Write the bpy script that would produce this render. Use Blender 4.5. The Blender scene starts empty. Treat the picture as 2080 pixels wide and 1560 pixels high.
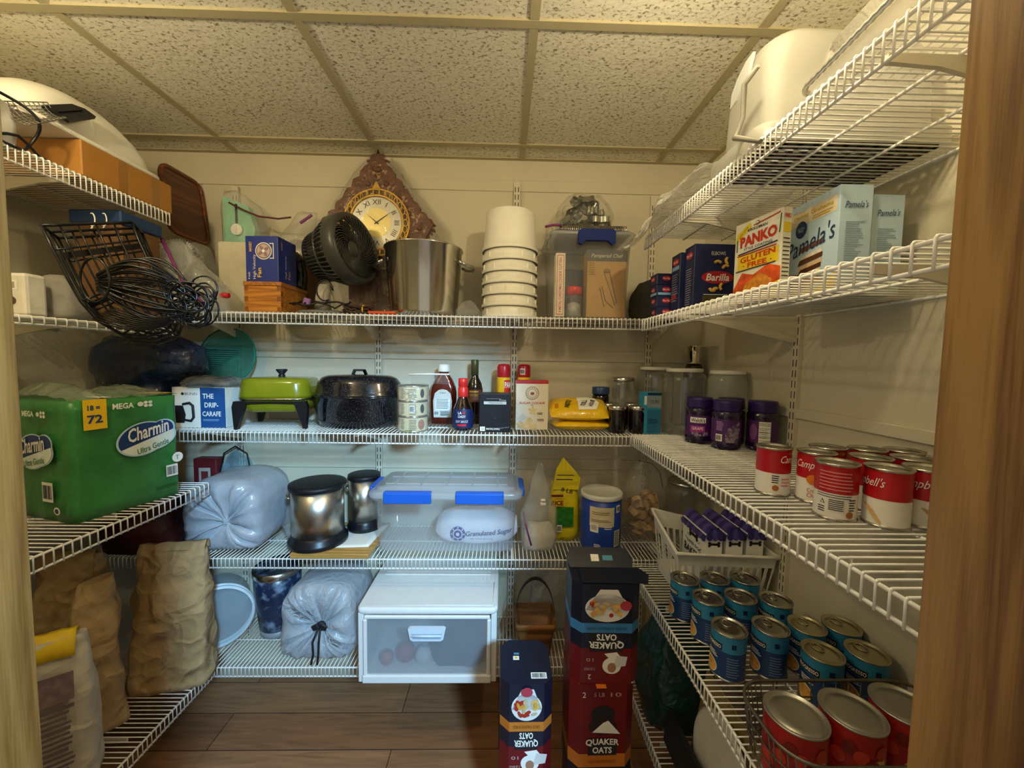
import bpy, bmesh, math, random
from mathutils import Vector, Matrix, noise
PI = math.pi
S = bpy.context.scene
C = S.collection
random.seed(7)
V = Vector

# ------------------------------------------------------------------ camera
FPX, CXP, CYP = 790.0, 1040.0, 780.0            # focal length and centre for a 2080 x 1560 frame
_d = V(((1024-CXP)/FPX, (730-CYP)/FPX, 1)).normalized()      # world +Y seen from the camera
_u = V((0.0140, -1, 0)); _u = (_u-_d*_u.dot(_d)).normalized() # world +Z
_x = _d.cross(-_u).normalized()
if _x.x < 0: _x = -_x
RW = Matrix((_x, _d, _u))                        # camera (x right, y down, z ahead) -> world
cd = bpy.data.cameras.new('camera'); cam = bpy.data.objects.new('camera', cd); C.objects.link(cam)
cd.sensor_fit = 'HORIZONTAL'; cd.sensor_width = 36; cd.lens = 36*FPX/2080; cd.clip_start = 0.01
cam.matrix_world = (RW @ Matrix(((1, 0, 0), (0, -1, 0), (0, 0, -1)))).to_4x4()
S.camera = cam
def ray(px, py): return RW @ V(((px-CXP)/FPX, (py-CYP)/FPX, 1))
def aY(px, py, Y): r = ray(px, py); return r*(Y/r.y)
def aZ(px, py, Z): r = ray(px, py); return r*(Z/r.z)
def aX(px, py, X): r = ray(px, py); return r*(X/r.x)

# ------------------------------------------------------------------ world, exposure
vs = S.view_settings
vs.view_transform = 'Standard'; vs.look = 'None'; vs.gamma = 1; vs.use_curve_mapping = False
vs.exposure = 0.15
S.cycles.max_bounces = 10; S.cycles.transparent_max_bounces = 24; S.cycles.caustics_reflective = False; S.cycles.caustics_refractive = False
S.cycles.sample_clamp_indirect = 4
W = bpy.data.worlds.new('world'); S.world = W; W.use_nodes = True
W.node_tree.nodes['Background'].inputs[0].default_value = (1.0, 0.91, 0.74, 1)
W.node_tree.nodes['Background'].inputs[1].default_value = 0.38
# cool lamp in the hall behind the doorway
ld = bpy.data.lights.new('hall_lamp', 'AREA'); ld.shape = 'DISK'; ld.size = 0.34; ld.energy = 172; ld.color = (0.34, 0.67, 1.0)
hl = bpy.data.objects.new('hall_lamp', ld); C.objects.link(hl)
hl.location = (0.92, -1.60, 1.20)
hl.rotation_euler = (V((-0.5, 1.6, -0.5))-hl.location).to_track_quat('-Z', 'Y').to_euler()
LAMPS = ((0.36, 0.62, 0.70, 'right'), (-1.00, 0.58, 0.70, 'left')); BULB_POWER = 300.0     # two warm bulbs under the ceiling, just out of frame

# ------------------------------------------------------------------ materials
def lin(h):
    h = h.lstrip('#'); o = []
    for i in (0, 2, 4):
        c = int(h[i:i+2], 16)/255
        o.append(c/12.92 if c <= 0.04045 else ((c+0.055)/1.055)**2.4)
    return (*o, 1)
_mc = {}
def mk(key):
    m = bpy.data.materials.new(key); m.use_nodes = True
    nt = m.node_tree; nt.nodes.clear()
    out = nt.nodes.new('ShaderNodeOutputMaterial')
    return m, nt, out
def noise_col(nt, base, amt, scale, vec=None, detail=3):
    tc = nt.nodes.new('ShaderNodeTexCoord'); nz = nt.nodes.new('ShaderNodeTexNoise')
    nz.inputs['Scale'].default_value = scale; nz.inputs['Detail'].default_value = detail
    nt.links.new(vec or tc.outputs['Object'], nz.inputs['Vector'])
    r = nt.nodes.new('ShaderNodeValToRGB')
    r.color_ramp.elements[0].position = .3; r.color_ramp.elements[1].position = .7
    r.color_ramp.elements[0].color = (*[c*(1-amt) for c in base[:3]], 1)
    r.color_ramp.elements[1].color = (*[min(1, c*(1+amt)) for c in base[:3]], 1)
    nt.links.new(nz.outputs['Fac'], r.inputs['Fac'])
    return r.outputs['Color'], nz
def mat(h, rough=.5, metal=0, amt=.06, scale=30, bump=0, bscale=60, coat=0, spec=.4, aniso=0, emit=0, sub=0):
    key = f'{h}_{rough}_{metal}_{amt}_{scale}_{bump}_{bscale}_{coat}_{spec}_{aniso}_{emit}'
    if key in _mc: return _mc[key]
    m, nt, out = mk('paint_'+h.lstrip('#'))
    p = nt.nodes.new('ShaderNodeBsdfPrincipled')
    base = lin(h)
    col, nz = noise_col(nt, base, amt, scale)
    nt.links.new(col, p.inputs['Base Color'])
    p.inputs['Roughness'].default_value = rough; p.inputs['Metallic'].default_value = metal
    p.inputs['Coat Weight'].default_value = coat; p.inputs['Specular IOR Level'].default_value = spec
    if aniso: p.inputs['Anisotropic'].default_value = aniso
    if emit:
        p.inputs['Emission Color'].default_value = base; p.inputs['Emission Strength'].default_value = emit
    if bump:
        n2 = nt.nodes.new('ShaderNodeTexNoise'); n2.inputs['Scale'].default_value = bscale; n2.inputs['Detail'].default_value = 4
        tc = nt.nodes.new('ShaderNodeTexCoord'); nt.links.new(tc.outputs['Object'], n2.inputs['Vector'])
        b = nt.nodes.new('ShaderNodeBump'); b.inputs['Strength'].default_value = bump; b.inputs['Distance'].default_value = .01
        nt.links.new(n2.outputs['Fac'], b.inputs['Height']); nt.links.new(b.outputs['Normal'], p.inputs['Normal'])
    nt.links.new(p.outputs[0], out.inputs[0])
    _mc[key] = m; return m
def film(h='#ffffff', alpha=.25, rough=.12, bump=.4, bscale=25, gloss=.9, name='film', edge=.5):
    """thin clear or milky plastic: straight-through light plus a milky body and a shine that grows at grazing angles"""
    key = f'film{h}{alpha}{rough}{bump}{bscale}{gloss}{edge}'
    if key in _mc: return _mc[key]
    m, nt, out = mk(name)
    N = nt.nodes; L = nt.links
    tr = N.new('ShaderNodeBsdfTransparent'); p = N.new('ShaderNodeBsdfPrincipled'); gl = N.new('ShaderNodeBsdfGlossy')
    p.inputs['Base Color'].default_value = lin(h); p.inputs['Roughness'].default_value = .5
    tl = N.new('ShaderNodeBsdfTranslucent'); tl.inputs[0].default_value = lin(h)
    body = N.new('ShaderNodeMixShader'); body.inputs[0].default_value = .4
    L.new(p.outputs[0], body.inputs[1]); L.new(tl.outputs[0], body.inputs[2])
    gl.inputs['Roughness'].default_value = rough; gl.inputs['Color'].default_value = (gloss, gloss, gloss, 1)
    nz = N.new('ShaderNodeTexNoise'); nz.inputs['Scale'].default_value = bscale; nz.inputs['Detail'].default_value = 3; nz.inputs['Distortion'].default_value = .6
    tc = N.new('ShaderNodeTexCoord'); L.new(tc.outputs['Object'], nz.inputs['Vector'])
    b = N.new('ShaderNodeBump'); b.inputs['Strength'].default_value = bump; b.inputs['Distance'].default_value = .02
    L.new(nz.outputs['Fac'], b.inputs['Height'])
    if bump: L.new(b.outputs['Normal'], gl.inputs['Normal']); L.new(b.outputs['Normal'], p.inputs['Normal'])
    lw = N.new('ShaderNodeLayerWeight'); lw.inputs['Blend'].default_value = .5
    if bump: L.new(b.outputs['Normal'], lw.inputs['Normal'])
    a = N.new('ShaderNodeMixShader'); a.inputs[0].default_value = alpha
    L.new(tr.outputs[0], a.inputs[1]); L.new(body.outputs[0], a.inputs[2])
    mm = N.new('ShaderNodeMath'); mm.operation = 'MULTIPLY'; mm.inputs[1].default_value = edge
    pw = N.new('ShaderNodeMath'); pw.operation = 'POWER'; pw.inputs[1].default_value = 3.2; L.new(lw.outputs['Facing'], pw.inputs[0])
    ad = N.new('ShaderNodeMath'); ad.operation = 'ADD'; ad.inputs[1].default_value = .05; L.new(pw.outputs[0], ad.inputs[0]); L.new(ad.outputs[0], mm.inputs[0])
    f = N.new('ShaderNodeMixShader'); L.new(mm.outputs[0], f.inputs[0]); L.new(a.outputs[0], f.inputs[1]); L.new(gl.outputs[0], f.inputs[2])
    L.new(f.outputs[0], out.inputs[0])
    _mc[key] = m; return m
def wood(h1, h2, axis='Z', scale=6, rough=.45, stretch=14, ring=.5):
    key = f'wood{h1}{h2}{axis}{scale}{stretch}{ring}{rough}'
    if key in _mc: return _mc[key]
    m, nt, out = mk('wood'); N = nt.nodes; L = nt.links
    p = N.new('ShaderNodeBsdfPrincipled'); p.inputs['Roughness'].default_value = rough
    tc = N.new('ShaderNodeTexCoord'); mp = N.new('ShaderNodeMapping')
    s = [stretch]*3; s['XYZ'.index(axis)] = .9
    mp.inputs['Scale'].default_value = s
    L.new(tc.outputs['Object'], mp.inputs['Vector'])
    n1 = N.new('ShaderNodeTexNoise'); n1.inputs['Scale'].default_value = scale*.25; n1.inputs['Detail'].default_value = 2; n1.inputs['Distortion'].default_value = .6
    L.new(mp.outputs[0], n1.inputs['Vector'])
    mu = N.new('ShaderNodeMath'); mu.operation = 'MULTIPLY'; mu.inputs[1].default_value = 22*ring
    L.new(n1.outputs['Fac'], mu.inputs[0])
    fr = N.new('ShaderNodeMath'); fr.operation = 'PINGPONG'; fr.inputs[1].default_value = 1
    L.new(mu.outputs[0], fr.inputs[0])
    n2 = N.new('ShaderNodeTexNoise'); n2.inputs['Scale'].default_value = scale*4; n2.inputs['Detail'].default_value = 5
    L.new(mp.outputs[0], n2.inputs['Vector'])
    mx = N.new('ShaderNodeMix'); mx.data_type = 'FLOAT'; mx.inputs[0].default_value = .45
    L.new(fr.outputs[0], mx.inputs[2]); L.new(n2.outputs['Fac'], mx.inputs[3])
    r = N.new('ShaderNodeValToRGB'); r.color_ramp.elements[0].color = lin(h2); r.color_ramp.elements[1].color = lin(h1)
    r.color_ramp.elements[0].position = .2; r.color_ramp.elements[1].position = .7
    L.new(mx.outputs[0], r.inputs['Fac']); L.new(r.outputs['Color'], p.inputs['Base Color'])
    b = N.new('ShaderNodeBump'); b.inputs['Strength'].default_value = .15; b.inputs['Distance'].default_value = .003
    L.new(mx.outputs[0], b.inputs['Height']); L.new(b.outputs['Normal'], p.inputs['Normal'])
    L.new(p.outputs[0], out.inputs[0]); _mc[key] = m; return m

def tile_mat():
    m, nt, out = mk('ceiling_tile'); N = nt.nodes; L = nt.links
    p = N.new('ShaderNodeBsdfPrincipled'); p.inputs['Roughness'].default_value = .95; p.inputs['Specular IOR Level'].default_value = .1
    tc = N.new('ShaderNodeTexCoord')
    v = N.new('ShaderNodeTexNoise'); v.inputs['Scale'].default_value = 120; v.inputs['Detail'].default_value = 2.6; v.inputs['Distortion'].default_value = .5; v.inputs['Roughness'].default_value = .55
    mp = N.new('ShaderNodeMapping'); mp.inputs['Scale'].default_value = (.75, 1.2, 1); mp.inputs['Rotation'].default_value = (0, 0, .5)
    L.new(tc.outputs['Object'], mp.inputs['Vector']); L.new(mp.outputs[0], v.inputs['Vector'])
    r = N.new('ShaderNodeValToRGB'); r.color_ramp.elements[0].position = .33; r.color_ramp.elements[1].position = .46
    r.color_ramp.elements[0].color = lin('#8f866e'); r.color_ramp.elements[1].color = lin('#e9e4d2')
    L.new(v.outputs['Fac'], r.inputs['Fac']); L.new(r.outputs['Color'], p.inputs['Base Color'])
    n = N.new('ShaderNodeTexNoise'); n.inputs['Scale'].default_value = 70; n.inputs['Detail'].default_value = 4; L.new(tc.outputs['Object'], n.inputs['Vector'])
    b = N.new('ShaderNodeBump'); b.inputs['Strength'].default_value = .5; b.inputs['Distance'].default_value = .004
    L.new(n.outputs['Fac'], b.inputs['Height']); L.new(b.outputs['Normal'], p.inputs['Normal']); L.new(p.outputs[0], out.inputs[0]); return m
def floor_mat():
    m, nt, out = mk('floor_planks'); N = nt.nodes; L = nt.links
    p = N.new('ShaderNodeBsdfPrincipled'); p.inputs['Roughness'].default_value = .5
    tc = N.new('ShaderNodeTexCoord')
    br = N.new('ShaderNodeTexBrick'); br.inputs['Scale'].default_value = 1; br.inputs['Brick Width'].default_value = 1.1; br.inputs['Row Height'].default_value = .155
    br.inputs['Mortar Size'].default_value = .0015; br.offset = .37
    br.inputs['Color1'].default_value = lin('#a87c56'); br.inputs['Color2'].default_value = lin('#82593c'); br.inputs['Mortar'].default_value = lin('#241a15')
    mp0 = N.new('ShaderNodeMapping'); mp0.inputs['Rotation'].default_value = (0, 0, 0); L.new(tc.outputs['Object'], mp0.inputs['Vector']); L.new(mp0.outputs[0], br.inputs['Vector'])
    mp = N.new('ShaderNodeMapping'); mp.inputs['Scale'].default_value = (2, 22, 1); L.new(tc.outputs['Object'], mp.inputs['Vector'])
    n = N.new('ShaderNodeTexNoise'); n.inputs['Scale'].default_value = 2.2; n.inputs['Detail'].default_value = 6; n.inputs['Distortion'].default_value = .8
    L.new(mp.outputs[0], n.inputs['Vector'])
    mx = N.new('ShaderNodeMix'); mx.data_type = 'RGBA'; mx.blend_type = 'MULTIPLY'; mx.inputs[0].default_value = .55
    rr = N.new('ShaderNodeValToRGB'); rr.color_ramp.elements[0].position = .3; rr.color_ramp.elements[0].color = (.35, .33, .32, 1); rr.color_ramp.elements[1].position = .7; rr.color_ramp.elements[1].color = (1.2, 1.1, 1, 1)
    L.new(n.outputs['Fac'], rr.inputs['Fac'])
    L.new(br.outputs['Color'], mx.inputs[6]); L.new(rr.outputs['Color'], mx.inputs[7]); L.new(mx.outputs[2], p.inputs['Base Color'])
    L.new(p.outputs[0], out.inputs[0]); return m

def crumple(h, sc=13, strength=.7, rough=.8, name='crumpled_paper'):
    m, nt, out = mk(name); N = nt.nodes; L = nt.links; p = N.new('ShaderNodeBsdfPrincipled'); p.inputs['Roughness'].default_value = rough
    col, nz = noise_col(nt, lin(h), .10, 7); L.new(col, p.inputs['Base Color'])
    tc = N.new('ShaderNodeTexCoord'); w = N.new('ShaderNodeTexNoise'); w.inputs['Scale'].default_value = 6; w.inputs['Detail'].default_value = 3
    L.new(tc.outputs['Object'], w.inputs['Vector'])
    mx = N.new('ShaderNodeMix'); mx.data_type = 'VECTOR'; mx.inputs[0].default_value = .12
    L.new(tc.outputs['Object'], mx.inputs[4]); L.new(w.outputs['Color'], mx.inputs[5])
    v1 = N.new('ShaderNodeTexVoronoi'); v1.inputs['Scale'].default_value = sc; v2 = N.new('ShaderNodeTexVoronoi'); v2.inputs['Scale'].default_value = sc*2.4
    v3 = N.new('ShaderNodeTexVoronoi'); v3.feature = 'DISTANCE_TO_EDGE'; v3.inputs['Scale'].default_value = sc*.8
    mn = N.new('ShaderNodeMath'); mn.operation = 'MINIMUM'; mn.inputs[1].default_value = .07; L.new(mx.outputs[1], v3.inputs['Vector']); L.new(v3.outputs['Distance'], mn.inputs[0])
    L.new(mx.outputs[1], v1.inputs['Vector']); L.new(mx.outputs[1], v2.inputs['Vector'])
    ad = N.new('ShaderNodeMath'); ad.operation = 'MULTIPLY_ADD'; ad.inputs[1].default_value = .4
    L.new(v2.outputs['Distance'], ad.inputs[0]); L.new(v1.outputs['Distance'], ad.inputs[2])
    b = N.new('ShaderNodeBump'); b.inputs['Strength'].default_value = strength; b.inputs['Distance'].default_value = .045
    a2 = N.new('ShaderNodeMath'); a2.operation = 'MULTIPLY_ADD'; a2.inputs[1].default_value = -2.0; L.new(mn.outputs[0], a2.inputs[0]); L.new(ad.outputs[0], a2.inputs[2])
    L.new(a2.outputs[0], b.inputs['Height']); L.new(b.outputs['Normal'], p.inputs['Normal']); L.new(p.outputs[0], out.inputs[0]); return m

# ------------------------------------------------------------------ mesh builder
class MB:
    def __init__(s): s.v = []; s.f = []; s.fm = []; s.sm = []; s.mats = []; s.cur = 0
    def m(s, mt):
        if mt not in s.mats: s.mats.append(mt)
        s.cur = s.mats.index(mt); return s
    def add(s, vs, fs, smooth=False):
        b = len(s.v); s.v += [V(p) for p in vs]
        for f in fs: s.f.append([i+b for i in f]); s.fm.append(s.cur); s.sm.append(smooth)
        return b
    def box(s, c, sz, bev=0, seg=2, rot=None):
        if not bev:
            x, y, z = [q/2 for q in sz]
            vs = [V((a*x, b*y, d*z)) for a in (-1, 1) for b in (-1, 1) for d in (-1, 1)]
            fs = [(0, 1, 3, 2), (4, 6, 7, 5), (0, 4, 5, 1), (2, 3, 7, 6), (0, 2, 6, 4), (1, 5, 7, 3)]; smo = False
        else:
            bm = bmesh.new(); bmesh.ops.create_cube(bm, size=1)
            for v in bm.verts: v.co = V((v.co.x*sz[0], v.co.y*sz[1], v.co.z*sz[2]))
            bmesh.ops.bevel(bm, geom=bm.edges[:], offset=bev, segments=seg, affect='EDGES', profile=.5)
            bm.verts.index_update(); vs = [v.co.copy() for v in bm.verts]; fs = [[v.index for v in f.verts] for f in bm.faces]; bm.free(); smo = False
        if rot is not None: vs = [rot @ v for v in vs]
        c = V(c); return s.add([v+c for v in vs], fs, smo)
    def loft(s, rings, cap0=True, cap1=True, smooth=True, closed=True):
        n = len(rings[0]); vs = [p for r in rings for p in r]; fs = []
        for i in range(len(rings)-1):
            for j in range(n if closed else n-1):
                k = (j+1) % n; fs.append((i*n+j, i*n+k, (i+1)*n+k, (i+1)*n+j))
        b = s.add(vs, fs, smooth)
        if cap0: s.f.append([b+j for j in range(n)][::-1]); s.fm.append(s.cur); s.sm.append(False)
        if cap1: s.f.append([b+(len(rings)-1)*n+j for j in range(n)]); s.fm.append(s.cur); s.sm.append(False)
        return b
    def lathe(s, prof, n=32, c=(0, 0, 0), sx=1, sy=1, cap0=True, cap1=True, smooth=True, rot=None, fn=None):
        c = V(c); rings = []
        for r, z in prof:
            ring = []
            for j in range(n):
                a = 2*PI*j/n; q = V((r*sx*math.cos(a), r*sy*math.sin(a), z))
                if fn: q = fn(q, a)
                if rot is not None: q = rot @ q
                ring.append(q+c)
            rings.append(ring)
        return s.loft(rings, cap0, cap1, smooth)
    def cyl(s, c, r, h, n=24, rot=None, smooth=True):
        return s.lathe([(r, 0), (r, h)], n, c, rot=rot, smooth=smooth)
    def tube(s, pts, r, n=6, closed=False, cap=True):
        pts = [V(p) for p in pts]; L = len(pts); rings = []; up = None
        for i, p in enumerate(pts):
            a = pts[i-1] if (i or closed) else p; b = pts[(i+1) % L] if (i < L-1 or closed) else p
            t = (b-a)
            if t.length < 1e-9: t = V((0, 0, 1))
            t.normalize()
            if up is None:
                up = V((0, 0, 1)) if abs(t.z) < .9 else V((1, 0, 0))
            u = up-t*up.dot(t)
            if u.length < 1e-6: u = t.orthogonal()
            u.normalize(); up = u; w = t.cross(u)
            k = 1.0
            if 0 < i < L-1 or closed:
                d1 = (p-pts[i-1]); d2 = (pts[(i+1) % L]-p)
                if d1.length > 1e-9 and d2.length > 1e-9:
                    k = 1/max(.55, math.cos(d1.angle(d2)/2))
            rings.append([p+(u*math.cos(2*PI*j/n)+w*math.sin(2*PI*j/n))*r*k for j in range(n)])
        if closed: rings.append(rings[0])
        return s.loft(rings, cap and not closed, cap and not closed, True)
    def grid(s, fn, nu, nv, smooth=True):
        vs = [V(fn(i/nu, j/nv)) for j in range(nv+1) for i in range(nu+1)]
        fs = [(j*(nu+1)+i, j*(nu+1)+i+1, (j+1)*(nu+1)+i+1, (j+1)*(nu+1)+i) for j in range(nv) for i in range(nu)]
        return s.add(vs, fs, smooth)
    def prism(s, pts, mp, d0, d1):
        """outline pts (x, y) in the flat map mp, from depth d0 to d1"""
        n = len(pts); vs = [mp(x, y, d0) for x, y in pts]+[mp(x, y, d1) for x, y in pts]
        fs = [list(range(n))[::-1], [n+i for i in range(n)]]+[(i, (i+1) % n, n+(i+1) % n, n+i) for i in range(n)]
        return s.add(vs, fs)
    def poly(s, mp, pts, mt, off=.0006, rings=1):
        s.m(mt)
        if getattr(mp, 'curved', False):               # follow the curve: split long edges
            q_ = []
            for i, a in enumerate(pts):
                b = pts[(i+1) % len(pts)]; k = max(1, int(math.hypot(b[0]-a[0], b[1]-a[1])/.008))
                q_ += [(a[0]+(b[0]-a[0])*t/k, a[1]+(b[1]-a[1])*t/k) for t in range(k)]
            pts = q_
        cx = sum(p[0] for p in pts)/len(pts); cy = sum(p[1] for p in pts)/len(pts); n = len(pts)
        if rings == 1 and not getattr(mp, 'curved', False):
            s.add([mp(x, y, off) for x, y in pts], [list(range(n))]); return
        K = max(rings, 4); vs = [mp(cx, cy, off)]; fs = []
        for k in range(1, K+1):
            vs += [mp(cx+(x-cx)*k/K, cy+(y-cy)*k/K, off) for x, y in pts]
        for j in range(n):
            q = (j+1) % n; fs.append((0, 1+j, 1+q))
            for k in range(K-1): fs.append((1+k*n+j, 1+(k+1)*n+j, 1+(k+1)*n+q, 1+k*n+q))
        s.add(vs, fs)
    def rect(s, mp, x, y, w, h, mt, off=.0006):
        """rectangle centred on x, y"""
        s.m(mt); k = max(1, int(w/.006)) if getattr(mp, 'curved', False) else 1
        vs = []; fs = []
        for i in range(k+1):
            q = x-w/2+w*i/k; vs += [mp(q, y-h/2, off), mp(q, y+h/2, off)]
        for i in range(k): fs.append((2*i, 2*i+2, 2*i+3, 2*i+1))
        s.add(vs, fs)
    def oval(s, mp, x, y, rx, ry, mt, off=.0006, n=24, a=0):
        s.poly(mp, [(x+rx*math.cos(2*PI*i/n)*math.cos(a)-ry*math.sin(2*PI*i/n)*math.sin(a), y+rx*math.cos(2*PI*i/n)*math.sin(a)+ry*math.sin(2*PI*i/n)*math.cos(a)) for i in range(n)], mt, off)
    def text(s, mp, st, x, y, mt, h=None, w=None, off=.0012, shear=0, rot=0, bold=0, arc=0):
        """words centred on x, y, cap height h and/or width w"""
        vs, fs, tw, th = text_geo(st, shear, bold); s.m(mt)
        sy = h/th if h else None; sx = w/tw if w else None
        if sx is None: sx = sy
        if sy is None: sy = sx
        c, n = math.cos(rot), math.sin(rot); o = []
        for a, b in vs:
            a *= sx; b *= sy
            b += arc*a*a
            o.append(mp(x+a*c-b*n, y+a*n+b*c, off))
        s.add(o, fs)
    def lines(s, mp, x, y, w, h, n, mt, off=.0012, fill=.45, ragged=.25):
        """n rows of small print in a block centred on x, y"""
        rnd = random.Random(int((x+y+w)*1e5)+n)
        for i in range(n):
            q = w*(1-ragged*rnd.random()); s.rect(mp, x-(w-q)/2, y+h/2-h*(i+.5)/n, q, h/n*fill, mt, off)
    def barcode(s, mp, x, y, w, h, wm, bm, off=.0012):
        s.rect(mp, x, y, w, h, wm, off); rnd = random.Random(5); q = x-w*.42
        while q < x+w*.42:
            t = w*rnd.choice((.015, .03, .045)); s.rect(mp, q+t/2, y, t, h*.7, bm, off+.0005); q += t+w*rnd.choice((.02, .035))
    def warp(s, fn, b=0):
        for i in range(b, len(s.v)): s.v[i] = V(fn(s.v[i]))
        return s
    def build(s, name, mt=None, parent=None, loc=None, rz=0, label=None, solid=0):
        me = bpy.data.meshes.new(name); me.from_pydata([tuple(p) for p in s.v], [], s.f)
        ms = s.mats if s.mats else [mt]
        for q in ms: me.materials.append(q)
        if len(ms) > 1: me.polygons.foreach_set('material_index', s.fm)
        me.polygons.foreach_set('use_smooth', s.sm); me.update()
        o = bpy.data.objects.new(name, me); C.objects.link(o)
        if parent: o.parent = parent
        if loc is not None: o.location = loc
        if rz: o.rotation_euler = (0, 0, rz)
        if label: o['label'] = label
        if solid:
            md = o.modifiers.new('wall', 'SOLIDIFY'); md.thickness = solid
        return o

_tg = {}
def text_geo(st, shear=0, bold=0):
    k = (st, shear, bold)
    if k in _tg: return _tg[k]
    cu = bpy.data.curves.new('lettering', 'FONT'); cu.body = st; cu.shear = shear; cu.offset = bold; cu.resolution_u = 2
    ob = bpy.data.objects.new('lettering', cu); me = ob.to_mesh()
    vs = [(v.co.x, v.co.y) for v in me.vertices]; fs = [list(p.vertices) for p in me.polygons]
    ob.to_mesh_clear(); bpy.data.objects.remove(ob); bpy.data.curves.remove(cu)
    x0 = min(v[0] for v in vs); x1 = max(v[0] for v in vs); y0 = min(v[1] for v in vs); y1 = max(v[1] for v in vs)
    vs = [(a-(x0+x1)/2, b-(y0+y1)/2) for a, b in vs]
    _tg[k] = (vs, fs, x1-x0, max(y1-y0, 1e-3)); return _tg[k]

def flat(o, u, v):
    o, u, v = V(o), V(u).normalized(), V(v).normalized(); n = u.cross(v)
    return lambda x, y, d=0: o+u*x+v*y+n*d
def front(x0, y, z0): return flat((x0, y, z0), (1, 0, 0), (0, 0, 1))       # faces -Y, origin lower left
def leftf(x, y1, z0): return flat((x, y1, z0), (0, -1, 0), (0, 0, 1))      # faces -X, origin far lower corner
def rightf(x, y0, z0): return flat((x, y0, z0), (0, 1, 0), (0, 0, 1))      # faces +X
def topf(x0, y0, z): return flat((x0, y0, z), (1, 0, 0), (0, 1, 0))
def curved(R, a0=0, c=(0, 0, 0), sy=1):
    """label wrapped round a can: x runs round from the angle a0 (0 faces -Y), y is height"""
    c = V(c)
    def f(x, y, d=0):
        a = a0+x/R; return c+V(((R+d)*math.sin(a), -(R+d)*math.cos(a)*sy, y))
    f.curved = True; return f
def rrect(w, d, r, n=4, z=0, cx=0, cy=0):
    o = []
    for sx, sy, a0 in ((1, 1, 0), (-1, 1, 90), (-1, -1, 180), (1, -1, 270)):
        for i in range(n+1):
            a = math.radians(a0+90*i/n); o.append(V((cx+sx*(w/2-r)+r*math.cos(a), cy+sy*(d/2-r)+r*math.sin(a), z)))
    return o
def ns(p, sc, amp, seed=0): return noise.noise_vector(V(p)*sc+V((seed*7.3, seed*3.1, seed*1.7)))*amp
def Rz(a): return Matrix.Rotation(a, 3, 'Z')
def Rx(a): return Matrix.Rotation(a, 3, 'X')
def Ry(a): return Matrix.Rotation(a, 3, 'Y')

# ------------------------------------------------------------------ things and parts
def tag(o, label, cat, group=None, kind=None):
    o['label'] = label; o['category'] = cat
    if group: o['group'] = group
    if kind: o['kind'] = kind
    return o
def thing(name, label, cat, loc=(0, 0, 0), rz=0, group=None):
    o = bpy.data.objects.new(name, None); o.empty_display_size = .05; C.objects.link(o)
    o.location = loc; o.rotation_euler = (0, 0, rz); return tag(o, label, cat, group)
def struct(mb, name, mt, label=None):
    o = mb.build(name, mt); o['kind'] = 'structure'
    if label: o['label'] = label
    return o
def copy_tree(o, loc, rz=0, label=None, group=None):
    def cp(a, par):
        c = a.copy(); C.objects.link(c)
        if par: c.parent = par
        for ch in kids[a.name]: cp(ch, c)
        return c
    kids = {}
    def walk(a):
        kids[a.name] = list(a.children)
        for ch in kids[a.name]: walk(ch)
    walk(o); r = cp(o, None); r.location = loc; r.rotation_euler = (0, 0, rz)
    if label: r['label'] = label
    if group: r['group'] = group
    return r

# ------------------------------------------------------------------ the room
XL, XR, YB, YF, ZF, ZC = -1.60, .887, 1.75, .30, -1.485, .868
WHITE = mat('#f1efe8', .4)
WALLM = mat('#cfc6ad', .55, amt=.03, scale=4, bump=.12, bscale=180)
TRIMM = mat('#d6cdb6', .5, amt=.02)
mb = MB(); mb.box(((XL+XR)/2, .2, ZF-.03), (XR-XL+.2, 3.4, .06)); struct(mb, 'floor', floor_mat())
mb = MB(); mb.box(((XL+XR)/2, (YB+YF)/2, ZC+.03), (XR-XL+.2, YB-YF+.3, .06)); struct(mb, 'ceiling', tile_mat())
mb = MB(); mb.box(((XL+XR)/2, YB+.04, (ZF+ZC)/2), (XR-XL+.16, .08, ZC-ZF+.02)); struct(mb, 'wall_back', WALLM)
mb = MB(); mb.box((XL-.04, (YB+YF)/2, (ZF+ZC)/2), (.08, YB-YF+.1, ZC-ZF+.02)); struct(mb, 'wall_left', WALLM)
mb = MB(); mb.box((XR+.04, (YB+YF)/2, (ZF+ZC)/2), (.08, YB-YF+.1, ZC-ZF+.02)); struct(mb, 'wall_right', WALLM)
JL, JR, HD = -.438, .412, .53
mb = MB()
mb.box(((XL+JL-.02)/2, YF, (ZF+ZC)/2), (JL-.02-XL, .1, ZC-ZF))
mb.box(((XR+JR+.02)/2, YF, (ZF+ZC)/2), (XR-JR-.02, .1, ZC-ZF))
mb.box(((JL+JR)/2, YF, (HD+.02+ZC)/2), (JR-JL+.04, .1, ZC-HD-.02)); struct(mb, 'wall_front', WALLM)
OAK = wood('#a27a42', '#6f4b20', 'Z', 6, .45, 24, .22)
for k, x in ((1, JL-.01), (2, JR+.01)):
    mb = MB(); mb.box((0, 0, 0), (.02, .12, HD-ZF), .001, 1); o = struct(mb, f'trim_{k}', OAK); o.location = (x, .30, (ZF+HD)/2)
mb = MB(); mb.box(((JL+JR)/2, .30, HD+.01), (JR-JL+.04, .12, .02)); struct(mb, 'trim_3', OAK)
# door stop along the right jamb
mb = MB(); mb.box((0, 0, 0), (.012, .036, HD-ZF), .002, 1); o = struct(mb, 'trim_4', wood('#85602f', '#5a3a18', 'Z', 6, .45, 24, .22)); o.location = (JR-.006, .262, (ZF+HD)/2)
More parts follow.
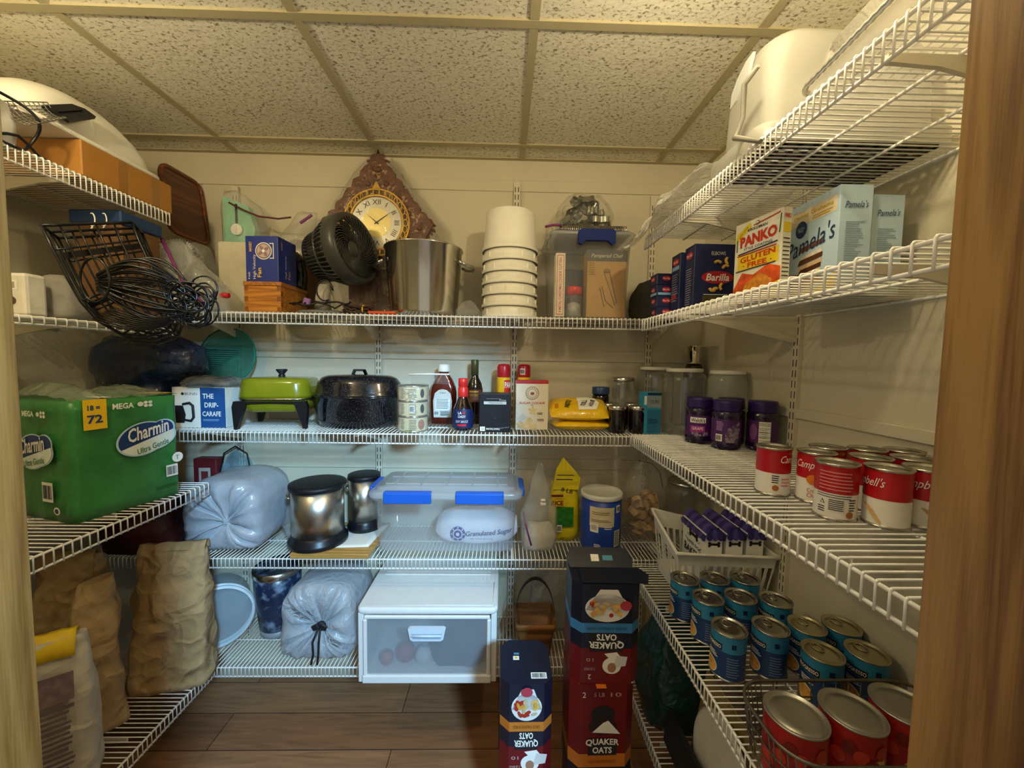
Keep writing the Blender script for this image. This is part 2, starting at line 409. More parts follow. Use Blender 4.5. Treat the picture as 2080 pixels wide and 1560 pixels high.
# suspended ceiling grid
mb = MB()
BARX = [-1.152-.605, -1.152, -.545, .066, .655]; BARY = [1.633, 1.058, .483]
for x in BARX[1:]: mb.box((x, (YB+YF)/2, ZC-.002), (.024, YB-YF, .006))
for y in BARY: mb.box(((XL+XR)/2, y, ZC-.0025), (XR-XL, .024, .007))
for (x, y, w, d) in (((XL+XR)/2, YB-.01, XR-XL, .02), ((XL+XR)/2, YF+.06, XR-XL, .02), (XL+.01, 1.02, .02, 1.45), (XR-.01, 1.02, .02, 1.45)):
    mb.box((x, y, ZC-.002), (w, d, .005))
struct(mb, 'trim_5', mat('#b3a988', .6, amt=.02))
# shallow grooved battens across the walls
k = 6
for z in (.755, .018, -.475, -.97):
    mb = MB(); mb.box(((XL+XR)/2, YB-.003, z), (XR-XL, .006, .047), .0015, 1); struct(mb, f'trim_{k}', WALLM); k += 1
mb = MB(); mb.box((XR-.005, 1.02, -.148), (.010, YB-YF, .03), .002, 1); struct(mb, f'trim_{k}', WALLM); k += 1
mb = MB(); mb.box(((XL+XR)/2, YB-.006, ZF+.045), (XR-XL, .012, .09), .002, 1); struct(mb, 'baseboard_back', TRIMM)

# two ceiling lamps (just above the frame) that give the warm light
glow, nt, out = mk('bulb_glow'); e = nt.nodes.new('ShaderNodeEmission'); e.inputs[0].default_value = (1.0, .84, .53, 1); e.inputs[1].default_value = BULB_POWER; nt.links.new(e.outputs[0], out.inputs[0])
for lx, ly, lz, side in LAMPS:
    t = thing('ceiling_lamp', f'{side} of two bare warm bulbs on short white stems under the ceiling', 'lamp', (lx, ly, ZC-.002)); q = lz-ZC
    mb = MB(); mb.lathe([(.05, 0), (.05, -.008), (.03, -.02), (.008, -.024), (.008, q+.07), (.020, q+.066), (.020, q+.028)], 24); mb.build('lamp_holder', WHITE, t)
    mb = MB(); r = .03; mb.lathe([(r*math.sin(a)+.0001, q-r*math.cos(a)) for a in [PI*i/12 for i in range(13)]], 20); mb.build('bulb', glow, t)

# ------------------------------------------------------------------ wire shelves
WIRE = mat('#f3f1ea', .35, amt=.02)
def wire_shelf(label, along, a0, a1, edge, back, z, pitch, lip=.045, mids=(.5,), group='white wire pantry shelves', wr=.0016, rr=.0032):
    """along 'X': front edge faces -Y at y=edge, wall at y=back; along 'Y': front edge at x=edge, wall at x=back"""
    def P(a, b, c): return V((a, b, c)) if along == 'X' else V((b, a, c))
    t = thing('wire_shelf', label, 'shelf', P((a0+a1)/2, (edge+back)/2, z), 0, group)
    o = t.location.copy(); sg = 1 if back > edge else -1
    n = int((a1-a0)/pitch); deck = MB(); lipm = MB()
    for i in range(n+1):
        a = a0+(a1-a0)*i/n
        deck.tube([P(a, back-sg*.004, z-wr)-o, P(a, edge+sg*.002, z-wr)-o], wr, 5)
        lipm.tube([P(a, edge+sg*.002, z-wr)-o, P(a, edge, z-.004)-o, P(a, edge, z-lip)-o], wr, 5)
    for c in (z-wr*2-rr, z-lip+rr):
        lipm.tube([P(a0-.001, edge+sg*rr, c)-o, P(a1+.001, edge+sg*rr, c)-o], rr, 6)
    deck.build('deck', WIRE, t); lipm.build('front_lip', WIRE, t)
    d = abs(back-edge)
    for q in list(mids)+[.985]:
        r_ = MB(); b = edge+sg*d*q; r_.tube([P(a0, b, z-wr*2-rr)-o, P(a1, b, z-wr*2-rr)-o], rr, 6); r_.build('support_rod', WIRE, t)
    return t
EF = 1.445
Z2, Z3, Z4, Z5 = .160, -.279, -.762, -1.195
ZR1, ZR2, ZR3, ZR4, ZR5 = .430, .148, -.273, -.755, -1.205
ZL1, ZL2, ZL3, ZL5 = .500, .093, -.470, -1.178
wire_shelf('long white wire shelf at the back, with the stockpot and clock on it', 'X', XL+.01, .60, EF, YB, Z2, .0165)
wire_shelf('long white wire shelf at the back, with the green skillet and black roaster', 'X', XL+.01, XR-.01, EF, YB, Z3, .0152)
wire_shelf('long white wire shelf at the back, with the blue latched bin', 'X', XL+.01, XR-.01, EF, YB, Z4, .0152)
wire_shelf('lowest white wire shelf at the back, with the plastic drawer unit', 'X', XL+.01, .47, EF, YB, Z5, .0152)
XE = .481
wire_shelf('uppermost white wire shelf on the right wall, under the milky tub', 'Y', .36, 1.365, XE, XR, ZR1, .014, mids=(.33, .66))
wire_shelf('white wire shelf on the right wall with pasta and crumb boxes', 'Y', .36, 1.36, XE, XR, ZR2, .025, wr=.0019, lip=.042)
wire_shelf('white wire shelf on the right wall with red soup cans and grape jars', 'Y', .36, 1.43, XE, XR, ZR3, .0185, wr=.0019, lip=.042)
wire_shelf('white wire shelf on the right wall with blue soup cans', 'Y', .36, 1.40, XE, XR, ZR4, .0155)
wire_shelf('lowest white wire shelf on the right wall, near the floor', 'Y', .36, 1.40, XE, XR, ZR5, .0165)
wire_shelf('uppermost white wire shelf on the left wall, under the long carton', 'Y', .36, 1.435, -1.19, XL, ZL1, .0145)
wire_shelf('white wire shelf on the left wall beneath the hanging black racks', 'Y', .36, 1.43, -1.19, XL, ZL2, .0255, lip=.026, wr=.0018)
wire_shelf('white wire shelf on the left wall holding the green tissue pack', 'Y', .36, 1.432, -1.085, XL, ZL3, .0205, wr=.0018)
wire_shelf('lowest white wire shelf on the left wall, with brown paper sacks', 'Y', .36, 1.43, -1.085, XL, ZL5, .0155)

# slotted wall standards and shelf brackets
DARK = mat('#2a271f', .8)
def standard(label, x, y, ax, z0, z1):
    mb = MB().m(TRIMM)
    if ax == 'X': mb.box((0, -.006, (z0+z1)/2), (.026, .012, z1-z0)); mp = front(0, -.012, 0)
    else: mb.box((-.006, 0, (z0+z1)/2), (.012, .026, z1-z0)); mp = leftf(-.012, 0, 0)
    z = z0+.03
    while z < z1-.02:
        for q in (-.0065, .0065): mb.rect(mp, q, z, .0034, .021, DARK, .0004)
        z += .0318
    o = mb.build('wall_standard', loc=(x, y, 0)); return tag(o, label, 'shelf standard', 'slotted wall standards')
wb = YB-.0065
standard('slotted standard on the back wall farthest left, behind the green skillet', -1.16, wb, 'X', -1.3, .72)
standard('slotted standard on the back wall behind the black roaster and clock', -.555, wb, 'X', -1.3, .72)
standard('slotted standard on the back wall behind the white bucket stack', .045, wb, 'X', -1.3, .765)
standard('slotted standard on the back wall behind the blue carton and right corner', .645, wb, 'X', -1.3, .72)
standard('slotted standard on the right wall behind the grape jam jars', XR-.0005, 1.155, 'Y', -1.3, .72)
standard('slotted standard on the right wall nearest the doorway', XR-.0005, .545, 'Y', -1.3, .72)
def bracket(label, pos, ax, z, d):
    """thin steel arm under a shelf, ax = direction from the wall to the room"""
    prof = [(0, 0), (d, 0), (d, -.012), (d*.8, -.016), (.02, -.075), (0, -.075)]
    sg = {'-Y': V((0, -1, 0)), '-X': V((-1, 0, 0)), '+X': V((1, 0, 0))}[ax]; sd = sg.cross(V((0, 0, 1)))
    mb = MB(); n = len(prof)
    pts = [sg*a+V((0, 0, b)) for a, b in prof]; w = sd*.0035
    mb.add([p-w for p in pts]+[p+w for p in pts], [list(range(n)), [n+i for i in range(n)][::-1]]+[(i, n+i, n+(i+1) % n, (i+1) % n) for i in range(n)])
    o = mb.build('shelf_bracket', TRIMM, loc=(pos[0], pos[1], z)); return tag(o, label, 'bracket', 'shelf brackets')
rows = (('top', Z2), ('second', Z3), ('third', Z4), ('lowest', Z5))
for nm, x in (('farthest left', -1.16), ('left of centre', -.555), ('right of centre', .045), ('rightmost', .645)):
    for rn, z in rows:
        if x > .6 and rn in ('lowest',): continue
        bracket(f'{nm} steel bracket under the {rn} back shelf', (x, YB-.0185), '-Y', z-.0085, .265)
for nm, y in (('far', 1.155), ('near', .545)):
    for rn, z in (('top', ZR1), ('second', ZR2), ('third', ZR3), ('fourth', ZR4), ('lowest', ZR5)):
        bracket(f'{nm} steel bracket under the {rn} right shelf', (XR-.0125, y), '-X', z-.0085, .36)
    for rn, z, d in (('top', ZL1, .36), ('second', ZL2, .36), ('third', ZL3, .45), ('lowest', ZL5, .45)):
        bracket(f'{nm} steel bracket under the {rn} left shelf', (XL+.001, y), '+X', z-.0085, d)

# ------------------------------------------------------------------ shared shapes for the goods
def sx(px, Y, z): return aY(px, 730-z*790/Y, Y).x
BLACK = mat('#15151a', .35); BLACKM = mat('#1b1c1e', .6); STEEL = mat('#c9c6bf', .22, 1, amt=.03); TIN = mat('#b9b5a8', .25, 1, amt=.03)
DKSTEEL = mat('#b5b2a8', .36, .9, amt=.03)
PAPERW = mat('#f4f1e6', .6, amt=.02); INK = mat('#1d1c22', .6, amt=.02); REDI = mat('#c8202a', .5, amt=.03); NAVY = mat('#16234f', .5, amt=.03)
YEL = mat('#f2c313', .45, amt=.03); GOLD = mat('#d3a23a', .35, .6, amt=.1)
CLEAR = film('#f2f4f2', .15, .08, .5, 30, name='clear_bag', edge=.75)
CLEAR2 = film('#eef0ee', .28, .1, .6, 24, name='hazy_bag', edge=.7)
GLASS = film('#dfe8e2', .05, .03, 0, 10, name='thin_glass', edge=.85)
MILK = film('#e9edf0', .42, .25, .05, 10, name='milky_plastic', edge=.35)
PURPLE = mat('#7a2a6e', .4, amt=.03)
def sring(w, d, z, n=40, e=3.0, cx=0, cy=0):
    o = []
    for j in range(n):
        a = 2*PI*j/n; c, s_ = math.cos(a), math.sin(a)
        o.append(V((cx+w/2*math.copysign(abs(c)**(2/e), c), cy+d/2*math.copysign(abs(s_)**(2/e), s_), z)))
    return o
def pouch(mb, prof, n=44, e=3.0, amp=.006, sc=14, seed=1, flat_base=True, cap1=True, smooth=True, fine=.35):
    """soft sack: prof = [(w, d, z, cx, cy)] from the base up, crumpled by noise"""
    pts = []
    for i in range(len(prof)-1):
        a, b = [list(q)+[0]*(5-len(q)) for q in (prof[i], prof[i+1])]
        k = max(2, int(abs(b[2]-a[2])/.014))
        for q in range(k): pts.append([a[t]+(b[t]-a[t])*q/k for t in range(5)])
    pts.append(list(prof[-1])+[0]*(5-len(prof[-1])))
    rings = []; z0 = pts[0][2]
    for w, d, z, cx, cy in pts:
        r = sring(w, d, z, n, e, cx, cy)
        for i, p in enumerate(r):
            q = p+ns(p, sc, amp, seed)+ns(p, sc*2.7, amp*fine, seed+3)
            if flat_base: q.z = max(q.z, z0) if z > z0+1e-6 else z0
            r[i] = q
        rings.append(r)
    return mb.loft(rings, True, cap1, smooth)
def sheet_box(mb, w, d, h, cols, bev=.0015):
    mb.m(cols); mb.box((0, 0, h/2), (w, d, h), bev, 1)
def can(mb, R, H, label, metal=TIN, rim=.0022, ring_pull=False, lo=.006, hi=.006):
    """tin with a paper label, crimped rims and a sunk lid; origin at base centre"""
    mb.m(metal)
    mb.lathe([(R*.93, .001), (R, .0005), (R, .003), (R-rim, .005)], 40, cap0=True, cap1=False)
    mb.lathe([(R-rim, H-.005), (R, H-.003), (R, H), (R-.0025, H), (R-.004, H-.004), (R*.80, H-.0045), (R*.78, H-.0035), (R*.5, H-.0035)], 40, cap0=False, cap1=True)
    mb.m(label); mb.lathe([(R-rim+.0003, .004), (R-rim+.0003, H-.004)], 40, cap0=False, cap1=False)
    if ring_pull:
        mb.m(metal); mb.tube([(.011*math.cos(a)*1.0, R*.52-.006+.014*math.sin(a), H-.0015) for a in [2*PI*i/16 for i in range(16)]], .0014, 5, True)
        mb.cyl((0, R*.72, H-.004), .004, .003, 10)
    return R-rim+.0003
def jar_profile(R, H, neck, shoulder=.2, base=.012):
    p = [(R*.86, 0), (R*.97, base*.4), (R, base)]
    p += [(R, H*(1-shoulder))]
    for i in range(1, 7):
        a = PI/2*i/6; p.append((neck+(R-neck)*math.cos(a), H*(1-shoulder)+(H*shoulder*.75)*math.sin(a)))
    p.append((neck, H)); return p

# ================================================================== TOP LEFT SHELF
z = ZL1
CARD = mat('#b07a35', .5, amt=.05, scale=12)
t = thing('cardboard_carton', 'low brown cardboard carton with glossy tape bands, on the top left shelf', 'box', (-1.372, 1.306, z+.0005))
mb = MB().m(CARD); mb.box((0, 0, .050), (.35, .30, .099), .003, 1); mb.build('carton', CARD, t)
for y in (-.03, .085):
    mb = MB(); mb.box((0, y, .0502), (.3506, .036, .0996), .003, 1); mb.build('tape', mat('#9c6a22', .18, amt=.04, coat=.6), t)
# big white domed cover on the carton
t = thing('roaster_cover', 'large white domed plastic cover lying on the brown taped carton', 'cover', (-1.375, 1.235, z+.1012))
mb = MB(); WP = mat('#f1eee0', .35, amt=.02)
rg = []
for w, d, h, r in ((.345, .435, 0, .06), (.345, .435, .012, .06), (.31, .40, .016, .06), (.30, .385, .05, .06), (.285, .345, .085, .07), (.26, .285, .115, .08), (.225, .215, .138, .08), (.16, .14, .150, .06), (.07, .07, .154, .03)):
    rg.append(rrect(w, d, r, 6, h))
mb.loft(rg); mb.build('dome', WP, t)
mb = MB(); mb.tube([(.150, -.01, .045), (.142, -.01, .085), (.127, -.01, .118)], .003, 6); mb.build('moulded_rib', WP, t)
# small appliance with cord
t = thing('hand_mixer', 'small pale grey appliance with a looped black cord, at the left jamb', 'appliance', (-1.268, .985, z+.0005))
mb = MB(); GREY = mat('#c9c7be', .4, amt=.03)
rg = [rrect(.10, .10, .02, 4, 0), rrect(.11, .11, .025, 4, .06), rrect(.095, .10, .03, 4, .105), rrect(.06, .08, .025, 4, .118)]
mb.loft(rg); mb.build('housing', GREY, t)
mb = MB(); mb.tube([V((.068+.012*math.sin(a*3), .01+.062*math.cos(a), .055+.062*math.sin(a))) for a in [2*PI*i/40 for i in range(40)]], .0035, 6, True)
mb.tube([V((.068, -.09+.02*i, .035-.003*i+.012*math.sin(i*1.3))) for i in range(10)], .0035, 6); mb.build('cord', BLACK, t)
# mesh strainer with black handle, resting on the appliance
pA = aX(22, 238, -1.215); pB = aX(178, 226, -1.20)
t = thing('wire_strainer', 'grey wire mesh strainer with a broad black handle, before the white dome', 'strainer', (pA.x, pA.y, pA.z))
ax = (pB-pA).normalized(); sd = V((-.45, .25, .85)); sd = (sd-ax*sd.dot(ax)).normalized(); up_ = sd.cross(ax)
Ls = (pB-pA).length
mb = MB()
for k in range(9):
    b = -.032+.064*k/8
    mb.tube([ax*(q*Ls*.55/10)+sd*(b*(1-.3*q/10)+.004*math.sin(q*PI+k*PI))+up_*(-.012*abs(b/.032)**2) for q in range(11)], .0012, 4)
for q in range(11): mb.tube([ax*(q*Ls*.55/10)+sd*(b*(1-.3*q/10))+up_*(-.012*abs(b/.032)**2) for b in (-.032, -.016, 0, .016, .032)], .0012, 4)
mb.build('mesh', mat('#77736a', .4, .6), t)
mb = MB(); f_ = flat(ax*Ls*.48, ax, sd)
mb.prism([(.02, -.024), (Ls*.52, -.020), (Ls*.50, .004), (Ls*.40, .020), (0, .022)], f_, -.005, .005)
mb.prism([(Ls*.08, -.002), (Ls*.42, -.002), (Ls*.42, .004), (Ls*.08, .004)], f_, -.009, .009); mb.build('handle', BLACK, t)

# ================================================================== SECOND LEFT SHELF
z = ZL2
t = thing('stored_box', 'brown box with a dark blue lid in shadow behind the hanging black racks', 'box', (-1.275, 1.335, z))
mb = MB(); mb.box((0, 0, .155), (.15, .14, .31), .004, 1); mb.build('box_body', mat('#6a4a2a', .6), t)
mb = MB(); mb.box((0, 0, .331), (.16, .15, .040), .004, 1); mb.build('box_lid', mat('#1e3c6a', .4), t)
t = thing('outlet_box', 'off-white box with a small printed label and a round hole, beside the left jamb', 'box', (-1.306, 1.07, z))
mb = MB().m(mat('#e6e1d2', .5)); mb.box((0, 0, .056), (.13, .05, .112), .008, 2)
mp = front(-.065, -.025, 0); mb.oval(mp, .095, .040, .0105, .0105, mat('#5a4636', .8), .0006); mb.rect(mp, .088, .080, .044, .026, PAPERW, .0006)
mb.text(mp, '8', .074, .080, INK, .010); mb.rect(mp, .095, .080, .018, .016, mat('#a8a294', .6), .001); mb.build('box_body', None, t)
o = MB(); pouch(o, [(.11, .10, 0), (.12, .11, .03), (.10, .10, .08), (.07, .07, .115), (.03, .02, .13)], amp=.010, sc=16, seed=4)
tag(o.build('cloth_bag', mat('#8f8b82', .8, amt=.2, scale=14, bump=.4, bscale=30), loc=(-1.285, 1.165, z)), 'crumpled grey cloth bag tucked behind the hanging black wire racks', 'bag')
# black wire racks hanging by two white S hooks
o = V((-1.15, 1.06, .46))
t = thing('wire_rack', 'bundle of black wire racks with curved ends, hung beneath the top left shelf', 'rack', o)
BW = mat('#0b0b0c', .3, amt=.05)
JA = [(84, 458, .955), (108, 508, .96), (136, 562, .97), (164, 612, .98), (200, 652, 1.0), (248, 679, 1.03), (300, 684, 1.06), (338, 672, 1.08)]
JB = [(268, 452, 1.12), (282, 488, 1.12), (298, 522, 1.12), (314, 556, 1.12), (330, 590, 1.12), (346, 622, 1.12), (352, 648, 1.115), (344, 668, 1.11)]
def jcurve(s, lay):
    """one J-shaped bar, s across the rack, from top to the curled end"""
    out = []
    for (a, b, c), (d, e, f) in zip(JA, JB):
        p = aY(a+(d-a)*s, b+(e-b)*s, c+(f-c)*s)+V((-.006*lay, .022*lay, -.008*lay)); out.append(p-o)
    return out
mb = MB()
for lay in range(3):
    n_ = (5, 4, 5)[lay]; cs = [jcurve(i/n_, lay) for i in range(n_+1)]
    for i, c in enumerate(cs): mb.tube(c, .0038 if i in (0, n_) else .0024, 5)
    for k in (0, 1, 3, 5): mb.tube([c[k] for c in cs], .004 if k == 0 else .0026, 5)
for s in (0.0, 1.0): mb.tube([jcurve(s, q)[0] for q in range(3)], .004, 5)
mb.build('rack_bars', BW, t)
mb = MB()
for k in (1, 3):
    a = jcurve(0, 1)[k]; b = jcurve(1, 1)[k]; f_ = flat(a, b-a, V((0, 0, 1))); mb.prism([(0, -.008), ((b-a).length, -.008), ((b-a).length, .008), (0, .008)], f_, -.002, .002)
mb.build('flat_bar', BW, t)
# a loose bundle of black wire loops
cB = aY(200, 572, .985)
t = thing('wire_coil', 'springy tangle of black wire loops at the foot of the hanging racks', 'wire', cB)
mb = MB(); rnd = random.Random(3)
hr = V((.185, .05, -.038))
for i in range(26):                                   # long strands bowing like the wires of a whisk
    f1 = -1+2*i/25; f2 = f1+rnd.gauss(0, .12); dy = rnd.uniform(-.02, .03)
    L0_ = V((rnd.gauss(0, .004), 0, .022*f1)); R0_ = hr+V((rnd.gauss(0, .012), 0, .035*f2+rnd.gauss(0, .008)))
    mb.tube([L0_+(R0_-L0_)*(q/12)+V((0, dy*math.sin(PI*q/12), (.048*f1+.012)*math.sin(PI*q/12))) for q in range(13)], rnd.choice((.0022, .0026, .003)), 5)
for i in range(18):                                   # curls where the strands turn back
    r_ = rnd.uniform(.026, .050); c = hr+V((rnd.gauss(.004, .014), rnd.gauss(0, .015), rnd.gauss(-.012, .026)))
    d1 = V((1, rnd.uniform(-.4, .4), rnd.uniform(-.3, .3))).normalized(); d2 = d1.cross(V((rnd.uniform(-.6, .6), 1, rnd.uniform(-.3, .3)))).normalized()
    mb.tube([c+d1*r_*math.cos(a)+d2*r_*rnd.uniform(.97, 1.03)*math.sin(a)*.9 for a in [2*PI*q/18 for q in range(18)]], .0022, 5, True)
for i in range(9):                                    # strands sweeping down under the bundle
    mb.tube([V((.02-.006*i, .01, -.06-.004*i))+V((.16*q/9, .03*q/9, -.035*math.sin(PI*q/12)+.02*q/9)) for q in range(10)], .0024, 5)
mb.build('loops', BW, t)
mb = MB(); mb.tube([V((.012+.035*math.cos(a), -.02, .0+.052*math.sin(a))) for a in [2*PI*i/24 for i in range(24)]], .0028, 5, True); mb.build('binding_ring', BW, t); mb = MB(); mb.tube([hr+V((-.02+.026*math.cos(a), -.03, .02+.026*math.sin(a))) for a in [2*PI*i/24 for i in range(24)]], .0022, 5, True)
mb.build('binding_ring', BW, t)
for i, (px, w) in enumerate(((187, 'left'), (211, 'right'))):
    p = aX(px, 446, -1.186)
    mb = MB(); mb.tube([V((.008*math.sin(a), 0, .018*math.cos(a)*(1))) for a in [PI*q/10-.4 for q in range(13)]]+[V((0, 0, -.02)), V((-.008, 0, -.034)), V((-.012, 0, -.026))], .0016, 6)
    tag(mb.build('s_hook', WHITE, loc=(p.x, p.y, p.z)), f'{w} one of two white hooks holding the black racks', 'hook', 'white hooks')

# ================================================================== TOP BACK SHELF
z = Z2
# wooden tray on edge against the wall
mb = MB(); mb.box((0, 0, .15), (.20, .10, .30), .006, 2); tag(mb.build('small_carton', mat('#8d8576', .6), loc=(-1.36, 1.692, Z2)), 'plain dull carton in the back corner beneath the upright wooden tray', 'box')
t = thing('wooden_tray', 'reddish brown wooden tray with rounded corners, standing on its edge in the back corner', 'tray', (-1.30, 1.640, z+.302))
mb = MB(); mp = flat((0, 0, .135), (0, 1, 0), (-.12, 0, 1))
pts = [(p.x, p.y) for p in rrect(.20, .255, .04, 5)]
mb.prism(pts, mp, -.006, .006); mb.build('tray_base', wood('#6e3a1c', '#46230f', 'Y', 5, .35, 8), t)
mb = MB(); mb.tube([mp(x, y, .006) for x, y in pts], .008, 6, True); mb.build('tray_rim', wood('#7f4522', '#542912', 'Y', 5, .35, 8), t)
# coffee-filter stack in a clear bag
X0 = sx(372, 1.55, .35)
t = thing('filter_stack', 'stack of fluted white paper filters, inside a clear bag, left end of shelf', 'filters', (X0-.015, 1.583, z))
def flute(q, a): k = 1+.05*math.sin(a*46); return V((q.x*k, q.y*k, q.z))
R1 = Matrix.Rotation(-.25, 3, 'Y') @ Matrix.Rotation(1.2, 3, 'X')
mb = MB()
for k in range(7):
    mb.lathe([(.052, 0+k*.008), (.095, .028+k*.008)], 138, (.0, .0, .165), fn=flute, rot=R1, cap0=(k == 0), cap1=False)

mb.build('paper_filters', mat('#e9e6de', .8, bump=.3, bscale=120), t)
mb = MB(); pouch(mb, [(.20, .11, 0), (.23, .115, .10), (.22, .11, .19), (.17, .10, .26), (.05, .05, .285)], amp=.010, sc=11, seed=9); mb.build('clear_bag', CLEAR, t)
# zip bag with a clear box
X0 = sx(425, 1.49, .25)
t = thing('zip_bag', 'zip bag with a purple slider strip holding a clear box, by the wooden chest', 'bag', (X0-.03, 1.463, z))
mb = MB(); pouch(mb, [(.25, .075, 0), (.255, .085, .05), (.20, .08, .12, -.02), (.13, .05, .19, -.05), (.06, .01, .255, -.07)], amp=.012, sc=13, seed=11); mb.build('bag_film', CLEAR2, t)
mb = MB(); mb.tube([(-.075, -.045, .245), (-.045, -.052, .19), (-.01, -.058, .12), (.03, -.06, .06), (.085, -.06, .012)], .0052, 6); mb.build('zip_strip', PURPLE, t)
mb = MB(); mb.box((.02, 0, .052), (.15, .07, .10), .008, 2); mb.build('inner_box', film('#e8ece9', .3, .1, 0, 10, name='clear_box'), t)
mb = MB(); mb.box((-.075, -.035, .05), (.10, .004, .022), .002, 1, Ry(.55)); mb.build('white_strip', PAPERW, t)
mb = MB(); mb.cyl((.105, -.02, .055), .009, .03, 10, Ry(PI/2)); mb.build('red_knob', REDI, t)
# cream canister box
o = MB().m(mat('#d9d0b6', .55)); o.box((0, 0, .145), (.135, .10, .29), .006, 2)
tag(o.build('cream_box', None, loc=(sx(487, 1.62, .3), 1.645, z)), 'plain cream upright box right behind the blue fan carton', 'box')
# mint green grater in a zip bag
X0 = sx(488, 1.63, .6)
t = thing('kitchen_slicer', 'mint green slicer with a white knob in a clear zip bag, above the cream box', 'slicer', (X0, 1.655, z+.2902))
MINT = mat('#8fc9a8', .4)
mb = MB(); mp = front(0, -.01, 0); mb.prism([(-.07, .004), (.045, .004), (.055, .06), (.03, .15), (-.07, .19)], mp, -.018, .012); mb.build('slicer_body', MINT, t)
mb = MB(); mb.cyl((-.012, -.022, .055), .022, .012, 20, Rx(PI/2)); mb.box((-.012, -.036, .055), (.006, .004, .03)); mb.build('knob', PAPERW, t)
mb = MB(); mb.box((-.016, -.024, .12), (.007, .004, .075)); mb.build('slot', BLACK, t)
mb = MB()
pouch(mb, [(.165, .07, 0, .0), (.19, .075, .08, .01), (.15, .05, .16, -.015), (.06, .02, .215, -.05)], amp=.008, sc=14, seed=5); mb.build('bag_film', CLEAR, t)
mb = MB(); mb.tube([(-.03, -.045, .155), (.03, -.05, .125), (.09, -.05, .102), (.16, -.04, .098), (.21, -.04, .105)], .0035, 6); mb.build('zip_strip', mat('#5c2030', .5), t)
# brown carton under the metal bowl
o = MB().m(mat('#5d4024', .6)); o.box((0, 0, .12), (.16, .085, .24), .003, 1)
tag(o.build('brown_carton', None, loc=(sx(600, 1.69, .3), 1.700, z)), 'dark brown carton between the blue fan carton and the black fan', 'box')
X0 = sx(606, 1.69, .55)
t = thing('metal_bowl', 'shiny metal bowl upside down in a zip bag, on the dark brown carton', 'bowl', (X0, 1.690, z+.2402))
mb = MB(); mb.lathe([(.066, 0), (.068, .003)]+[(.066*math.cos(a), .003+.09*math.sin(a)) for a in [PI/2*i/8 for i in range(8)]]+[(.003, .093)], 32, sy=.75); mb.build('bowl_shell', STEEL, t)
mb = MB(); pouch(mb, [(.15, .10, 0), (.165, .10, .05), (.14, .10, .10), (.10, .05, .15, .02), (.08, .02, .20, .04)], amp=.007, sc=14, seed=15); mb.build('bag_film', CLEAR, t)
mb = MB(); mb.box((.048, -.03, .165), (.06, .006, .012), .002, 1, Ry(-.6)); mb.build('zip_strip', PURPLE, t)
# dovetailed wooden chest, fan carton on it
xl, xr = sx(497, 1.462, .2), sx(571, 1.462, .2)
t = thing('wooden_chest', 'small orange-brown wooden chest with finger joints, beneath the blue fan carton', 'chest', ((xl+xr)/2, 1.462+.095, z))
w = xr-xl; WD = wood('#c9862d', '#9a5c17', 'X', 7, .4, 16); WE = mat('#8a5218', .5, amt=.12, scale=60)
mb = MB().m(WD); mb.box((0, 0, .0475), (w, .19, .095), .001, 1)
for k in range(5):
    zz = .010+.019*k
    if k % 2 == 0:
        for s_ in (-1, 1): mb.rect(front(0, -.095, 0), s_*(w/2-.007), zz, .014, .018, WE, .0006)
        continue
    mb.rect(rightf(w/2, -.095, 0), .007, zz, .014, .018, WE, .0006)
mb.build('chest_body', None, t)
mb = MB(); mb.box((0, 0, .103), (w+.006, .196, .0155), .002, 1); mb.build('chest_lid', wood('#b9752a', '#8a5218', 'Y', 7, .4, 16), t)
fw = sx(572, 1.47, .3)-sx(504, 1.47, .3)
t = thing('fan_carton', 'blue retail carton for a small fan, standing on the wooden chest', 'box', ((xl+xr)/2-.002, 1.468+.06, z+.1108), rz=-.05)
BLU = mat('#23368f', .35, amt=.04); mb = MB().m(BLU); mb.box((0, 0, .083), (fw, .115, .166), .0015, 1)
mp = front(-fw/2, -.0575, 0); WI = PAPERW; YO = mat('#f0c24a', .5)
mb.oval(mp, fw*.56, .112, .031, .031, WI); mb.oval(mp, fw*.56, .112, .028, .028, mat('#7c6f86', .5), .0009); mb.oval(mp, fw*.56, .112, .024, .024, mat('#cbb3a8', .5), .0012)
for q in range(4): a = q*PI/2+.6; mb.oval(mp, fw*.56+.012*math.cos(a), .112+.012*math.sin(a), .011, .006, mat('#93798a', .5), .0015, a=a)
mb.oval(mp, fw*.56, .112, .006, .006, WI, .0018)
mb.rect(mp, fw*.86, .112, .003, .056, WI, .0007); mb.rect(mp, fw*.80, .086, .014, .003, WI, .0007); mb.rect(mp, fw*.80, .139, .014, .003, WI, .0007)
mb.text(mp, 'MASSEY', fw*.16, .128, YO, .010, .036, rot=PI/2, bold=.02); mb.text(mp, 'High Velocity', fw*.28, .055, WI, .013, .088, rot=PI/2)
mb.text(mp, '4 inch', fw*.10, .022, WI, .008, .026, rot=PI/2); mb.text(mp, 'Fan', fw*.42, .034, YO, .015, .034, rot=PI/2, bold=.02)
mp = rightf(fw/2, -.0575, 0); mb.text(mp, 'High Velocity', .045, .062, WI, .010, .085, rot=PI/2); mb.text(mp, 'Fan', .065, .036, YO, .012, .03, rot=PI/2); mb.text(mp, 'MASSEY', .022, .135, YO, .008, .03, rot=PI/2)
mb.build('carton', None, t)
o = MB(); pouch(o, [(.09, .035, 0), (.10, .04, .06), (.09, .035, .12), (.05, .02, .15)], amp=.005, sc=20, seed=21)
tag(o.build('dark_bag', film('#18181c', .93, .15, .6, 30, .9, 'black_film', .6), loc=(-.868, 1.630, z+.1112)), 'thin glossy black plastic bag on the chest, behind the blue fan carton', 'bag')

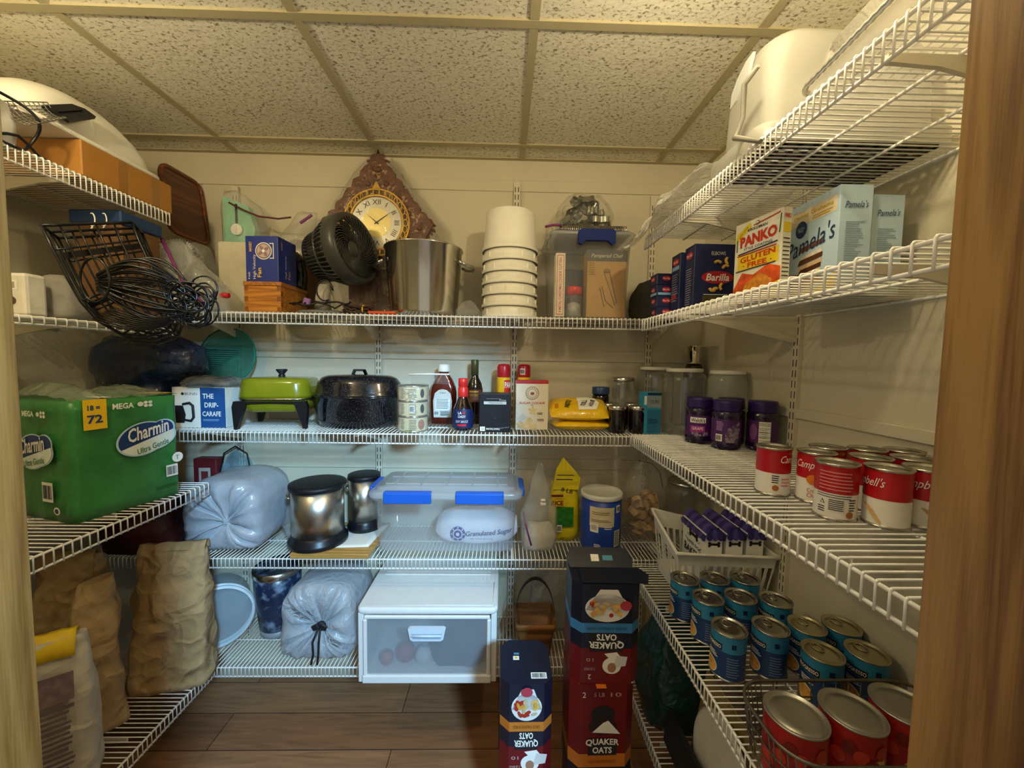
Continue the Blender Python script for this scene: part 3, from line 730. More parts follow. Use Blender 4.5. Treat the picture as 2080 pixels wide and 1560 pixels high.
# black table fan
X0 = sx(716, 1.52, .42)
t = thing('table_fan', 'black round table fan with ribbed cage on a grey stand', 'fan', (sx(657, 1.53, .2), 1.527, z))
FB = mat('#3f3f3c', .34, amt=.05); hc = V((X0-sx(660, 1.53, .2), -.005, .248))
axd = V((.95, -.30, .16)).normalized(); RT = axd.to_track_quat('Z', 'Y').to_matrix()
mb = MB(); mb.lathe([(.122, .028), (.132, .036), (.142, .030), (.146, .012), (.146, -.022), (.140, -.03), (.134, -.02), (.126, .012)], 56, hc, rot=RT*.91, cap0=False, cap1=False); mb.lathe([(.122, .028), (.126, .012)], 56, hc, rot=RT*.91, cap0=False, cap1=False); mb.build('front_ring', FB, t)
mb = MB()
for k in range(44):
    a0 = 2*PI*k/44
    P_ = [(RT*.91) @ V((r*math.cos(a0+1.1*(r-.03)/.1), r*math.sin(a0+1.1*(r-.03)/.1), .010+.022*((r-.03)/.095)**1)) +hc for r in (.032, .055, .08, .105, .126)]
    mb.tube(P_, .0021, 4)
mb.build('front_grille', FB, t)
mb = MB(); mb.lathe([(.036, -.01), (.036, .010), (.030, .016), (.012, .018), (.001, .018)], 28, hc, rot=RT*.91); mb.build('hub', FB, t)
mb = MB()
for k in range(46):
    a0 = 2*PI*k/46
    P_ = [(RT*.91) @ V((r*math.cos(a0), r*math.sin(a0), zz))+hc for r, zz in ((.142, -.022), (.136, -.05), (.118, -.085), (.104, -.12), (.100, -.152))]
    mb.tube(P_, .0030, 4)
mb.lathe([(.122, -.087), (.124, -.082), (.122, -.078)], 44, hc, rot=RT*.91, cap0=False, cap1=False)
mb.build('rear_cage', FB, t)
mb = MB(); mb.lathe([(.10, -.02), (.092, -.10), (.088, -.135), (.098, -.150), (.098, -.162), (.05, -.172), (.001, -.174)], 36, hc, rot=RT*.91); mb.build('motor_housing', mat('#191a19', .5), t)
mb = MB()
for k in range(5):
    a0 = 2*PI*k/5; mb.grid(lambda u, v, a0=a0: (RT*.91) @ V(((.03+.085*v)*math.cos(a0+.9*u), (.03+.085*v)*math.sin(a0+.9*u), -.012+.02*u))+hc, 5, 4)
mb.build('blades', mat('#3a3a38', .4), t)
mb = MB(); SG = mat('#aaa69a', .4); mb.loft([rrect(.055, .05, .015, 4, .015, .0), rrect(.05, .04, .015, 4, .07, .0), rrect(.045, .035, .014, 4, .115, .01)]); mb.build('stand', SG, t)
mb = MB(); mb.lathe([(.095, 0), (.098, .006), (.09, .012), (.04, .018), (.001, .018)], 40, (0, -.0, 0), sy=.75); mb.build('base_plate', mat('#6e6b66', .4), t)
mb = MB(); P_ = [V((-.09+.028*i, -.05+.02*math.sin(i*2.1), .03+.016*abs(math.sin(i*1.4)))) for i in range(9)]; mb.tube(P_, .003, 6); mb.tube([V((.03+.03*math.cos(a), -.05, .085+.038*math.sin(a))) for a in [q*.4 for q in range(14)]], .003, 6); mb.tube([V((-.10+.028*i, -.062+.01*math.cos(i), .018+.02*abs(math.sin(i*.9+1)))) for i in range(9)], .003, 6); mb.build('power_cord', BLACK, t)
mb = MB(); mb.box((-.03, -.062, .042), (.026, .012, .024), .004, 2, Ry(.3)); mb.build('cord_tie', mat('#8a63b0', .4), t)
# brown bundled cord and an orange strip
X0 = sx(728, 1.475, .19)
t = thing('extension_cord', 'small brown bundled cord tied with yellow, at the foot of the fan', 'cord', (X0, 1.475, z))
mb = MB(); rnd = random.Random(8)
for k in range(7):
    mb.tube([V((.05*math.cos(a)+rnd.gauss(0, .002), .012*math.sin(a)+rnd.gauss(0, .003), .016+.012*math.sin(a+k)+rnd.gauss(0, .001))) for a in [2*PI*i/16 for i in range(16)]], .0035, 5, True)
mb.build('cord_loops', mat('#3a251a', .5), t)
mb = MB(); mb.tube([V((.02, .016*math.cos(a), .016+.017*math.sin(a))) for a in [2*PI*i/14 for i in range(14)]], .0022, 5, True); mb.build('twist_tie', YEL, t)
o = MB(); o.box((0, 0, .005), (.10, .03, .009), .002, 1)
tag(o.build('orange_ruler', mat('#e0531c', .45), loc=(sx(777, 1.462, .17), 1.463, z)), 'flat bright orange strip lying before the stockpot', 'strip')

# ornate clock in plastic
X0 = sx(772, 1.69, .6); Yc = 1.695
t = thing('wall_clock', 'ornate carved brown clock with a gold dial, wrapped in clear plastic', 'clock', (X0, Yc, z))
BRN = mat('#633620', .5, amt=.22, scale=45, bump=.5, bscale=60); BRD = mat('#3a1c12', .6)
mb = MB(); mb.box((0, .01, .24), (.26, .06, .48), .004, 1); mb.build('case', wood('#6a3c1c', '#4a2712', 'Z', 5, .45), t)
mb = MB().m(BRN)
def roof_side(s):
    out = []; inn = []; n = 26
    for i in range(n+1):
        q = i/n; bx, bz = .225*q, .668-.29*q
        sc_ = .010*abs(math.sin(q*PI*6.5))+.006*abs(math.sin(q*PI*17))
        w_ = .075+.022*math.sin(q*PI)+(.03*max(0, q-.82)/.18)
        out.append((s*(bx+sc_*.7), bz+sc_*.8+(.012 if q > .92 else 0))); inn.append((s*max(0, bx-w_*.62*min(1, q*5+.05)), bz-w_*.95*(1 if q > .02 else .9)-.5*sc_))
    return out+inn[::-1]
mp = front(0, -.025, 0)
for s in (-1, 1):
    P_ = roof_side(s); k = len(P_)//2
    for i in range(k-1):
        q = [P_[i], P_[i+1], P_[2*k-2-i], P_[2*k-1-i]]
        if s > 0: q = q[::-1]
        mb.prism(q, mp, -.014, .014)
mb.m(BRD); rnd = random.Random(2)
LGT = mat('#a3865f', .45)
for s in (-1, 1):
    for i in range(46):
        q = rnd.uniform(.04, .97); u_ = rnd.uniform(.15, .85); bx, bz = .225*q, .668-.29*q; w_ = .08
        mb.oval(mp, s*(bx-w_*.6*u_), bz-w_*.85*u_, rnd.uniform(.004, .010), rnd.uniform(.0025, .005), rnd.choice((BRD, LGT, LGT)), .0146+.0004*(i % 5), 10, rnd.uniform(0, 3))
    for i in range(5):
        q = .1+.2*i; mb.m(BRN); mb.lathe([(.012, 0), (.010, .008), (.001, .011)], 12, mp(s*(.225*q-.03), .638-.29*q, .014), rot=Rx(PI/2))
mb.m(LGT)
for s in (-1, 1):
    for i in range(40):                               # pale openings between the carved scrolls
        q = rnd.uniform(.05, .98); u_ = rnd.uniform(.05, .9); bx, bz = .225*q, .668-.29*q; a0 = rnd.uniform(0, 6); r_ = rnd.uniform(.005, .013)
        mb.tube([mp(s*(bx-.05*u_)+r_*math.cos(a0+k_*.45), bz-.068*u_+r_*math.sin(a0+k_*.45), .0145) for k_ in range(6)], .0017, 4)
mb.m(BRN)
for s in (-1, 1):                                     # curls standing out along the roof line
    for i in range(13):
        q = .05+.077*i; r_ = .009 if 1 < i < 11 else .019; bx, bz = .225*q+.002, .672-.30*q
        mb.tube([mp(s*(bx+r_*(1-k_*.06)*math.cos(.6+k_*.55)), bz+r_*(1-k_*.06)*math.sin(.6+k_*.55), 0) for k_ in range(11)], .0042, 5)
    for i in range(4): mb.tube([mp(s*(.205+.03*math.cos(a)-.012*i), .365-.012*i+.02*math.sin(a), .004) for a in [k_*.5 for k_ in range(9)]], .004, 5)
mb.build('carved_roof', None, t)
mb = MB(); mb.lathe([(.016, 0), (.012, .014), (.001, .045)], 12, (0, -.025, .650), sy=.6); mb.build('finial', BRD, t)
dc = V((.000, -.045, aY(775, 453, 1.65).z-z)); mp = front(dc.x, dc.y, dc.z)
mb = MB().m(GOLD)
for k in range(30):
    a = 2*PI*k/30; mb.tube([mp(.118*math.cos(a)+.010*math.cos(b)*math.cos(a), .118*math.sin(a)+.014*math.sin(b), .006) for b in [2*PI*i/8 for i in range(8)]], .0028, 4, True)
mb.lathe([(.104, 0), (.104, .010), (.112, .010), (.112, 0)], 48, dc, rot=Rx(PI/2), cap0=False, cap1=False)
mb.lathe([(.130, 0), (.130, .008), (.136, .008), (.136, 0)], 48, dc, rot=Rx(PI/2), cap0=False, cap1=False); mb.prism([(-.02, .13), (.02, .13), (0, .165)], mp, 0, .006); mb.build('gold_bezel', GOLD, t)
mb = MB(); mb.m(mat('#7c6a42', .5, .5)); mb.lathe([(.130, 0), (.130, .002), (.001, .002)], 48, dc, rot=Rx(PI/2))
mb.oval(mp, 0, 0, .102, .102, mat('#c9c5b4', .35, .4), .004, 48); mb.oval(mp, 0, 0, .058, .058, mat('#e3cf84', .35, .3), .005, 40)
for i in range(12):
    a = PI/2-2*PI*i/12; st = ['XII', 'I', 'II', 'III', 'IIII', 'V', 'VI', 'VII', 'VIII', 'IX', 'X', 'XI'][i]; mb.text(mp, st, .082*math.cos(a), .082*math.sin(a), INK, .02, off=.0056, rot=a-PI/2)
mb.build('dial', None, t)
mb = MB()
for a, L_ in ((.62, .085), (2.45, .055)): mb.prism([(-.01*math.cos(a)-.0025*math.sin(a), -.01*math.sin(a)+.0025*math.cos(a)), (-.01*math.cos(a)+.0025*math.sin(a), -.01*math.sin(a)-.0025*math.cos(a)), (L_*math.cos(a), L_*math.sin(a))], mp, .007, .008)
mb.build('hands', BLACK, t)
mb = MB()
pouch(mb, [(.40, .09, 0, .02, -.02), (.46, .10, .16, .02, -.02), (.50, .11, .33, .01, -.025), (.42, .10, .42, 0, -.025), (.24, .085, .56, 0, -.025), (.06, .05, .66, 0, -.02)], amp=.010, sc=12, seed=31, fine=.7); mb.build('plastic_wrap', film('#f6f6f0', .035, .06, .9, 26, name='clear_wrap', edge=.9), t)

# stockpot
X0 = sx(861, 1.585, .3)
t = thing('stockpot', 'tall stainless steel stockpot with two loop handles on the back shelf', 'pot', (X0, 1.590, z))
PS = mat('#dad6cc', .17, 1, amt=.02)
mb = MB(); mb.lathe([(.120, 0), (.128, .004), (.132, .02), (.150, .262), (.155, .266), (.155, .270), (.149, .270), (.146, .262), (.128, .012), (.001, .010)], 64); mb.build('pot_body', PS, t)
for s, a0 in ((-1, PI-.0), (1, 0)):
    mb = MB(); r_ = .147; zz = .205
    mb.tube([(s*(r_-.002), -.06, zz+.010), (s*(r_+.02), -.056, zz), (s*(r_+.045), -.03, zz-.006), (s*(r_+.05), 0, zz-.006), (s*(r_+.045), .03, zz-.006), (s*(r_+.02), .056, zz), (s*(r_-.002), .06, zz+.010)], .006, 8); mb.build('handle', STEEL, t)
# small clear bag
o = MB(); pouch(o, [(.09, .08, 0), (.10, .08, .025), (.06, .05, .05), (.02, .02, .065)], amp=.01, sc=24, seed=41)
tag(o.build('small_bag', CLEAR, loc=(sx(945, 1.56, .19)+.012, 1.53, z)), 'small crumpled clear bag between stockpot and white buckets', 'bag')
# nested white buckets
X0 = sx(1036, 1.565, .4); BK = mat('#efebdc', .32, amt=.015)
for k in range(7):
    zz = k*.0430
    mb = MB()
    if k < 6:
        mb.lathe([(.110, 0), (.1115, .002), (.1115, .010), (.107, .012), (.1045, .030), (.101, .046), (.099, .0465), (.104, .012), (.108, .0)], 48, cap0=False, cap1=False)
        for q in range(10): a = 2*PI*q/10+k*.4; mb.box((.1065*math.cos(a), .1065*math.sin(a), .022), (.004, .004, .020), 0, rot=None)
    else:
        mb.lathe([(.110, 0), (.1115, .002), (.1115, .010), (.107, .012), (.103, .045), (.0965, .148), (.090, .153), (.001, .153)], 48, cap0=False)
    lb = ['lowest white bucket in the inverted stack on the back shelf', 'second white bucket from the bottom of the inverted stack', 'third white bucket from the bottom of the inverted stack', 'middle white bucket of the seven stacked upside down', 'third white bucket from the top of the inverted stack', 'white bucket directly under the topmost one of the stack', 'topmost white bucket of the stack, its base turned up'][k]
    tag(mb.build('white_bucket', BK, loc=(X0, 1.575, z+zz)), lb, 'bucket', 'white nested buckets')

# clear tote with navy handles
xl, xr = sx(1118, 1.462, .3), sx(1284, 1.462, .3); w = xr-xl; X0 = (xl+xr)/2
t = thing('storage_tote', 'tall clear plastic tote with navy latch handles, packed with baking things', 'tote', (X0, 1.462+.135, z))
TOTE = film('#dfe3e6', .20, .12, .05, 10, name='tote_plastic', edge=.45)
mb = MB(); mb.loft([rrect(w*.90, .25, .03, 4, .001), rrect(w*.91, .255, .03, 4, .004), rrect(w*.99, .27, .03, 4, .285), rrect(w*1.06, .288, .035, 4, .290), rrect(w*1.07, .29, .035, 4, .305)], True, False); mb.build('tote_body', TOTE, t)
mb = MB(); mb.loft([rrect(w*1.08, .295, .036, 4, .303), rrect(w*1.09, .30, .036, 4, .310), rrect(w*1.02, .28, .03, 4, .318), rrect(w*.98, .26, .03, 4, .316)], False, True); mb.build('tote_lid', film('#cfd3d6', .45, .2, .05, 10, name='lid_plastic'), t)
NB = mat('#1e2c66', .6, spec=.08)
mb = MB(); mp = front(0, -.150, 0); pts = [(-.085, .268), (-.07, .262), (-.05, .277), (.05, .277), (.07, .262), (.085, .268), (.085, .310), (.07, .318), (-.07, .318), (-.085, .310)]
mb.prism([(x*.8+.012, y) for x, y in pts], mp, -.004, .012); mb.build('latch_handle', NB, t)
mb = MB(); pts = rrect(w*.98, .26, .03, 4, .3165); mb.tube([V((p.x, p.y, .320)) for p in pts], .003, 6, True); mb.build('lid_seal', NB, t)
t2 = thing('cutter_box', 'tall cream carton of metal cookie cutters seen inside the clear tote', 'box', (X0-.113, 1.462+.045, z+.0055))
mb = MB().m(mat('#e7d9bb', .5)); mb.box((0, .0, .118), (.036, .05, .236), .001, 1); mp = front(-.018, -.025, 0)
mb.rect(mp, .018, .118, .026, .222, REDI, .0006); mb.rect(mp, .018, .118, .022, .216, mat('#efe2c6', .5), .0009); mb.text(mp, '8 METAL CHRISTMAS COOKIE CUTTERS', .018, .118, REDI, .010, .205, rot=PI/2, bold=.015, off=.0015); mb.build('carton', None, t2)
t2 = thing('sprinkle_jar', 'clear jar with a bright red lid seen inside the tall clear tote', 'jar', (X0-.056, 1.462+.045, z+.0055))
mb = MB(); mb.lathe([(.027, 0), (.029, .004), (.029, .075), (.026, .085)], 24, cap1=False); mb.build('jar_glass', GLASS, t2)
mb = MB(); mb.lathe([(.030, .085), (.030, .108), (.027, .114), (.001, .115)], 24); mb.build('jar_lid', mat('#d8302c', .35), t2)
mb = MB(); mb.lathe([(.026, .003), (.026, .05), (.001, .06)], 20, fn=lambda q, a: q+ns(q, 60, .004, 2)); mb.build('jar_filling', mat('#b5b2a4', .5, .4, amt=.3, scale=60), t2)
t2 = thing('pastry_press_box', 'kraft cookie press box with a dark top band inside the clear tote', 'box', (X0+.062, 1.462+.055, z+.0055))
KR = mat('#b98f4d', .6); mb = MB().m(KR); mb.box((0, 0, .125), (.148, .07, .25), .001, 1); mp = front(-.0775, -.035, 0)
mb.rect(mp, .0775, .229, .155, .042, mat('#4b4540', .5), .0006); mb.text(mp, 'Pampered Chef', .0775, .227, mat('#d7cba9', .5), .018, .12, shear=.25, off=.0011)
SK = mat('#5d431f', .6)
for (x1, y1, x2, y2) in ((.068, .165, .112, .045), (.088, .168, .118, .052), (.066, .168, .088, .170), (.060, .115, .075, .060), (.052, .110, .066, .055), (.075, .060, .105, .035), (.066, .055, .070, .040)):
    mb.m(SK); mb.tube([mp(x1, y1, .0012), mp(x2, y2, .0012)], .0011, 4)
mb.oval(mp, .078, .172, .014, .009, mat('#8a6a35', .6), .0008); mb.lines(mp, .022, .18, .025, .05, 6, mat('#86662f', .6), .001); mb.build('carton', None, t2)
# more contents, dim shapes deeper in the tote
o = MB(); o.box((0, 0, .10), (.11, .07, .20), .004, 1); tag(o.build('dark_box', mat('#3c3d42', .6), loc=(X0-.045, 1.462+.165, z+.0055)), 'dark box deep inside the tall clear tote', 'box')
# foil pan and cookie cutters on the tote
t = thing('foil_pan', 'shallow crimped foil pan upside down on the clear tote lid', 'pan', (X0+.018, 1.60, z+.3235))
mb = MB(); mb.loft([rrect(.29, .22, .03, 5, 0), rrect(.29, .22, .03, 5, .004), rrect(.255, .19, .03, 5, .0055), rrect(.245, .18, .03, 5, .030), rrect(.12, .09, .02, 5, .031)]);
for k in range(34): mb.tube([(-.122+.0074*k, -.0965, .006), (-.121+.0073*k, -.091, .030)], .0018, 4)
mb.build('foil_shell', mat('#cfcbbf', .28, 1, bump=.2, bscale=90), t)
t = thing('cutter_bag', 'clear bag heaped with metal cookie cutters on the foil pan', 'bag', (sx(1187, 1.6, .65), 1.60, z+.355))
CS = mat('#8d8f86', .25, .9, amt=.15); rnd = random.Random(12)
for k in range(24):
    mb = MB(); r_ = rnd.uniform(.022, .036); lob = rnd.choice((2, 3, 4, 5)); am = rnd.uniform(.1, .35); h_ = .022
    Rr = Matrix.Rotation(rnd.uniform(0, PI), 3, 'Z') @ Matrix.Rotation(rnd.uniform(-1.3, 1.3), 3, 'X') @ Matrix.Rotation(rnd.uniform(0, 6), 3, 'Z')
    lvl = k % 3; rad = (.078, .058, .03)[lvl]; c = V((rad*math.cos(k*2.4), .6*rad*math.sin(k*2.4), .036+.036*lvl))
    fn = lambda q, a, l=lob, am=am: V((q.x*(1+am*math.cos(l*a)), q.y*(1+am*math.cos(l*a)), q.z))
    mb.lathe([(r_, -h_/2), (r_, h_/2)], 30, c, rot=Rr, fn=fn, cap0=False, cap1=False)
    for p in mb.v: p.z = max(p.z, .002)
    mb.build('cookie_cutter', mat('#7f9a72', .4, .3) if k in (4, 9) else CS, t)
mb = MB(); pouch(mb, [(.22, .15, 0), (.235, .16, .05), (.20, .13, .10), (.13, .08, .135), (.05, .03, .15)], amp=.010, sc=16, seed=51); mb.build('bag_film', film('#f6f6f0', .035, .06, .9, 26, name='clear_wrap', edge=.9), t)
mb = MB(); mb.tube([(-.16, -.05, .004), (-.13, -.06, .008), (-.10, -.065, .006)], .005, 6); mb.build('zip_strip', PURPLE, t)
# grey sack in the corner
o = MB(); pouch(o, [(.17, .13, 0), (.18, .14, .06), (.16, .12, .13), (.12, .09, .17), (.07, .05, .165)], amp=.014, sc=13, seed=61)
tag(o.build('grey_sack', mat('#4c4a42', .85, amt=.25, scale=20, bump=.5, bscale=40), loc=(sx(1325, 1.65, .2), 1.655, z)), 'slumped dark grey sack in the corner behind the pasta boxes', 'sack')

# ================================================================== LEFT: TISSUE PACK
t = thing('toilet_paper_pack', 'big green plastic-wrapped pack of toilet rolls on the left shelf', 'toilet paper', (-1.169, 1.063, ZL3), rz=0)
a_ = math.atan2(1.32-1.063, -1.094+1.169)-PI/2           # the long face turns a little from the shelf edge
t.rotation_euler = (0, 0, a_)
GRN = mat('#3a8040', .32, amt=.25, scale=9, bump=.5, bscale=22); GRD = mat('#1c5a26', .35)
Lp, Hp, Dp = .269, .335, .36
mb = MB().m(GRN)
rings = []
for k in range(12):
    z_ = Hp*k/11; r = rrect(Dp, Lp, .018, 3, z_, -Dp/2, Lp/2)
    r2 = []
    for i, p in enumerate(r):
        r2.append(p+ns(p, 9, .004, 3)*(0 if k == 0 else 1))
        if k == 11: r2[-1].z += .010*noise.noise(p*14)
        if k == 0: r2[-1].z = 0
    rings.append(r2)
mb.loft(rings); R_ = flat((.0045, 0, 0), (0, 1, 0), (0, 0, 1)); 
LB = mat('#bfdce8', .4); CN = mat('#1d3a72', .4); CW = mat('#e6efe6', .45); GT = mat('#2f7a46', .5); WHT = PAPERW
def cloud(cx, cy, s, mp, o0):
    def blob(k):
        P_ = []
        for i in range(56):                           # outline of a big oval joined to a small one at its upper right
            a = 2*PI*i/56; dx, dy = math.cos(a), math.sin(a); best = 0
            for ex, ey, rx, ry in ((0, 0, .80, .60), (.62, .20, .42, .36), (.35, -.06, .72, .46)):
                A_ = (dx/rx)**2+(dy/ry)**2; B_ = -2*(dx*ex/rx**2+dy*ey/ry**2); C_ = (ex/rx)**2+(ey/ry)**2-1; D_ = B_*B_-4*A_*C_
                if D_ > 0: best = max(best, (-B_+math.sqrt(D_))/(2*A_))
            P_.append((cx+s*k*(best*dx-.12)+0, cy+s*k*best*dy+s*.10*best*dx))
        return P_
    mb.poly(mp, blob(1.04), LB, o0); B = blob(.97); mb.poly(mp, B, CN, o0+.0005)
    low = [p for p in B if p[1] < cy-.02*s+(p[0]-cx)*.30+s*.0]
    low.sort(key=lambda p: math.atan2(p[1]-(cy-.3*s), p[0]-cx)); mb.poly(mp, low, CW, o0+.001)
cloud(.172, .208, .083, R_, .006)
mb.text(R_, 'Charmin', .176, .232, WHT, .042, .112, off=.008, shear=.35, rot=.20, bold=.02)
mb.text(R_, 'Ultra Gentle', .186, .180, GT, .018, .088, off=.0085, shear=.2, rot=.24, bold=.012)
mb.rect(R_, .050, .298, .052, .085, YEL, .0045); mb.text(R_, '18 =', .047, .317, CN, .015, .027, off=.0055, bold=.03); mb.text(R_, '72', .049, .285, CN, .024, .034, off=.0055, bold=.03)
mb.text(R_, 'MEGA', .115, .315, WHT, .017, .052, off=.0055, bold=.03)
mb.oval(R_, .158, .316, .008, .007, WHT, .0055)
for dx in (0, .012):
    for dy in (0, .010): mb.oval(R_, .172+dx, .310+dy, .0055, .0045, WHT, .0055)
mb.oval(R_, .256, .128, .0165, .0165, WHT, .0055); mb.text(R_, 'T', .255, .128, GT, .014, off=.0065)
mb.barcode(R_, .238, .088, .034, .038, WHT, INK, .0055)
mb.lines(R_, .225, .040, .07, .012, 2, GRD, .0055)
Fp = flat((-Dp, -.0048, 0), (1, 0, 0), (0, 0, 1))
cloud(Dp-.125, .195, .080, Fp, .0075); mb.text(Fp, 'Charmin', Dp-.130, .215, WHT, .042, .105, off=.0105, shear=.35, rot=.18, bold=.02); mb.text(Fp, 'Ultra Gentle', Dp-.125, .168, GT, .018, .088, off=.0105, shear=.2, rot=.2, bold=.012)
mb.text(Fp, 'MEGA', Dp-.150, .300, WHT, .016, .05, off=.0055, bold=.03); mb.oval(Fp, Dp-.108, .30, .007, .006, WHT, .0055)
for dx in (0, .012):
    for dy in (0, .010): mb.oval(Fp, Dp-.094+dx, .295+dy, .005, .0045, WHT, .0055)
mb.barcode(Fp, Dp-.085, .085, .045, .055, WHT, INK, .0055); mb.oval(Fp, Dp-.05, .035, .013, .011, WHT, .0055); mb.oval(Fp, Dp-.05, .035, .008, .007, CN, .006)
mb.build('wrapped_rolls', None, t)
mb = MB(); mb.rect(topf(-.075, .03, Hp+.006), .04, .05, .07, .03, WHT, .002)
mb.rect(topf(-.09, .185, Hp+.006), .045, .05, .085, .05, YEL, .002); mb.build('top_print', None, t)
mb = MB()
mb.grid(lambda u, v: V((-.30+.30*u, .0+.12*v, Hp+.004+.045*math.sin(PI*u)*math.sin(PI*min(1, v*1.0+.1))+.012*noise.noise(V((u*6, v*6, 1))))), 18, 12)
mb.grid(lambda u, v: V((-.24+.24*u, .10+.17*v, Hp+.004+.03*math.sin(PI*u)*math.sin(PI*v)+.012*noise.noise(V((u*6, v*6, 8))))), 18, 12)
mb.build('loose_wrap', film('#dfe6cf', .35, .12, .6, 22, name='loose_wrap'), t)

# ================================================================== SECOND BACK SHELF
z = Z3
o = MB(); pouch(o, [(.24, .24, 0), (.26, .26, .08), (.26, .25, .17, .0), (.40, .17, .22, .07, -.045), (.38, .16, .30, .07, -.045), (.22, .12, .345, .02)], amp=.017, sc=9, seed=71, fine=.6)
tag(o.build('trash_bag', film('#1e3560', .93, .12, .8, 22, .9, 'navy_film', .7), loc=(-1.44, 1.590, z)), 'bulky dark navy plastic bag in the shadowed left back corner', 'bag')
X1, X2 = -1.262, -1.062
t = thing('coffee_maker_box', 'white and blue carafe carton standing between green pack and green skillet', 'box', ((X1+X2)/2, 1.50+.09, z))
w = X2-X1; mb = MB().m(PAPERW); mb.box((0, 0, .0775), (w, .18, .155), .001, 1); mp = front(-w/2, -.09, 0); BB = mat('#1f4f8c', .45)
mb.rect(mp, w-.047, .0775, .094, .153, BB)
for i, st in enumerate(('THE', 'DRIP-', 'CARAFE')): mb.text(mp, st, w-.052+(0 if i else -.012), .122-.034*i, PAPERW, .019, (.042, .052, .07)[i], bold=.02)
mb.lines(mp, w-.05, .030, .07, .008, 2, mat('#8fb0d0', .5))
mb.text(mp, 'BUNN', .072, .130, mat('#6a6a6e', .5), .010, .046); mb.oval(mp, .040, .130, .0055, .0055, INK)
mb.poly(mp, [(-.0+.004, .018), (.044, .018), (.050, .05), (.040, .085), (.004, .085)], INK, .0006)
mb.m(INK); mb.tube([mp(.040, .09, .001), mp(.066, .095, .001), mp(.078, .085, .001), mp(.080, .04, .001), mp(.070, .026, .001), mp(.046, .03, .001)], .0045, 5); mb.build('carton', None, t)
o = MB(); pouch(o, [(.19, .15, 0), (.21, .17, .012), (.17, .14, .030), (.08, .07, .042)], amp=.012, sc=18, seed=73)
tag(o.build('crumpled_bag', film('#a8a9a6', .55, .15, .7, 26, name='grey_film'), loc=(-1.145, 1.565, z+.156)), 'crumpled grey see-through bag on the white and blue carafe carton', 'bag')
# teal strainer lid
TEAL = film('#1f8f7c', .72, .2, .03, 10, name='teal_plastic', edge=.3)
t = thing('strainer', 'round teal plastic strainer disc leaning on the back wall behind the carafe carton', 'strainer', (-1.178, 1.672, z+.157))
Rt = Rx(PI/2-.14); c = V((0, .018, .118))
mb = MB(); mb.lathe([(.118, 0), (.121, .006), (.115, .010)], 48, c, rot=Rt, cap0=False, cap1=False); mb.build('rim', mat('#1c7a6a', .35), t)
mb = MB(); mb.lathe([(.118, .002), (.112, -.004), (.001, -.006)], 48, c, rot=Rt, cap0=False); mb.build('disc', TEAL, t)
mb = MB()
for k in range(-11, 12):
    y_ = k*.0088; h_ = math.sqrt(max(0, .110**2-y_**2))
    if k < 4: mb.tube([Rt @ V((-h_, y_, .004))+c, Rt @ V((min(h_, .02+.01*k), y_, .004))+c], .0016, 4)
mb.build('slats', mat('#1c6a5e', .4), t)
# electric skillet
t = thing('electric_skillet', 'avocado green electric skillet with black legs and lid knob', 'skillet', (-.903, 1.600, z), rz=.14)
AV = mat('#7c7e12', .22, amt=.04, coat=.5); AVD = mat('#7c7e12', .3, coat=.4); w, d = .262, .225
mb = MB(); mb.loft([rrect(w*.80, d*.78, .05, 6, .062), rrect(w*.86, d*.84, .05, 6, .066), rrect(w*.96, d*.94, .05, 6, .110)]); mb.build('pan', AVD, t)
mb = MB(); mb.loft([rrect(w*1.0, d*.99, .055, 6, .110), rrect(w*1.01, d*1.0, .055, 6, .116)]); mb.build('rim', STEEL, t)
mb = MB(); mb.loft([rrect(w*.99, d*.98, .055, 6, .116), rrect(w*.99, d*.98, .055, 6, .128), rrect(w*.95, d*.93, .055, 6, .172), rrect(w*.91, d*.89, .05, 6, .186), rrect(w*.82, d*.80, .045, 6, .192), rrect(w*.3, d*.3, .02, 6, .196)]); mb.build('lid', AV, t)
mb = MB(); mb.lathe([(.012, .192), (.013, .200), (.010, .206), (.022, .222), (.020, .226), (.001, .226)], 24); mb.build('lid_knob', BLACK, t)
for sxx, sy in ((-1, -1), (1, -1), (-1, 1), (1, 1)):
    mb = MB(); mp = front(sxx*(w*.33), sy*(d*.42)-.008, 0); q = sxx
    pts = [(.030*q, 0), (.040*q, 0), (.046*q, .085), (.040*q, .106), (-.09*q, .106), (-.09*q, .100), (.0*q, .097), (.012*q, .06)]
    if q < 0: pts = pts[::-1]
    mb.prism(pts, mp, -.012, .012); mb.build('leg', BLACK, t)
# speckled roaster
def speckle():
    m, nt, out = mk('speckled_enamel'); N = nt.nodes; L = nt.links
    p = N.new('ShaderNodeBsdfPrincipled'); p.inputs['Roughness'].default_value = .14; p.inputs['Coat Weight'].default_value = .4
    tc = N.new('ShaderNodeTexCoord'); v = N.new('ShaderNodeTexNoise'); v.inputs['Scale'].default_value = 300; v.inputs['Detail'].default_value = 2; L.new(tc.outputs['Object'], v.inputs['Vector'])
    r = N.new('ShaderNodeValToRGB'); r.color_ramp.elements[0].position = .62; r.color_ramp.elements[0].color = lin('#101014'); r.color_ramp.elements[1].position = .76; r.color_ramp.elements[1].color = lin('#77777a')
    L.new(v.outputs['Fac'], r.inputs['Fac']); L.new(r.outputs['Color'], p.inputs['Base Color']); L.new(p.outputs[0], out.inputs[0]); return m
SPK = speckle()
t = thing('roasting_pan', 'black speckled enamel oval roaster with a domed lid', 'roaster', (sx(730, 1.6, -.2), 1.606, z))
mb = MB(); mb.lathe([(.145, 0), (.158, .008), (.166, .03), (.174, .118), (.181, .121), (.181, .125), (.172, .124)], 56, sy=.68, cap1=False)
for s in (-1, 1): mb.box((s*.176, 0, .108), (.02, .07, .006), .002, 1)
mb.build('pan', SPK, t)
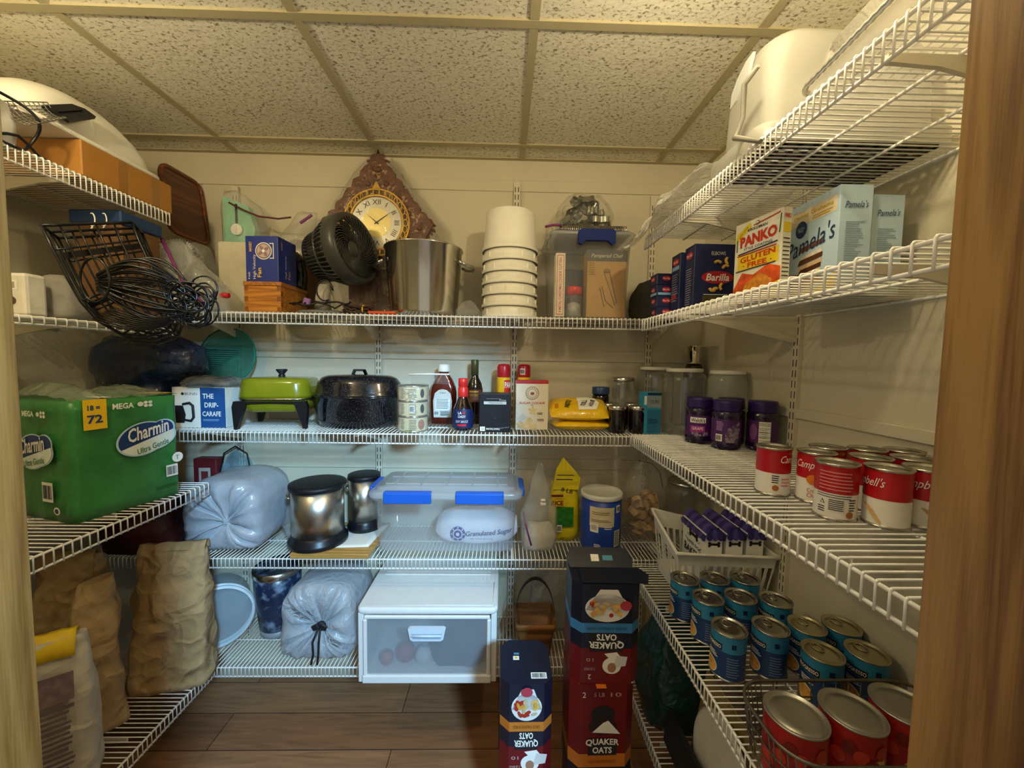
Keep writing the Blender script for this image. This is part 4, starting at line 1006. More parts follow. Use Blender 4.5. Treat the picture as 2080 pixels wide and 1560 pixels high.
mb = MB(); mb.lathe([(.181, .125), (.178, .131), (.172, .140), (.165, .175), (.150, .195), (.125, .205), (.001, .210)], 56, sy=.68); mb.build('lid', SPK, t)
mb = MB(); f_ = flat((0, -.008, .206), (1, 0, 0), (0, 0, 1))
P_ = [(-.032, 0), (-.024, 0), (-.016, .016), (.016, .016), (.024, 0), (.032, 0), (.022, .024), (-.022, .024)]
for i in range(4): q = [(P_[0], P_[1], P_[2], P_[7]), (P_[7], P_[2], P_[3], P_[6]), (P_[6], P_[3], P_[4], P_[5])][min(i, 2)]; mb.prism(q, f_, -.016, .0)
mb.build('lid_handle', BLACKM, t)
# three shrink-wrapped tins
X0 = sx(840, 1.51, -.2); CRM = mat('#dccfa4', .5, amt=.05); FD = mat('#6b5a3a', .6)
for k in range(3):
    t = thing('food_tin', ['bottom cream-labelled tin in the wrapped stack beside the roaster', 'middle cream-labelled tin in the wrapped stack beside the roaster', 'top cream-labelled tin in the wrapped stack beside the roaster'][k], 'tin', (X0, 1.505, z+.0582*k), group='cream-labelled tins')
    mb = MB(); r = can(mb, .057, .058, CRM); mp = curved(r, 0)
    mb.lines(mp, .012, .028, .030, .042, 7, FD, .0005); mb.lines(mp, -.030, .030, .018, .04, 8, FD, .0005)
    if k == 2: mb.poly(mp, [(-.020, .012), (-.012, .006), (-.004, .012), (-.004, .046), (-.020, .046)], FD, .0004); mb.poly(mp, [(-.0185, .0128), (-.012, .008), (-.0055, .0128), (-.0055, .0445), (-.0185, .0445)], CRM, .0008); mb.text(mp, 'OK', -.012, .03, FD, .01, off=.001)
    if k == 1: mb.barcode(mp, .008, .03, .018, .028, PAPERW, INK, .0008)
    if k == 0: mb.oval(mp, .044, .028, .014, .020, mat('#b0705a', .5, amt=.3, scale=90), .0006); mb.rect(mp, -.005, .005, .025, .006, mat('#5f8a3c', .5), .0006)
    else: mb.oval(mp, .048, .030, .009, .017, INK, .0006)
    mb.build('tin', None, t)
o = MB(); o.lathe([(.0585, .0), (.060, .06), (.059, .12), (.060, .176), (.052, .180)], 40, cap0=False, cap1=False, fn=lambda q, a: q+ns(q, 30, .0022, 4))
f2 = flat((0, 0, 0), (1, 0, 0), (0, 0, 1))
o.grid(lambda u, v: V((-.02+.15*u, .05-.02*v, .176+.038*v+.006*noise.noise(V((u*5, v*5, 2))))), 12, 6)
t = thing('shrink_wrap', 'clear shrink wrap with a white strip round the stacked cream tins', 'wrap', (X0, 1.505, z))
o.build('film', CLEAR, t); mb = MB(); mb.tube([(-.025, .03, .214), (.05, .03, .2165), (.135, .03, .217)], .0032, 8); mb.build('white_strip', PAPERW, t)
# barbecue sauce bottle
t = thing('sauce_bottle', 'squared red-brown sauce bottle with a white cap behind the cream tins', 'bottle', (sx(902, 1.68, -.2), 1.675, z))
SAU = mat('#5a1a10', .15, amt=.1, coat=.6)
mb = MB(); mb.loft([rrect(.098, .062, .02, 4, 0), rrect(.108, .07, .022, 4, .006), rrect(.110, .07, .022, 4, .13), rrect(.104, .066, .022, 4, .155), rrect(.075, .055, .022, 4, .19), rrect(.044, .044, .0215, 4, .212), rrect(.040, .040, .0195, 4, .225)])
mb.build('bottle', SAU, t)
mb = MB(); mb.lathe([(.025, .222), (.026, .226), (.024, .252), (.021, .255), (.001, .255)], 28); mb.build('cap', PAPERW, t)
mb = MB(); mp = front(-.055, -.0352, 0); pts = [(.018, .030), (.092, .030), (.095, .10), (.088, .132), (.072, .146), (.055, .150), (.038, .146), (.022, .132), (.015, .10)]
mb.poly(mp, pts, mat('#d4d2c8', .5)); mb.text(mp, 'Original', .055, .134, INK, .007, .024); mb.rect(mp, .055, .085, .062, .050, PAPERW, .0012); mb.lines(mp, .055, .088, .054, .044, 7, INK, .0016, .3); mb.barcode(mp, .03, .048, .022, .02, PAPERW, INK); mb.lines(mp, .066, .046, .04, .02, 4, INK)
mb.build('back_label', None, t)
# soy sauce
t = thing('soy_sauce_bottle', 'dark soy sauce bottle with red cap and navy label at the shelf front', 'bottle', (sx(940, 1.52, -.2), 1.525, z))
mb = MB(); mb.lathe([(.034, 0), (.040, .005), (.041, .03), (.041, .062), (.036, .085), (.024, .115), (.017, .135), (.0165, .15)], 36); mb.build('bottle', mat('#1a0d0b', .08, coat=.8), t)
mb = MB(); mb.lathe([(.0195, .130), (.0205, .134), (.0195, .165), (.016, .170), (.0185, .172), (.0185, .200), (.016, .203), (.001, .203)], 28); mb.build('cap', mat('#d62a22', .35), t)
mb = MB(); mb.m(NAVY); mb.lathe([(.0413, .012), (.0415, .03), (.0415, .062), (.0368, .085)], 36, cap0=False, cap1=False); mp = curved(.0418, 0)
mb.text(mp, 'LA', -.008, .071, PAPERW, .010, off=-.001, bold=.02); mb.oval(mp, .008, .071, .005, .005, REDI, -.001); mb.text(mp, 'CHOY', 0, .057, PAPERW, .010, .030, off=.0006, bold=.02); mb.text(mp, 'SOY SAUCE', 0, .038, PAPERW, .009, .048, off=.0006); mb.rect(mp, 0, .024, .034, .008, REDI, .0006)
mb.build('label', None, t)
t = thing('syrup_bottle', 'tall dark glass bottle with an olive foil neck, behind the soy sauce', 'bottle', (sx(964, 1.69, -.2), 1.685, z))
mb = MB(); mb.lathe([(.033, 0), (.035, .006), (.035, .15), (.030, .175), (.018, .198), (.0155, .21), (.0155, .255)], 28); mb.build('bottle', mat('#1b0f0a', .1, coat=.6), t)
mb = MB(); mb.lathe([(.0165, .21), (.0165, .272), (.014, .276), (.001, .276)], 24); mb.build('foil_cap', mat('#55522f', .4, .3), t)
mb = MB(); mb.m(mat('#5a2f1a', .4)); mb.lathe([(.0353, .095), (.0353, .148)], 28, cap0=False, cap1=False); mp = curved(.0356); mb.rect(mp, 0, .140, .04, .005, GOLD); mb.text(mp, 'VERMONT', 0, .125, GOLD, .010, .036); mb.build('label', None, t)
# small black box
xl, xr = sx(973, 1.48, -.2), sx(1038, 1.48, -.2); w = xr-xl
t = thing('wine_box', 'small black carton with white printing on the shelf edge', 'box', ((xl+xr)/2, 1.475+.035, z))
mb = MB().m(mat('#16171c', .4)); mb.box((0, 0, .0745), (w, .07, .149), .003, 2); mp = front(-w/2, -.035, 0)
mb.rect(mp, w*.5, .113, w*.7, .011, mat('#c9c7c2', .4)); mb.text(mp, 'Mayacamas', w*.52, .113, INK, .008, w*.42); mb.text(mp, 'Fine', w*.74, .124, mat('#b9b7b0', .5), .007, w*.2); mb.lines(mp, w*.5, .129, w*.55, .004, 1, mat('#77767a', .5))
mb.rect(mp, w*.115, .013, .019, .017, PAPERW); mb.text(mp, '21', w*.115, .013, INK, .008, off=.0016); mb.text(mp, 'MAYACAMAS', w*.44, .013, PAPERW, .008, w*.42, bold=.01); mb.text(mp, 'pasta blend', w*.80, .018, mat('#a9a9a9', .5), .006, w*.28, rot=.12); mb.oval(mp, w*.5, .055, .002, .002, mat('#555', .5) if 0 else mat('#5a5a5e', .5))
mb.build('carton', None, t)
# two spray cans
for k, (px, Y, lb) in enumerate(((1023, 1.655, 'yellow and red cooking spray can standing left of the cookie mix box'), (1064, 1.685, 'cooking spray can with a barcode cap, behind the cookie mix box'))):
    t = thing('spray_can', lb, 'spray can', (sx(px, Y, -.1), Y, z), group='red capped spray cans')
    mb = MB(); mb.m(mat('#e8b71c', .3)); mb.lathe([(.0275, 0), (.029, .004), (.029, .196), (.027, .204)], 32); mp = curved(.0293, .25)
    mb.rect(mp, .012 if k == 0 else -.01, .13, .034, .125, mat('#d8372a', .35), .0003); mb.text(mp, 'PAM', .013 if k == 0 else -.01, .172, PAPERW, .026, .032, off=.0008, bold=.03); mb.lines(mp, .012, .12, .026, .02, 3, PAPERW, .0008)
    mb.build('can', None, t)
    mb = MB(); mb.m(mat('#b4202a', .3)); mb.lathe([(.0275, .204), (.0282, .208), (.0278, .248), (.023, .258), (.001, .260)], 32)
    if k: mb.barcode(curved(.0283, -.2), -.002, .228, .022, .026, PAPERW, INK, .0005)
    mb.build('cap', None, t)
# cookie mix
xl, xr = sx(1047, 1.535, -.2), sx(1113, 1.535, -.2); w = xr-xl
t = thing('cookie_mix_box', 'cream sugar cookie mix carton with a red top', 'box', ((xl+xr)/2, 1.535+.024, z), rz=.05)
mb = MB().m(mat('#ece4cf', .45, amt=.02)); mb.box((0, 0, .098), (w, .046, .196), .001, 1); mp = front(-w/2, -.023, 0); RD = mat('#b8323c', .45)
mb.rect(mp, w/2, .190, w, .011, RD, .0008); mb.m(RD); mb.box((0, 0, .1965), (w*1.0, .046, .0015))
BR = mat('#6d5136', .5)
mb.oval(mp, w/2, .147, .0265, .0265, BR, .0006, 32); mb.oval(mp, w/2, .147, .0245, .0245, mat('#ece4cf', .45, amt=.02), .001, 32); mb.oval(mp, w/2, .147, .017, .017, BR, .0014, 28); mb.oval(mp, w/2, .147, .0157, .0157, mat('#ece4cf', .45, amt=.02), .0018, 28)
for i in range(16): a = 2*PI*i/16; mb.rect(mp, w/2+.0208*math.cos(a), .147+.0208*math.sin(a), .003, .003, BR, .0014)
mb.oval(mp, w/2, .145, .008, .006, mat('#a85a28', .5), .0022); mb.rect(mp, w/2, .149, .014, .003, BR, .0024)
mb.text(mp, 'SUGAR COOKIE', w/2, .108, RD, .0085, w*.78, bold=.008); mb.text(mp, 'MIX', w/2, .099, BR, .005, .012)
CK = mat('#e3c98f', .6, amt=.2, scale=60)
for (x, y, r) in ((.33, .016, .020), (.15, .020, .018), (.55, .012, .017), (.42, .038, .015)):
    for q in range(6): a = q*PI/3+x*5; mb.oval(mp, w*x+r*.5*math.cos(a), y+r*.5*math.sin(a), r*.42, r*.28, CK, .0008+.0002*q, 12, a)
for q in range(5): a = q*2*PI/5+.3; mb.oval(mp, w*.52+.009*math.cos(a), .078+.009*math.sin(a), .009, .005, CK, .0012+.0002*q, 12, a)
mb.poly(mp, [(.004, .045), (.03, .068), (.045, .05), (.02, .03)], mat('#d8d6cf', .5), .0008)
mb.lines(mp, w*.76, .066, .026, .010, 2, BR); mb.lines(mp, w*.78, .040, .03, .010, 2, BR); mb.build('carton', None, t)
# two yellow bags of morsels
YB = mat('#efc21a', .25, amt=.05, scale=20, bump=.5, bscale=40, coat=.5)
for k, (zz, dx, rz, lb) in enumerate(((.0, .004, .05, 'lower yellow bag of chocolate morsels, plain edge toward us'), (.058, -.006, -.06, 'upper yellow bag of chocolate morsels with white lettered panel'))):
    t = thing('morsel_bag', lb, 'bag', (sx(1179, 1.54, -.2)+dx, 1.565, z+zz), rz, 'yellow morsel bags')
    if k: t.rotation_euler = (.40, 0, rz)
    mb = MB().m(YB); n = 26
    def pil(u, v, s):
        a, b = 2*u-1, 2*v-1; th = (max(0, 1-abs(a)**3.2)*max(0, 1-abs(b)**2.6))**.55
        p = V((.118*a*(1-.06*b*b), .075*b*(1-.05*a*a), 0)); h = (.030 if k else .024)*th*(1 if s > 0 else .95)+.003*noise.noise(V((a*4, b*4, k+s)))*th
        tilt = .014 if k else 0
        return V((p.x, p.y, (.030 if k else .024)+s*h))
    mb.grid(lambda u, v: pil(u, v, 1), n, n); mb.grid(lambda u, v: pil(1-u, v, -1), n, n)
    if k:
        def tp(x, y, d=0):
            q = pil(.5+x/.236, .5+y/.15, 1); return q+V((0, -d*.6, d))
        tp.curved = True
        mb.poly(tp, [(-.005, -.052), (.066, -.046), (.080, .0), (.066, .045), (-.005, .045)], PAPERW, .0025, 8); mb.text(tp, 'NESTLE', -.045, -.012, INK, .020, .055, off=.004, rot=1.3, bold=.03)
        mb.text(tp, 'TOLL', .018, -.010, INK, .019, .045, off=.005, rot=1.25, bold=.02); mb.text(tp, 'HOUSE', .050, -.006, INK, .017, .052, off=.005, rot=1.25, bold=.02)
        mb.rect(tp, -.09, -.02, .014, .03, mat('#e07a1a', .4), .002)
    else:
        mb.m(mat('#7a4a20', .5))
    mb.build('bag', None, t)
# dark jam jars, blue-capped jar, mason jar
JD = mat('#150a0c', .08, coat=.6)
for k, (px, Y, lb) in enumerate(((1254, 1.505, 'left of the two front dark jam jars with silver lids'), (1295, 1.505, 'right of the two front dark jam jars with silver lids'), (1240, 1.590, 'dark jam jar half hidden behind the left front one'), (1284, 1.595, 'dark jam jar half hidden behind the right front one'))):
    t = thing('jam_jar', lb, 'jar', (sx(px, Y, -.2), Y, z), group='silver lidded jam jars')
    mb = MB(); mb.lathe([(.031, 0), (.034, .005), (.034, .078), (.031, .090), (.0305, .094)], 32); mb.build('jar', JD, t)
    mb = MB(); mb.lathe([(.0335, .090), (.034, .093), (.034, .104), (.031, .107), (.025, .107), (.024, .106), (.001, .106)], 32); mb.build('lid', STEEL, t)
t = thing('blue_lid_jar', 'dark jar with a blue screw lid behind the jam jars', 'jar', (sx(1226, 1.65, -.15)-.012, 1.652, z))
mb = MB(); mb.lathe([(.032, 0), (.036, .006), (.036, .125), (.032, .138)], 32); mb.build('jar', JD, t)
mb = MB(); mb.lathe([(.0365, .138), (.037, .142), (.0365, .165), (.034, .168), (.001, .168)], 32); mb.build('lid', mat('#27406f', .35), t)
def glass_jar(name, label, x, y, zz, R, H, nk, lid, lidh=.014, milky=False, lidname='lid', fill=None):
    t = thing(name, label, 'jar', (x, y, zz))
    mb = MB(); mb.lathe(jar_profile(R, H, nk), 48, cap1=False)
    if not milky: mb.lathe([(r-.003, max(q, .004)) for r, q in jar_profile(R, H, nk)], 48, cap1=False)
    mb.build('jar', film('#d8dcd2', .55, .15, .02, 8, name='milky_jar', edge=.4) if milky else GLASS, t)
    mb = MB(); mb.lathe([(nk+.003, H-lidh*.6), (nk+.004, H-lidh*.4), (nk+.0035, H+.003), (nk, H+.005), (.001, H+.005)], 44); mb.build(lidname, lid, t); return t
glass_jar('mason_jar', 'empty glass mason jar with a metal lid behind the jam jars', sx(1266, 1.665, -.15), 1.685, z, .056, .205, .047, STEEL, .022)
xl, xr = .534, .606; w = xr-xl
t = thing('foil_cups_box', 'small bright blue upright carton left of the big glass jar', 'box', ((xl+xr)/2, 1.475+.022, z))
CY = mat('#2f93bd', .4); mb = MB().m(CY); mb.box((0, 0, .081), (w, .044, .162), .001, 1); mp = front(-w/2, -.022, 0)
mb.rect(mp, w*.63, .155, w*.74, .010, INK); mb.rect(mp, w*.63, .125, w*.72, .045, mat('#7d8a8c', .5), .0005); mb.text(mp, 'CUPS', w*.64, .125, INK, .013, w*.45); mb.rect(mp, w*.16, .130, .010, .034, PAPERW); mb.rect(mp, w*.63, .05, w*.72, .09, mat('#2a6d92', .45), .0004); mb.lines(mp, w*.62, .05, w*.5, .02, 3, mat('#17425c', .5)); mb.build('carton', None, t)
glass_jar('glass_jar', 'big clear gallon glass jar with a white lid in the right corner', .700, 1.492, z, .080, .250, .062, PAPERW)
glass_jar('glass_jar', 'second gallon glass jar, half hidden behind the front one', .655, 1.668, z, .076, .252, .060, PAPERW)
glass_jar('plastic_jar', 'milky plastic jar with a white lid next to the grape jam', .818, 1.405, ZR3, .066, .240, .055, PAPERW, milky=True)
t = thing('thermos_bottle', 'bottle with a shiny chrome cap rising behind the gallon jars', 'bottle', (.822, 1.672, z))
mb = MB(); mb.lathe([(.038, 0), (.040, .006), (.040, .24), (.030, .268), (.024, .272)], 32); mb.build('bottle', mat('#3d3b33', .25), t)
mb = MB(); mb.lathe([(.035, .272), (.035, .278), (.027, .280), (.028, .345), (.026, .350), (.001, .350)], 32); mb.build('chrome_cap', mat('#cfccc2', .08, 1), t)

# ================================================================== THIRD BACK SHELF
z = Z4
# grey plastic-wrapped package with a gathered front
t = thing('wrapped_package', 'large package wrapped in grey plastic, gathered to a knot in front', 'package', (sx(480, 1.57, -.6), 1.592, z))
GP = mat('#a9adb4', .25, amt=.08, scale=14, bump=.35, bscale=28, coat=.2)
def gather(cx, cz, w, d, h, seed, depth=.05, tilt=0, nfold=13, top_narrow=.85):
    """box-like bag whose front face is pulled to a knot with radial folds"""
    mb = MB(); n = 64; rings = []
    for i, (k, yy) in enumerate(((.90, d*.5), (.99, d*.46), (1.0, d*.3), (1.0, d*.1), (1.0, -d*.1), (1.0, -d*.28), (.98, -d*.38), (.93, -d*.45), (.80, -d*.5), (.62, -d*.52), (.44, -d*.51), (.28, -d*.49), (.15, -d*.46), (.07, -d*.44), (.03, -d*.47))):
        r = []
        for j in range(n):
            a = 2*PI*j/n; c, s_ = math.cos(a), math.sin(a); e = 3.6
            x = w/2*math.copysign(abs(c)**(2/e), c); zz = h/2*math.copysign(abs(s_)**(2/e), s_)
            x *= (1-(1-top_narrow)*(zz/h+.5))
            x, zz = x*k+cx*(1-k), zz*k+cz*(1-k)
            f = max(0, i-6)/8
            am = .012*math.sin(nfold*a+2.5*math.sin(a*2+seed)+seed)+.008*math.sin(nfold*1.7*a+seed*2)
            p = V((x, yy+am*math.sin(PI*min(1, f*1.05))*1.2+depth*0, zz+h/2))
            p += ns(p, 11, .010, seed)*(1 if i > 1 else .5)+ns(p, 26, .004, seed+1)
            p.z = max(p.z, 0.0); r.append(p)
        rings.append(r)
    mb.loft(rings, True, True); return mb
gather(.02, -.02, .33, .24, .285, 3).build('plastic_cover', GP, t)
# dark mesh sack and things at far left
t = thing('mesh_sack', 'black mesh sack with dark red things in the gloom behind the paper sacks', 'sack', (-1.43, 1.575, z))
mb = MB(); pouch(mb, [(.27, .22, 0), (.29, .24, .08), (.26, .2, .16), (.16, .12, .21)], amp=.014, sc=12, seed=81); mb.build('contents', mat('#43191c', .6, amt=.6, scale=10), t)
mb = MB()
for k in range(22):
    a = 2*PI*k/22
    for s in (1, -1): mb.tube([V((.148*(1-.25*q*q)*math.cos(a+s*q*1.2), .124*(1-.25*q*q)*math.sin(a+s*q*1.2), .005+.20*q)) for q in [i/9 for i in range(10)]], .0014, 4)
mb.build('mesh', BLACKM, t)
t = thing('teal_bag', 'pale teal see-through bag with a dark wire handle behind the wrapped package', 'bag', (-1.18, 1.733, z))
mb = MB(); mb.grid(lambda u, v: V((-.07+.14*u, -.012+.006*math.sin(u*9), .345*v*(1-.25*(2*u-1)**2))), 14, 14); mb.grid(lambda u, v: V((-.07+.14*u, .008, .345*v*(1-.25*(2*u-1)**2))), 6, 6); mb.build('bag_film', film('#9fc6cf', .5, .15, .5, 30, name='teal_film'), t)
mb = MB(); mb.tube([(-.075, -.014, .22), (-.05, -.014, .33), (0, -.014, .362), (.05, -.014, .33), (.07, -.014, .22)], .003, 6); mb.build('handle', BLACKM, t)
o = MB().m(mat('#6a1c22', .5)); o.box((0, 0, .155), (.10, .05, .31), .004, 1); o.rect(front(-.05, -.025, 0), .05, .22, .05, .10, mat('#b9b2a6', .6)); o.rect(front(-.05, -.025, 0), .05, .22, .03, .07, mat('#7c2a2c', .6), .001)
tag(o.build('red_box', None, loc=(-1.30, 1.722, z+.0)), 'dark red upright box just past the end of the green pack', 'box')
o = MB(); pouch(o, [(.10, .09, 0), (.12, .10, .05), (.10, .08, .11), (.05, .04, .15)], amp=.010, sc=20, seed=83)
tag(o.build('clear_pouch', CLEAR2, loc=(-.872, 1.655, z)), 'small rumpled clear bag between wrapped package and steel canisters', 'bag')
# board, paper and canisters
t = MB(); BO = wood('#d2a45e', '#b07f3c', 'X', 6, .5, 14)
pA, pB = aZ(573, 1140, z+.019), aZ(737, 1143, z+.019)
xl, xr = pA.x, pB.x
t.m(BO); t.box((0, 0, .0095), (xr-xl, .288, .019), .001, 1)
tag(t.build('wooden_board', None, loc=((xl+xr)/2-.002, 1.438+.144, z)), 'pale wooden board under the steel canisters, jutting over the shelf lip', 'board')
o = MB(); o.grid(lambda u, v: V((-.155+.285*u+.02*v, -.115+.21*v+.02*u, .001+.0012*abs(noise.noise(V((u*3, v*3, 0)))))), 10, 8); 
tag(o.build('paper_sheet', PAPERW, loc=((xl+xr)/2-.004, 1.588, z+.0195), solid=.0008), 'creased white paper sheet between the steel canisters and the board', 'paper')
def canister(label, x, y, zz, R, H, lidR):
    t = thing('steel_canister', label, 'canister', (x, y, zz), group='steel canisters')
    mb = MB(); mb.lathe([(R, .030), (R, H-.012)], 48); mb.build('body', mat('#c6c1b6', .32, 1, amt=.02), t)
    mb = MB(); mb.lathe([(R*1.12, 0), (R*1.15, .004), (R*1.14, .018), (R*1.03, .028), (R*1.02, .042), (R*.98, .043)], 48); mb.build('base_ring', BLACK, t)
    mb = MB(); mb.lathe([(R*1.02, H-.018), (lidR, H-.016), (lidR*1.01, H-.008), (lidR, H), (R*.9, H+.003), (.001, H+.003)], 48); mb.build('lid', mat('#161519', .5), t)
    mb = MB()
    mb.tube([(-R*1.0, -R*.25, H-.060), (-R*1.08, -R*.30, H-.058), (-R*1.26, -R*.05, H-.050), (-R*1.26, R*.2, H-.050), (-R*1.05, R*.35, H-.056)], .0045, 6); mb.cyl((-R*.93, -R*.36, H-.060), .006, .004, 10, Rx(PI/2)); mb.build('handle', STEEL, t); return t
canister('larger front steel canister with black lid on the wooden board', sx(647, 1.545, -.6), 1.543, z+.0212, .097, .240, .105)
c2 = canister('smaller rear steel canister with black lid on the wooden board', -.600, 1.673, z+.0212, .062, .236, .067)
# clear bin with blue latches
xl, xr = sx(758, 1.50, -.65), sx(1050, 1.50, -.65); w = xr-xl; X0 = (xl+xr)/2; yc = 1.487+.12
t = thing('latch_bin', 'wide clear plastic bin with bright blue latches', 'bin', (X0, yc, z))
CB = film('#e6ecf4', .27, .1, .03, 10, name='bin_plastic', edge=.4); d = .235
mb = MB(); mb.loft([rrect(w*.93, d*.90, .035, 5, .001), rrect(w*.95, d*.92, .035, 5, .006), rrect(w*1.0, d*.98, .035, 5, .205), rrect(w*1.06, d*1.06, .04, 5, .208), rrect(w*1.06, d*1.06, .04, 5, .222)], True, False); mb.build('bin_body', CB, t)
mb = MB(); LID = film('#e6ecf2', .5, .15, .05, 10, name='bin_lid_plastic', edge=.4)
mb.loft([rrect(w*1.07, d*1.08, .042, 5, .218), rrect(w*1.08, d*1.09, .042, 5, .236), rrect(w*1.02, d*1.02, .04, 5, .244), rrect(w*.98, d*.98, .035, 5, .242), rrect(w*.96, d*.95, .03, 5, .256), rrect(w*.5, d*.5, .02, 5, .257)], False, True); mb.build('bin_lid', LID, t)
mb = MB()
for x in (-.36, -.18, 0, .18, .36): mb.box((x*w, 0, .2585), (.006, d*.86, .003))
for y in (-.28, 0.12): mb.box((0, y*d, .2585), (w*.86, .005, .003))
mb.build('lid_ribs', LID, t)
LBL = mat('#1f63cf', .35, amt=.03)
for q0, q1 in ((779, 876), (925, 1023)):
    a, b = sx(q0, 1.478, -.55)-X0, sx(q1, 1.478, -.55)-X0; mb = MB()
    mb.box(((a+b)/2, -d*.55-.002, .222), (b-a, .014, .042), .004, 2); mb.box(((a+b)/2, -d*.55+.008, .243), (b-a, .026, .006), .002, 1); mb.build('latch', LBL, t)
for s in (-1, 1):
    mb = MB(); mb.box((s*w*.543, .0, .225), (.012, d*.52, .036), .004, 2); mb.box((s*w*.53, .0, .245), (.02, d*.52, .005), .002, 1); mb.build('latch', LBL, t)
xs = sx(966, 1.55, -.65)-X0
t2 = thing('sugar_sack', 'white sack of granulated sugar lying inside the clear bin', 'sack', (X0+xs+.005, yc-.012, z+.0065))
SW = mat('#e8e6ea', .55, amt=.03, bump=.4, bscale=22); SP = mat('#4a3f86', .5); mb = MB().m(SW)
def sack(u, v):
    a = 2*PI*u; e = 2.6; k = 2*v-1; r = (1-abs(k)**5*.55)
    p = V((.165*k, .085*r*math.copysign(abs(math.cos(a))**(2/e), math.cos(a)), .066+.064*r*math.copysign(abs(math.sin(a))**(2/e), math.sin(a))))
    p += ns(p, 14, .006, 5); p.z = max(0, p.z); return p
mb.grid(sack, 40, 28)
def sf(x, y, dd=0):
    k = x/.165; r = (1-abs(k)**5*.55); zc = min(.99, max(-.99, (y-.066)/(.064*r))); 
    yy = -.085*r*(1-abs(zc)**2.6)**(1/2.6); return V((x, yy-.006-dd, y))
sf.curved = True
mb.oval(sf, -.072, .062, .030, .030, SP, .001, 28); mb.oval(sf, -.072, .062, .020, .020, SW, .0018, 24); mb.oval(sf, -.072, .062, .016, .016, SP, .0024, 24); mb.oval(sf, -.072, .062, .007, .007, SW, .003)
for i in range(8): a = 2*PI*i/8; mb.oval(sf, -.072+.025*math.cos(a), .062+.025*math.sin(a), .0025, .0035, SW, .002)
mb.text(sf, 'Granulated Sugar', .052, .066, SP, .026, .185, off=.002, shear=.2, rot=.06, bold=.012); mb.text(sf, 'NET WT 25 LB 11.3 kg', .022, .042, SP, .008, .09, off=.002)
mb.build('sack', None, t2)
# zip bag, rice bag, blue canister, snack bag
X0 = sx(1090, 1.53, -.6)
t = thing('zip_bag', 'upright zip bag of white powder with a purple strip, right of the clear bin', 'bag', (X0+.012, 1.55, z))
mb = MB(); pouch(mb, [(.135, .10, 0), (.15, .11, .07), (.14, .09, .15), (.08, .04, .25), (.02, .01, .345)], amp=.010, sc=15, seed=91); mb.build('bag_film', CLEAR2, t)
mb = MB(); pouch(mb, [(.11, .085, .001), (.125, .09, .05), (.08, .06, .095)], amp=.012, sc=20, seed=92); mb.build('powder', mat('#ded6c4', .9, amt=.1), t)
mb = MB(); mb.tube([(-.066, -.02, .15), (-.052, -.05, .09), (-.034, -.06, .03)], .0035, 6); mb.build('zip_strip', PURPLE, t)
mb = MB(); mb.box((.012, -.035, .19), (.022, .02, .012), .003, 1); mb.box((.012, -.035, .205), (.02, .018, .008), .003, 1); mb.build('twist_cap', PAPERW, t)
t = thing('rice_bag', 'bright yellow rice bag with a folded-over top', 'bag', (sx(1146, 1.64, -.6), 1.645, z))
YR = mat('#e8d21a', .3, amt=.05, scale=16, bump=.35, bscale=30, coat=.3); mb = MB().m(YR)
pouch(mb, [(.115, .085, 0), (.13, .095, .04), (.13, .09, .12), (.12, .07, .19), (.115, .045, .235)], amp=.006, sc=16, seed=95)
mp = front(-.065, -.05, 0); mb.rect(mp, .060, .105, .075, .085, mat('#2e7d2a', .4, amt=.4, scale=40), .004); mb.text(mp, 'RICE', .028, .165, mat('#6b1d1a', .5), .020, .05, off=.005, bold=.03); mb.rect(mp, .03, .165, .06, .030, YEL, .0035); mb.text(mp, '8 LB', .068, .218, INK, .018, .05, off=.004, rot=-.25, bold=.02); mb.barcode(mp, .04, .055, .02, .03, PAPERW, INK, .005); mb.text(mp, '48', .05, .012, INK, .012, off=.005)
mb.rect(mp, .028, .195, .05, .010, mat('#7a1d1a', .5), .004); mb.build('bag', None, t)
mb = MB().m(YR); f_ = flat((-.055, -.028, .235), (1, 0, .0), (0, .12, 1))
mb.prism([(.0, -.02), (.11, -.02), (.118, .03), (.10, .055), (.045, .115), (.015, .065)], f_, -.008, .004); mb.rect(f_, .05, .022, .07, .004, INK, .0046); mb.rect(f_, .055, .04, .07, .003, INK, .0046); mb.build('folded_top', None, t)
t = thing('blue_canister', 'big blue and cream round canister with a white lid', 'canister', (sx(1221, 1.55, -.65), 1.555, z))
BC = mat('#1c3f9c', .4); mb = MB().m(BC); R = .080; mb.lathe([(R*.97, 0), (R, .004), (R, .215)], 52); mp = curved(R, 0)
mb.rect(mp, -.016, .150, .100, .078, mat('#d9cba6', .5), .0005); mb.rect(mp, .056, .180, .024, .030, PAPERW, .0005); mb.barcode(mp, .056, .18, .02, .026, PAPERW, INK, .001); mb.lines(mp, -.016, .165, .08, .014, 2, mat('#8a7448', .5), .001); mb.lines(mp, -.016, .135, .085, .012, 2, mat('#8a7448', .5), .001); mb.rect(mp, -.046, .105, .034, .035, PAPERW, .0007); mb.lines(mp, -.046, .107, .024, .02, 4, mat('#8a7448', .5), .0012)
mb.lines(mp, .012, .108, .035, .014, 2, PAPERW, .0008); mb.rect(mp, .052, .062, .032, .065, mat('#e2dac6', .5), .0005); mb.lines(mp, .052, .062, .028, .058, 9, INK, .001); mb.lines(mp, -.03, .035, .03, .014, 3, PAPERW, .0008); mb.build('body', None, t)
mb = MB(); mb.lathe([(R*1.02, .212), (R*1.05, .214), (R*1.05, .228), (R*1.0, .233), (R*.95, .229), (.001, .230)], 52); mb.build('lid', mat('#dcdbd2', .4), t)
t = thing('snack_bag', 'clear tied bag of tan crisps, right of the blue canister', 'bag', (sx(1306, 1.62, -.6), 1.625, z))
